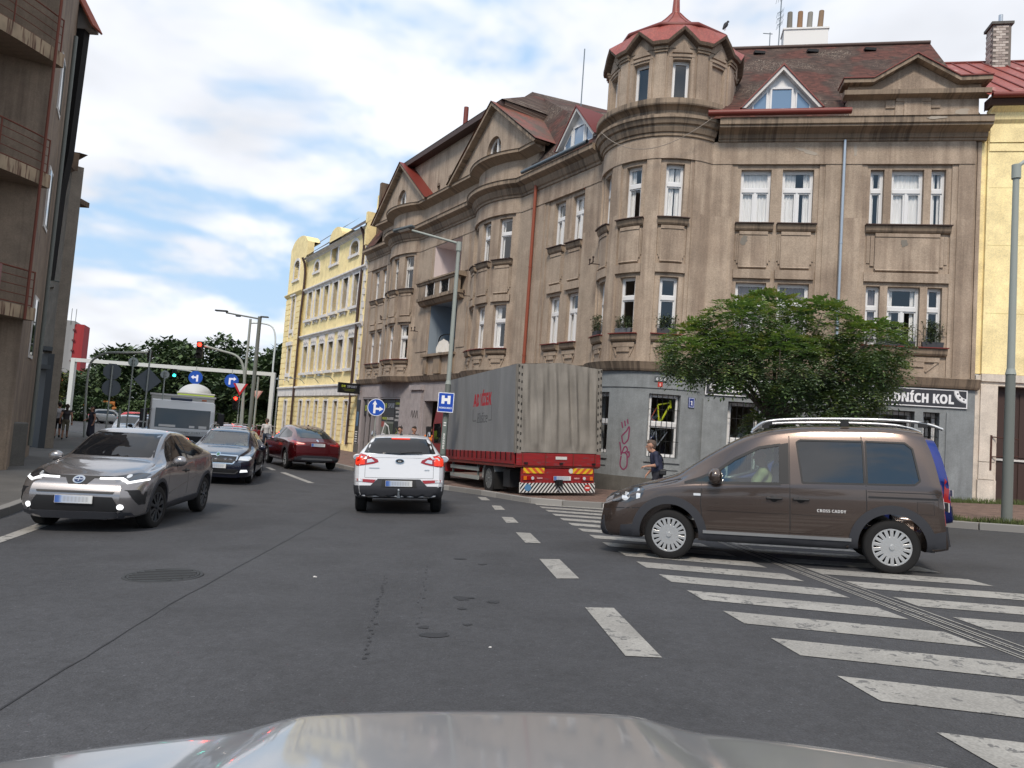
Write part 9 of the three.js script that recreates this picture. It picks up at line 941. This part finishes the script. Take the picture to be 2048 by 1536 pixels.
// ---------- people ----------
function nets(f, lo, hi, c) {                          // naive surface nets of f(p) < 0
  const n = [0, 1, 2].map((k) => Math.ceil((hi[k] - lo[k]) / c) + 1), S = (i, j, k) => (k * n[1] + j) * n[0] + i, D = new Float32Array(n[0] * n[1] * n[2]); for (let k = 0; k < n[2]; k++) for (let j = 0; j < n[1]; j++) for (let i = 0; i < n[0]; i++) D[S(i, j, k)] = f(lo[0] + i * c, lo[1] + j * c, lo[2] + k * c);
  const id = new Int32Array(D.length).fill(-1), P = [], I = []; const C = [[0, 0, 0], [1, 0, 0], [0, 1, 0], [1, 1, 0], [0, 0, 1], [1, 0, 1], [0, 1, 1], [1, 1, 1]], E = [[0, 1], [2, 3], [4, 5], [6, 7], [0, 2], [1, 3], [4, 6], [5, 7], [0, 4], [1, 5], [2, 6], [3, 7]];
  for (let k = 0; k < n[2] - 1; k++) for (let j = 0; j < n[1] - 1; j++) for (let i = 0; i < n[0] - 1; i++) { const v = C.map(([a, b, e]) => D[S(i + a, j + b, k + e)]); let m = 0; v.forEach((q) => (m += q < 0 ? 1 : 0)); if (m === 0 || m === 8) continue; let x = 0, y = 0, z = 0, w = 0; for (const [a, b] of E) if ((v[a] < 0) !== (v[b] < 0)) { const t = v[a] / (v[a] - v[b]); x += lerp(C[a][0], C[b][0], t); y += lerp(C[a][1], C[b][1], t); z += lerp(C[a][2], C[b][2], t); w++; } id[S(i, j, k)] = P.length / 3; P.push(lo[0] + (i + x / w) * c, lo[1] + (j + y / w) * c, lo[2] + (k + z / w) * c); }
  for (let k = 1; k < n[2] - 1; k++) for (let j = 1; j < n[1] - 1; j++) for (let i = 1; i < n[0] - 1; i++) { const a = D[S(i, j, k)] < 0; const q = (b, A, B, Cc, Dd) => { if (a !== (b < 0)) { const t = [A, B, Cc, Dd].map((x) => id[x]); if (t.some((x) => x < 0)) return; a ? I.push(t[0], t[1], t[2], t[0], t[2], t[3]) : I.push(t[0], t[2], t[1], t[0], t[3], t[2]); } }; q(D[S(i + 1, j, k)], S(i, j - 1, k - 1), S(i, j, k - 1), S(i, j, k), S(i, j - 1, k)); q(D[S(i, j + 1, k)], S(i - 1, j, k - 1), S(i - 1, j, k), S(i, j, k), S(i, j, k - 1)); q(D[S(i, j, k + 1)], S(i - 1, j - 1, k), S(i, j - 1, k), S(i, j, k), S(i - 1, j, k)); }
  return { P, I };
}
function bodyMesh(bones, cell, k = 0.035) {            // bones: [a, b, ra, rb, colour]; smooth union, colour of the nearest bone
  const lo = [9, 9, 9], hi = [-9, -9, -9]; for (const [a, b, ra, rb] of bones) for (let q = 0; q < 3; q++) { const r = Math.max(ra, rb) + cell * 2; lo[q] = Math.min(lo[q], a[q] - r, b[q] - r); hi[q] = Math.max(hi[q], a[q] + r, b[q] + r); }
  const dist = (B, x, y, z) => { const [a, b, ra, rb] = B, dx = b[0] - a[0], dy = b[1] - a[1], dz = b[2] - a[2], l = dx * dx + dy * dy + dz * dz || 1e-9, t = clamp(((x - a[0]) * dx + (y - a[1]) * dy + (z - a[2]) * dz) / l, 0, 1); return Math.hypot(x - a[0] - dx * t, y - a[1] - dy * t, z - a[2] - dz * t) - (ra + (rb - ra) * t); };
  const { P, I } = nets((x, y, z) => { let d = 9; for (const B of bones) { const e = dist(B, x, y, z); d = e - d > k ? d : d - e > k ? e : smin(d, e, k); } return d; }, lo, hi, cell);
  const Cc = []; for (let i = 0; i < P.length; i += 3) { let m = 9, c = null; for (const B of bones) { const e = dist(B, P[i], P[i + 1], P[i + 2]); if (e < m) { m = e; c = B[4]; } } Cc.push(...c); }
  const g = new THREE.BufferGeometry(); g.setAttribute('position', new THREE.Float32BufferAttribute(P, 3)); g.setAttribute('color', new THREE.Float32BufferAttribute(Cc, 3)); g.setIndex(I); g.computeVertexNormals(); return g;
}
function hand(w, d, up, c) {                           // palm and five fingers at wrist w, pointing along d
  const D = V(d).normalize(), S = new THREE.Vector3().crossVectors(D, V(up)).normalize(), N = new THREE.Vector3().crossVectors(S, D), q = (a, b, e) => V(w).addScaledVector(D, a).addScaledVector(S, b).addScaledVector(N, e).toArray(), L = []; L.push([q(0, 0, 0), q(0.05, 0.012, 0), 0.024, 0.022, c], [q(0.02, -0.01, 0), q(0.08, -0.022, 0), 0.018, 0.017, c], [q(0.02, 0.01, 0), q(0.08, 0.02, 0), 0.018, 0.017, c]); [[-0.03, 0.055], [-0.011, 0.068], [0.009, 0.064], [0.028, 0.048]].forEach(([s, l]) => { L.push([q(0.085, s, 0), q(0.085 + l * 0.5, s * 1.05, -0.012), 0.0095, 0.009, c], [q(0.085 + l * 0.5, s * 1.05, -0.012), q(0.085 + l * 0.85, s, -0.038), 0.009, 0.008, c]); }); L.push([q(0.025, -0.028, 0), q(0.06, -0.052, -0.012), 0.012, 0.010, c], [q(0.06, -0.052, -0.012), q(0.088, -0.05, -0.024), 0.010, 0.009, c]); return L;
}
const skinC = [0.42, 0.23, 0.16];
function person(label, x, y, z, az, o) {               // facing +x locally; joints in metres for a 1.75 m adult
  const T = thing('person', label, 'person', [x, y, z], PI / 2 - az); T.scale.setScalar((o.h || 1.75) / 1.75); const sk = o.skin || skinC, sh = o.shirt, sl = o.sleeve || sh, pa = o.pants, lo = o.lower || pa, so = o.shoes || [0.03, 0.03, 0.035], J = { pel: [0, 0.96, 0], che: [0.0, 1.30, 0], nec: [0.0, 1.47, 0], hd: [0.02, 1.62, 0], lean: 0, ...(o.J || {}) };
  const m = (p, s) => [p[0], p[1], p[2] * s], sd = (n, s) => J[n + (s > 0 ? 'R' : 'L')] || null, bones = [[J.pel, J.che, 0.135, 0.14, sh], [J.che, [J.nec[0], J.nec[1] - 0.08, J.nec[2]], 0.15, 0.09, sh], [J.nec, J.hd, 0.055, 0.055, sk], [J.pel, [J.pel[0], J.pel[1] - 0.06, 0], 0.14, 0.13, o.legs === false ? sh : pa]], hands = [];
  for (const s of [-1, 1]) {
    const shd = sd('sho', s) || [J.che[0], J.che[1] + 0.11, J.che[2] + s * 0.18], el = sd('elb', s) || [J.che[0] - 0.03, 1.12, s * 0.25], wr = sd('wri', s) || [0.06, 0.88, s * 0.26]; bones.push([[J.che[0], J.che[1] + 0.1, J.che[2] + s * 0.06], shd, 0.075, 0.062, sh], [shd, el, 0.055, 0.043, sl], [el, wr, 0.041, 0.028, o.long ? sl : sk]); const d = [wr[0] - el[0], wr[1] - el[1], wr[2] - el[2]]; hands.push(...hand(wr, d, Math.abs(d[1]) > 0.18 ? [s, 0, 0] : [0, 1, 0], sk));
    if (o.legs !== false) { const hp2 = [J.pel[0], J.pel[1] - 0.05, s * 0.085], kn = sd('kne', s) || [0.03, 0.5, s * 0.095], an = sd('ank', s) || [-0.02, 0.09, s * 0.1]; bones.push([hp2, kn, 0.085, 0.058, pa], [kn, an, 0.055, 0.038, lo], [an, [an[0] + 0.03, an[1] - 0.045, an[2]], 0.042, 0.042, so], [[an[0] - 0.04, an[1] - 0.05, an[2]], [an[0] + 0.15, an[1] - 0.058, an[2] + s * 0.02], 0.036, 0.03, so]); }
  }
  if (o.skirt) bones.push([J.pel, [0, 0.35, 0], 0.15, 0.2, pa]);
  const [hx, hy, hz] = J.hd, f = o.face ?? 0, hb = [[[hx - 0.015, hy + 0.05, hz], [hx + 0.005, hy + 0.035, hz], 0.092, 0.088, sk], [[hx + 0.03, hy - 0.02, hz], [hx + 0.045, hy - 0.075, hz], 0.062, 0.04, sk], [[hx + 0.085, hy + 0.02, hz], [hx + 0.108, hy - 0.018, hz], 0.012, 0.016, sk], [[hx, hy - 0.09, hz], [hx + 0.02, hy - 0.03, hz], 0.05, 0.055, sk]]; for (const s of [-1, 1]) hb.push([[hx - 0.005, hy + 0.03, hz + s * 0.088], [hx - 0.01, hy - 0.015, hz + s * 0.085], 0.018, 0.012, sk]);
  const g = mergeGeometries([bodyMesh(bones, o.cell || 0.02), bodyMesh(hb, 0.009, 0.02), bodyMesh(hands, 0.006, 0.008)].map((q) => q)); const b = part(T, 'body', g, mat(0xffffff, 0.75, { vertexColors: true }));
  for (const s of [-1, 1]) part(b, 'eye', sph(0.012, hx + 0.082, hy + 0.028, hz + s * 0.032), mat(0x2a221e, 0.3)); part(b, 'mouth', X(new THREE.CapsuleGeometry(0.006, 0.035, 3, 6), hx + 0.088, hy - 0.052, hz, PI / 2, 0, 0), mat(0x7a3d34, 0.6));
  const hc = o.hair || [0.03, 0.022, 0.016], hr = [[[hx - 0.03, hy + 0.075, hz], [hx + 0.02, hy + 0.095, hz], 0.092, 0.075, hc], [[hx - 0.05, hy + 0.05, hz], [hx - 0.055, hy - 0.01, hz], 0.075, 0.06, hc]]; if (o.longHair) hr.push([[hx - 0.06, hy + 0.02, hz], [hx - 0.08, hy - 0.2, hz], 0.08, 0.05, hc]); part(b, 'hair', bodyMesh(hr, 0.012, 0.02), mat(0xffffff, 0.85, { vertexColors: true })); return T;
}
const pv = (x, z) => G(x, z) + 0.12;
{ const P = person('man in navy shirt and dark trousers walking past the bike shop', 3.46, G(3.46, -17.2), -17.2, -78 * D2R, { h: 1.70, cell: 0.013, shirt: [0.018, 0.022, 0.05], pants: [0.016, 0.017, 0.026], hair: [0.10, 0.07, 0.055], J: { che: [0.06, 1.28, 0], nec: [0.12, 1.43, 0], hd: [0.19, 1.55, 0], shoL: [0.07, 1.38, -0.18], elbL: [0.02, 1.13, -0.25], wriL: [0.25, 1.09, -0.2], elbR: [0.06, 1.12, 0.25], wriR: [0.22, 0.92, 0.22], kneL: [0.16, 0.52, -0.09], ankL: [0.12, 0.1, -0.1], kneR: [-0.02, 0.5, 0.09], ankR: [-0.26, 0.14, 0.1] } }); part(P, 'bag_strap', tube([[0.0, 1.43, -0.12], [-0.09, 1.3, -0.05], [-0.12, 1.12, 0.06], [-0.1, 0.98, 0.12]], 0.014, 6), blackPlastic); part(P, 'waist_bag', rbox(0.16, 0.13, 0.3, 0.03, -0.12, 0.98, -0.08), blackPlastic); }
const walk = (s) => ({ kneL: [0.12 * s, 0.5, -0.09], ankL: [0.08 * s, 0.1, -0.1], kneR: [0.0, 0.5, 0.09], ankR: [-0.2 * s, 0.16, 0.1] });
person('pedestrian in white top and black shorts walking on left pavement', -21.75, pv(-21.75, -36.4), -36.4, -30 * D2R, { shirt: [0.45, 0.45, 0.48], pants: [0.02, 0.02, 0.024], lower: skinC, hair: [0.025, 0.02, 0.018], J: walk(1) });
person('pedestrian in dark top and olive shorts beside the first', -21.2, pv(-21.2, -36.1), -36.1, -30 * D2R, { h: 1.68, shirt: [0.03, 0.026, 0.03], sleeve: skinC, pants: [0.12, 0.11, 0.075], lower: skinC, hair: [0.04, 0.028, 0.02], J: walk(-1), longHair: 1 });
person('woman in long dark dress standing by the left sign post', -20.7, pv(-20.7, -37.4), -37.4, -150 * D2R, { h: 1.66, shirt: [0.03, 0.032, 0.05], sleeve: skinC, pants: [0.028, 0.03, 0.05], skirt: 1, hair: [0.03, 0.022, 0.018], longHair: 1, J: { wriR: [0.2, 1.05, 0.18] } });
person('man in white shirt and jeans crossing near the yellow house', -13.0, G(-13, -40.5), -40.5, -20 * D2R, { h: 1.78, shirt: [0.5, 0.5, 0.5], long: 1, pants: [0.03, 0.045, 0.075], hair: [0.12, 0.09, 0.08], J: walk(0.8) });
person('passer-by with dark cap standing behind the white SUV', -3.8, pv(-3.8, -30.3), -30.3, 150 * D2R, { shirt: [0.05, 0.05, 0.06], pants: [0.03, 0.03, 0.04], h: 1.80 });
person('worker in orange vest behind the white SUV', -3.12, pv(-3.12, -29.9), -29.9, -150 * D2R, { shirt: [0.75, 0.19, 0.03], sleeve: [0.5, 0.5, 0.5], pants: [0.03, 0.03, 0.04], h: 1.82, skin: [0.34, 0.17, 0.11] });
person('passer-by in front of the DR SPORT window', -4.5, pv(-4.5, -31.2), -31.2, 120 * D2R, { shirt: [0.06, 0.07, 0.08], pants: [0.03, 0.03, 0.04], h: 1.76 });
{ const seated = (car, label, lx, ly, lz, o) => { const P = person(label, 0, 0, 0, PI / 2, { ...o, J: { pel: [0.05, 0.70, 0], che: [-0.04, 1.06, 0], nec: [-0.05, 1.22, 0], hd: [-0.02, 1.38, 0], elbL: [0.12, 0.92, -0.24], wriL: [0.36, 0.98, -0.16], elbR: [0.12, 0.92, 0.24], wriR: [0.36, 0.98, 0.16], kneL: [0.48, 0.72, -0.12], ankL: [0.75, 0.42, -0.12], kneR: [0.48, 0.72, 0.12], ankR: [0.75, 0.42, 0.12] } }); P.quaternion.copy(car.quaternion); P.position.copy(new THREE.Vector3(lx, ly, lz).applyQuaternion(car.quaternion).add(car.position)); };
  seated(van, 'driver in light yellow shirt inside the brown van', 0.18, 0.0, -0.36, { shirt: [0.55, 0.55, 0.30], pants: [0.04, 0.04, 0.05], hair: [0.2, 0.18, 0.16] }); seated(scene.getObjectByName('estate_car'), 'driver in pale shirt inside the dark blue estate car', 0.05, -0.13, -0.37, { shirt: [0.35, 0.33, 0.33], pants: [0.04, 0.04, 0.05] }); }
{ // parked scooter
  const T = thing('scooter', 'red and black scooter parked by the lamp posts', 'motor scooter', [-13.35, G(-13.35, -39), -39], 2.2), rd = mat(0x7a1418, 0.35); for (const x of [-0.62, 0.64]) { const w = new THREE.Group(); w.name = 'wheel'; w.position.set(x, 0.27, 0); T.add(w); part(w, 'tyre', new THREE.TorusGeometry(0.21, 0.06, 10, 28), rubber); part(w, 'rim', cyl(0.15, 0.15, 0.06, 0, 0, 0, PI / 2, 0, 0, 20), steel); } part(T, 'body', X(ext([[-0.75, 0.45], [-0.2, 0.32], [0.25, 0.3], [0.45, 0.5], [0.42, 0.95], [0.34, 0.95], [0.25, 0.45], [-0.1, 0.45], [-0.15, 0.72], [-0.8, 0.78]], 0.26, 0.04), 0, 0, -0.13), blackPlastic); part(T, 'seat', rbox(0.75, 0.12, 0.3, 0.05, -0.45, 0.84, 0), rubber); part(T, 'top_box', rbox(0.42, 0.3, 0.4, 0.06, -0.85, 1.05, 0), rd); part(T, 'front_fairing', rbox(0.16, 0.5, 0.36, 0.06, 0.45, 0.8, 0, 0, 0, 0.3), rd); part(T, 'handlebar', tube([[0.32, 1.12, -0.34], [0.38, 1.1, 0], [0.32, 1.12, 0.34]], 0.018, 8), steel); part(T, 'fork', tube([[0.42, 1.0, 0], [0.64, 0.3, 0.09]], 0.025, 8), steel); part(T, 'headlight', sph(0.09, 0.5, 1.0, 0), lampGlass); part(T, 'exhaust', tube([[-0.2, 0.3, 0.14], [-0.75, 0.38, 0.17]], 0.05, 8), steel); }
// trees across the street behind the camera: the van's and shop's glass mirrors them
for (const [x, z, h, w, lab] of [[9, 16, 8.5, 9, 'tree behind the camera mirrored in the van windows'], [17, 13, 10, 10, 'tall tree behind the camera on the right'], [-7, 24, 9, 10, 'tree behind the camera on the left']]) { const t = farTree(lab, x, z, h, w, [dk[0], dk[1]], 5000, 0.5, 0.2); t.userData.group = 'trees behind the camera'; }
renderer.render(scene, camera);
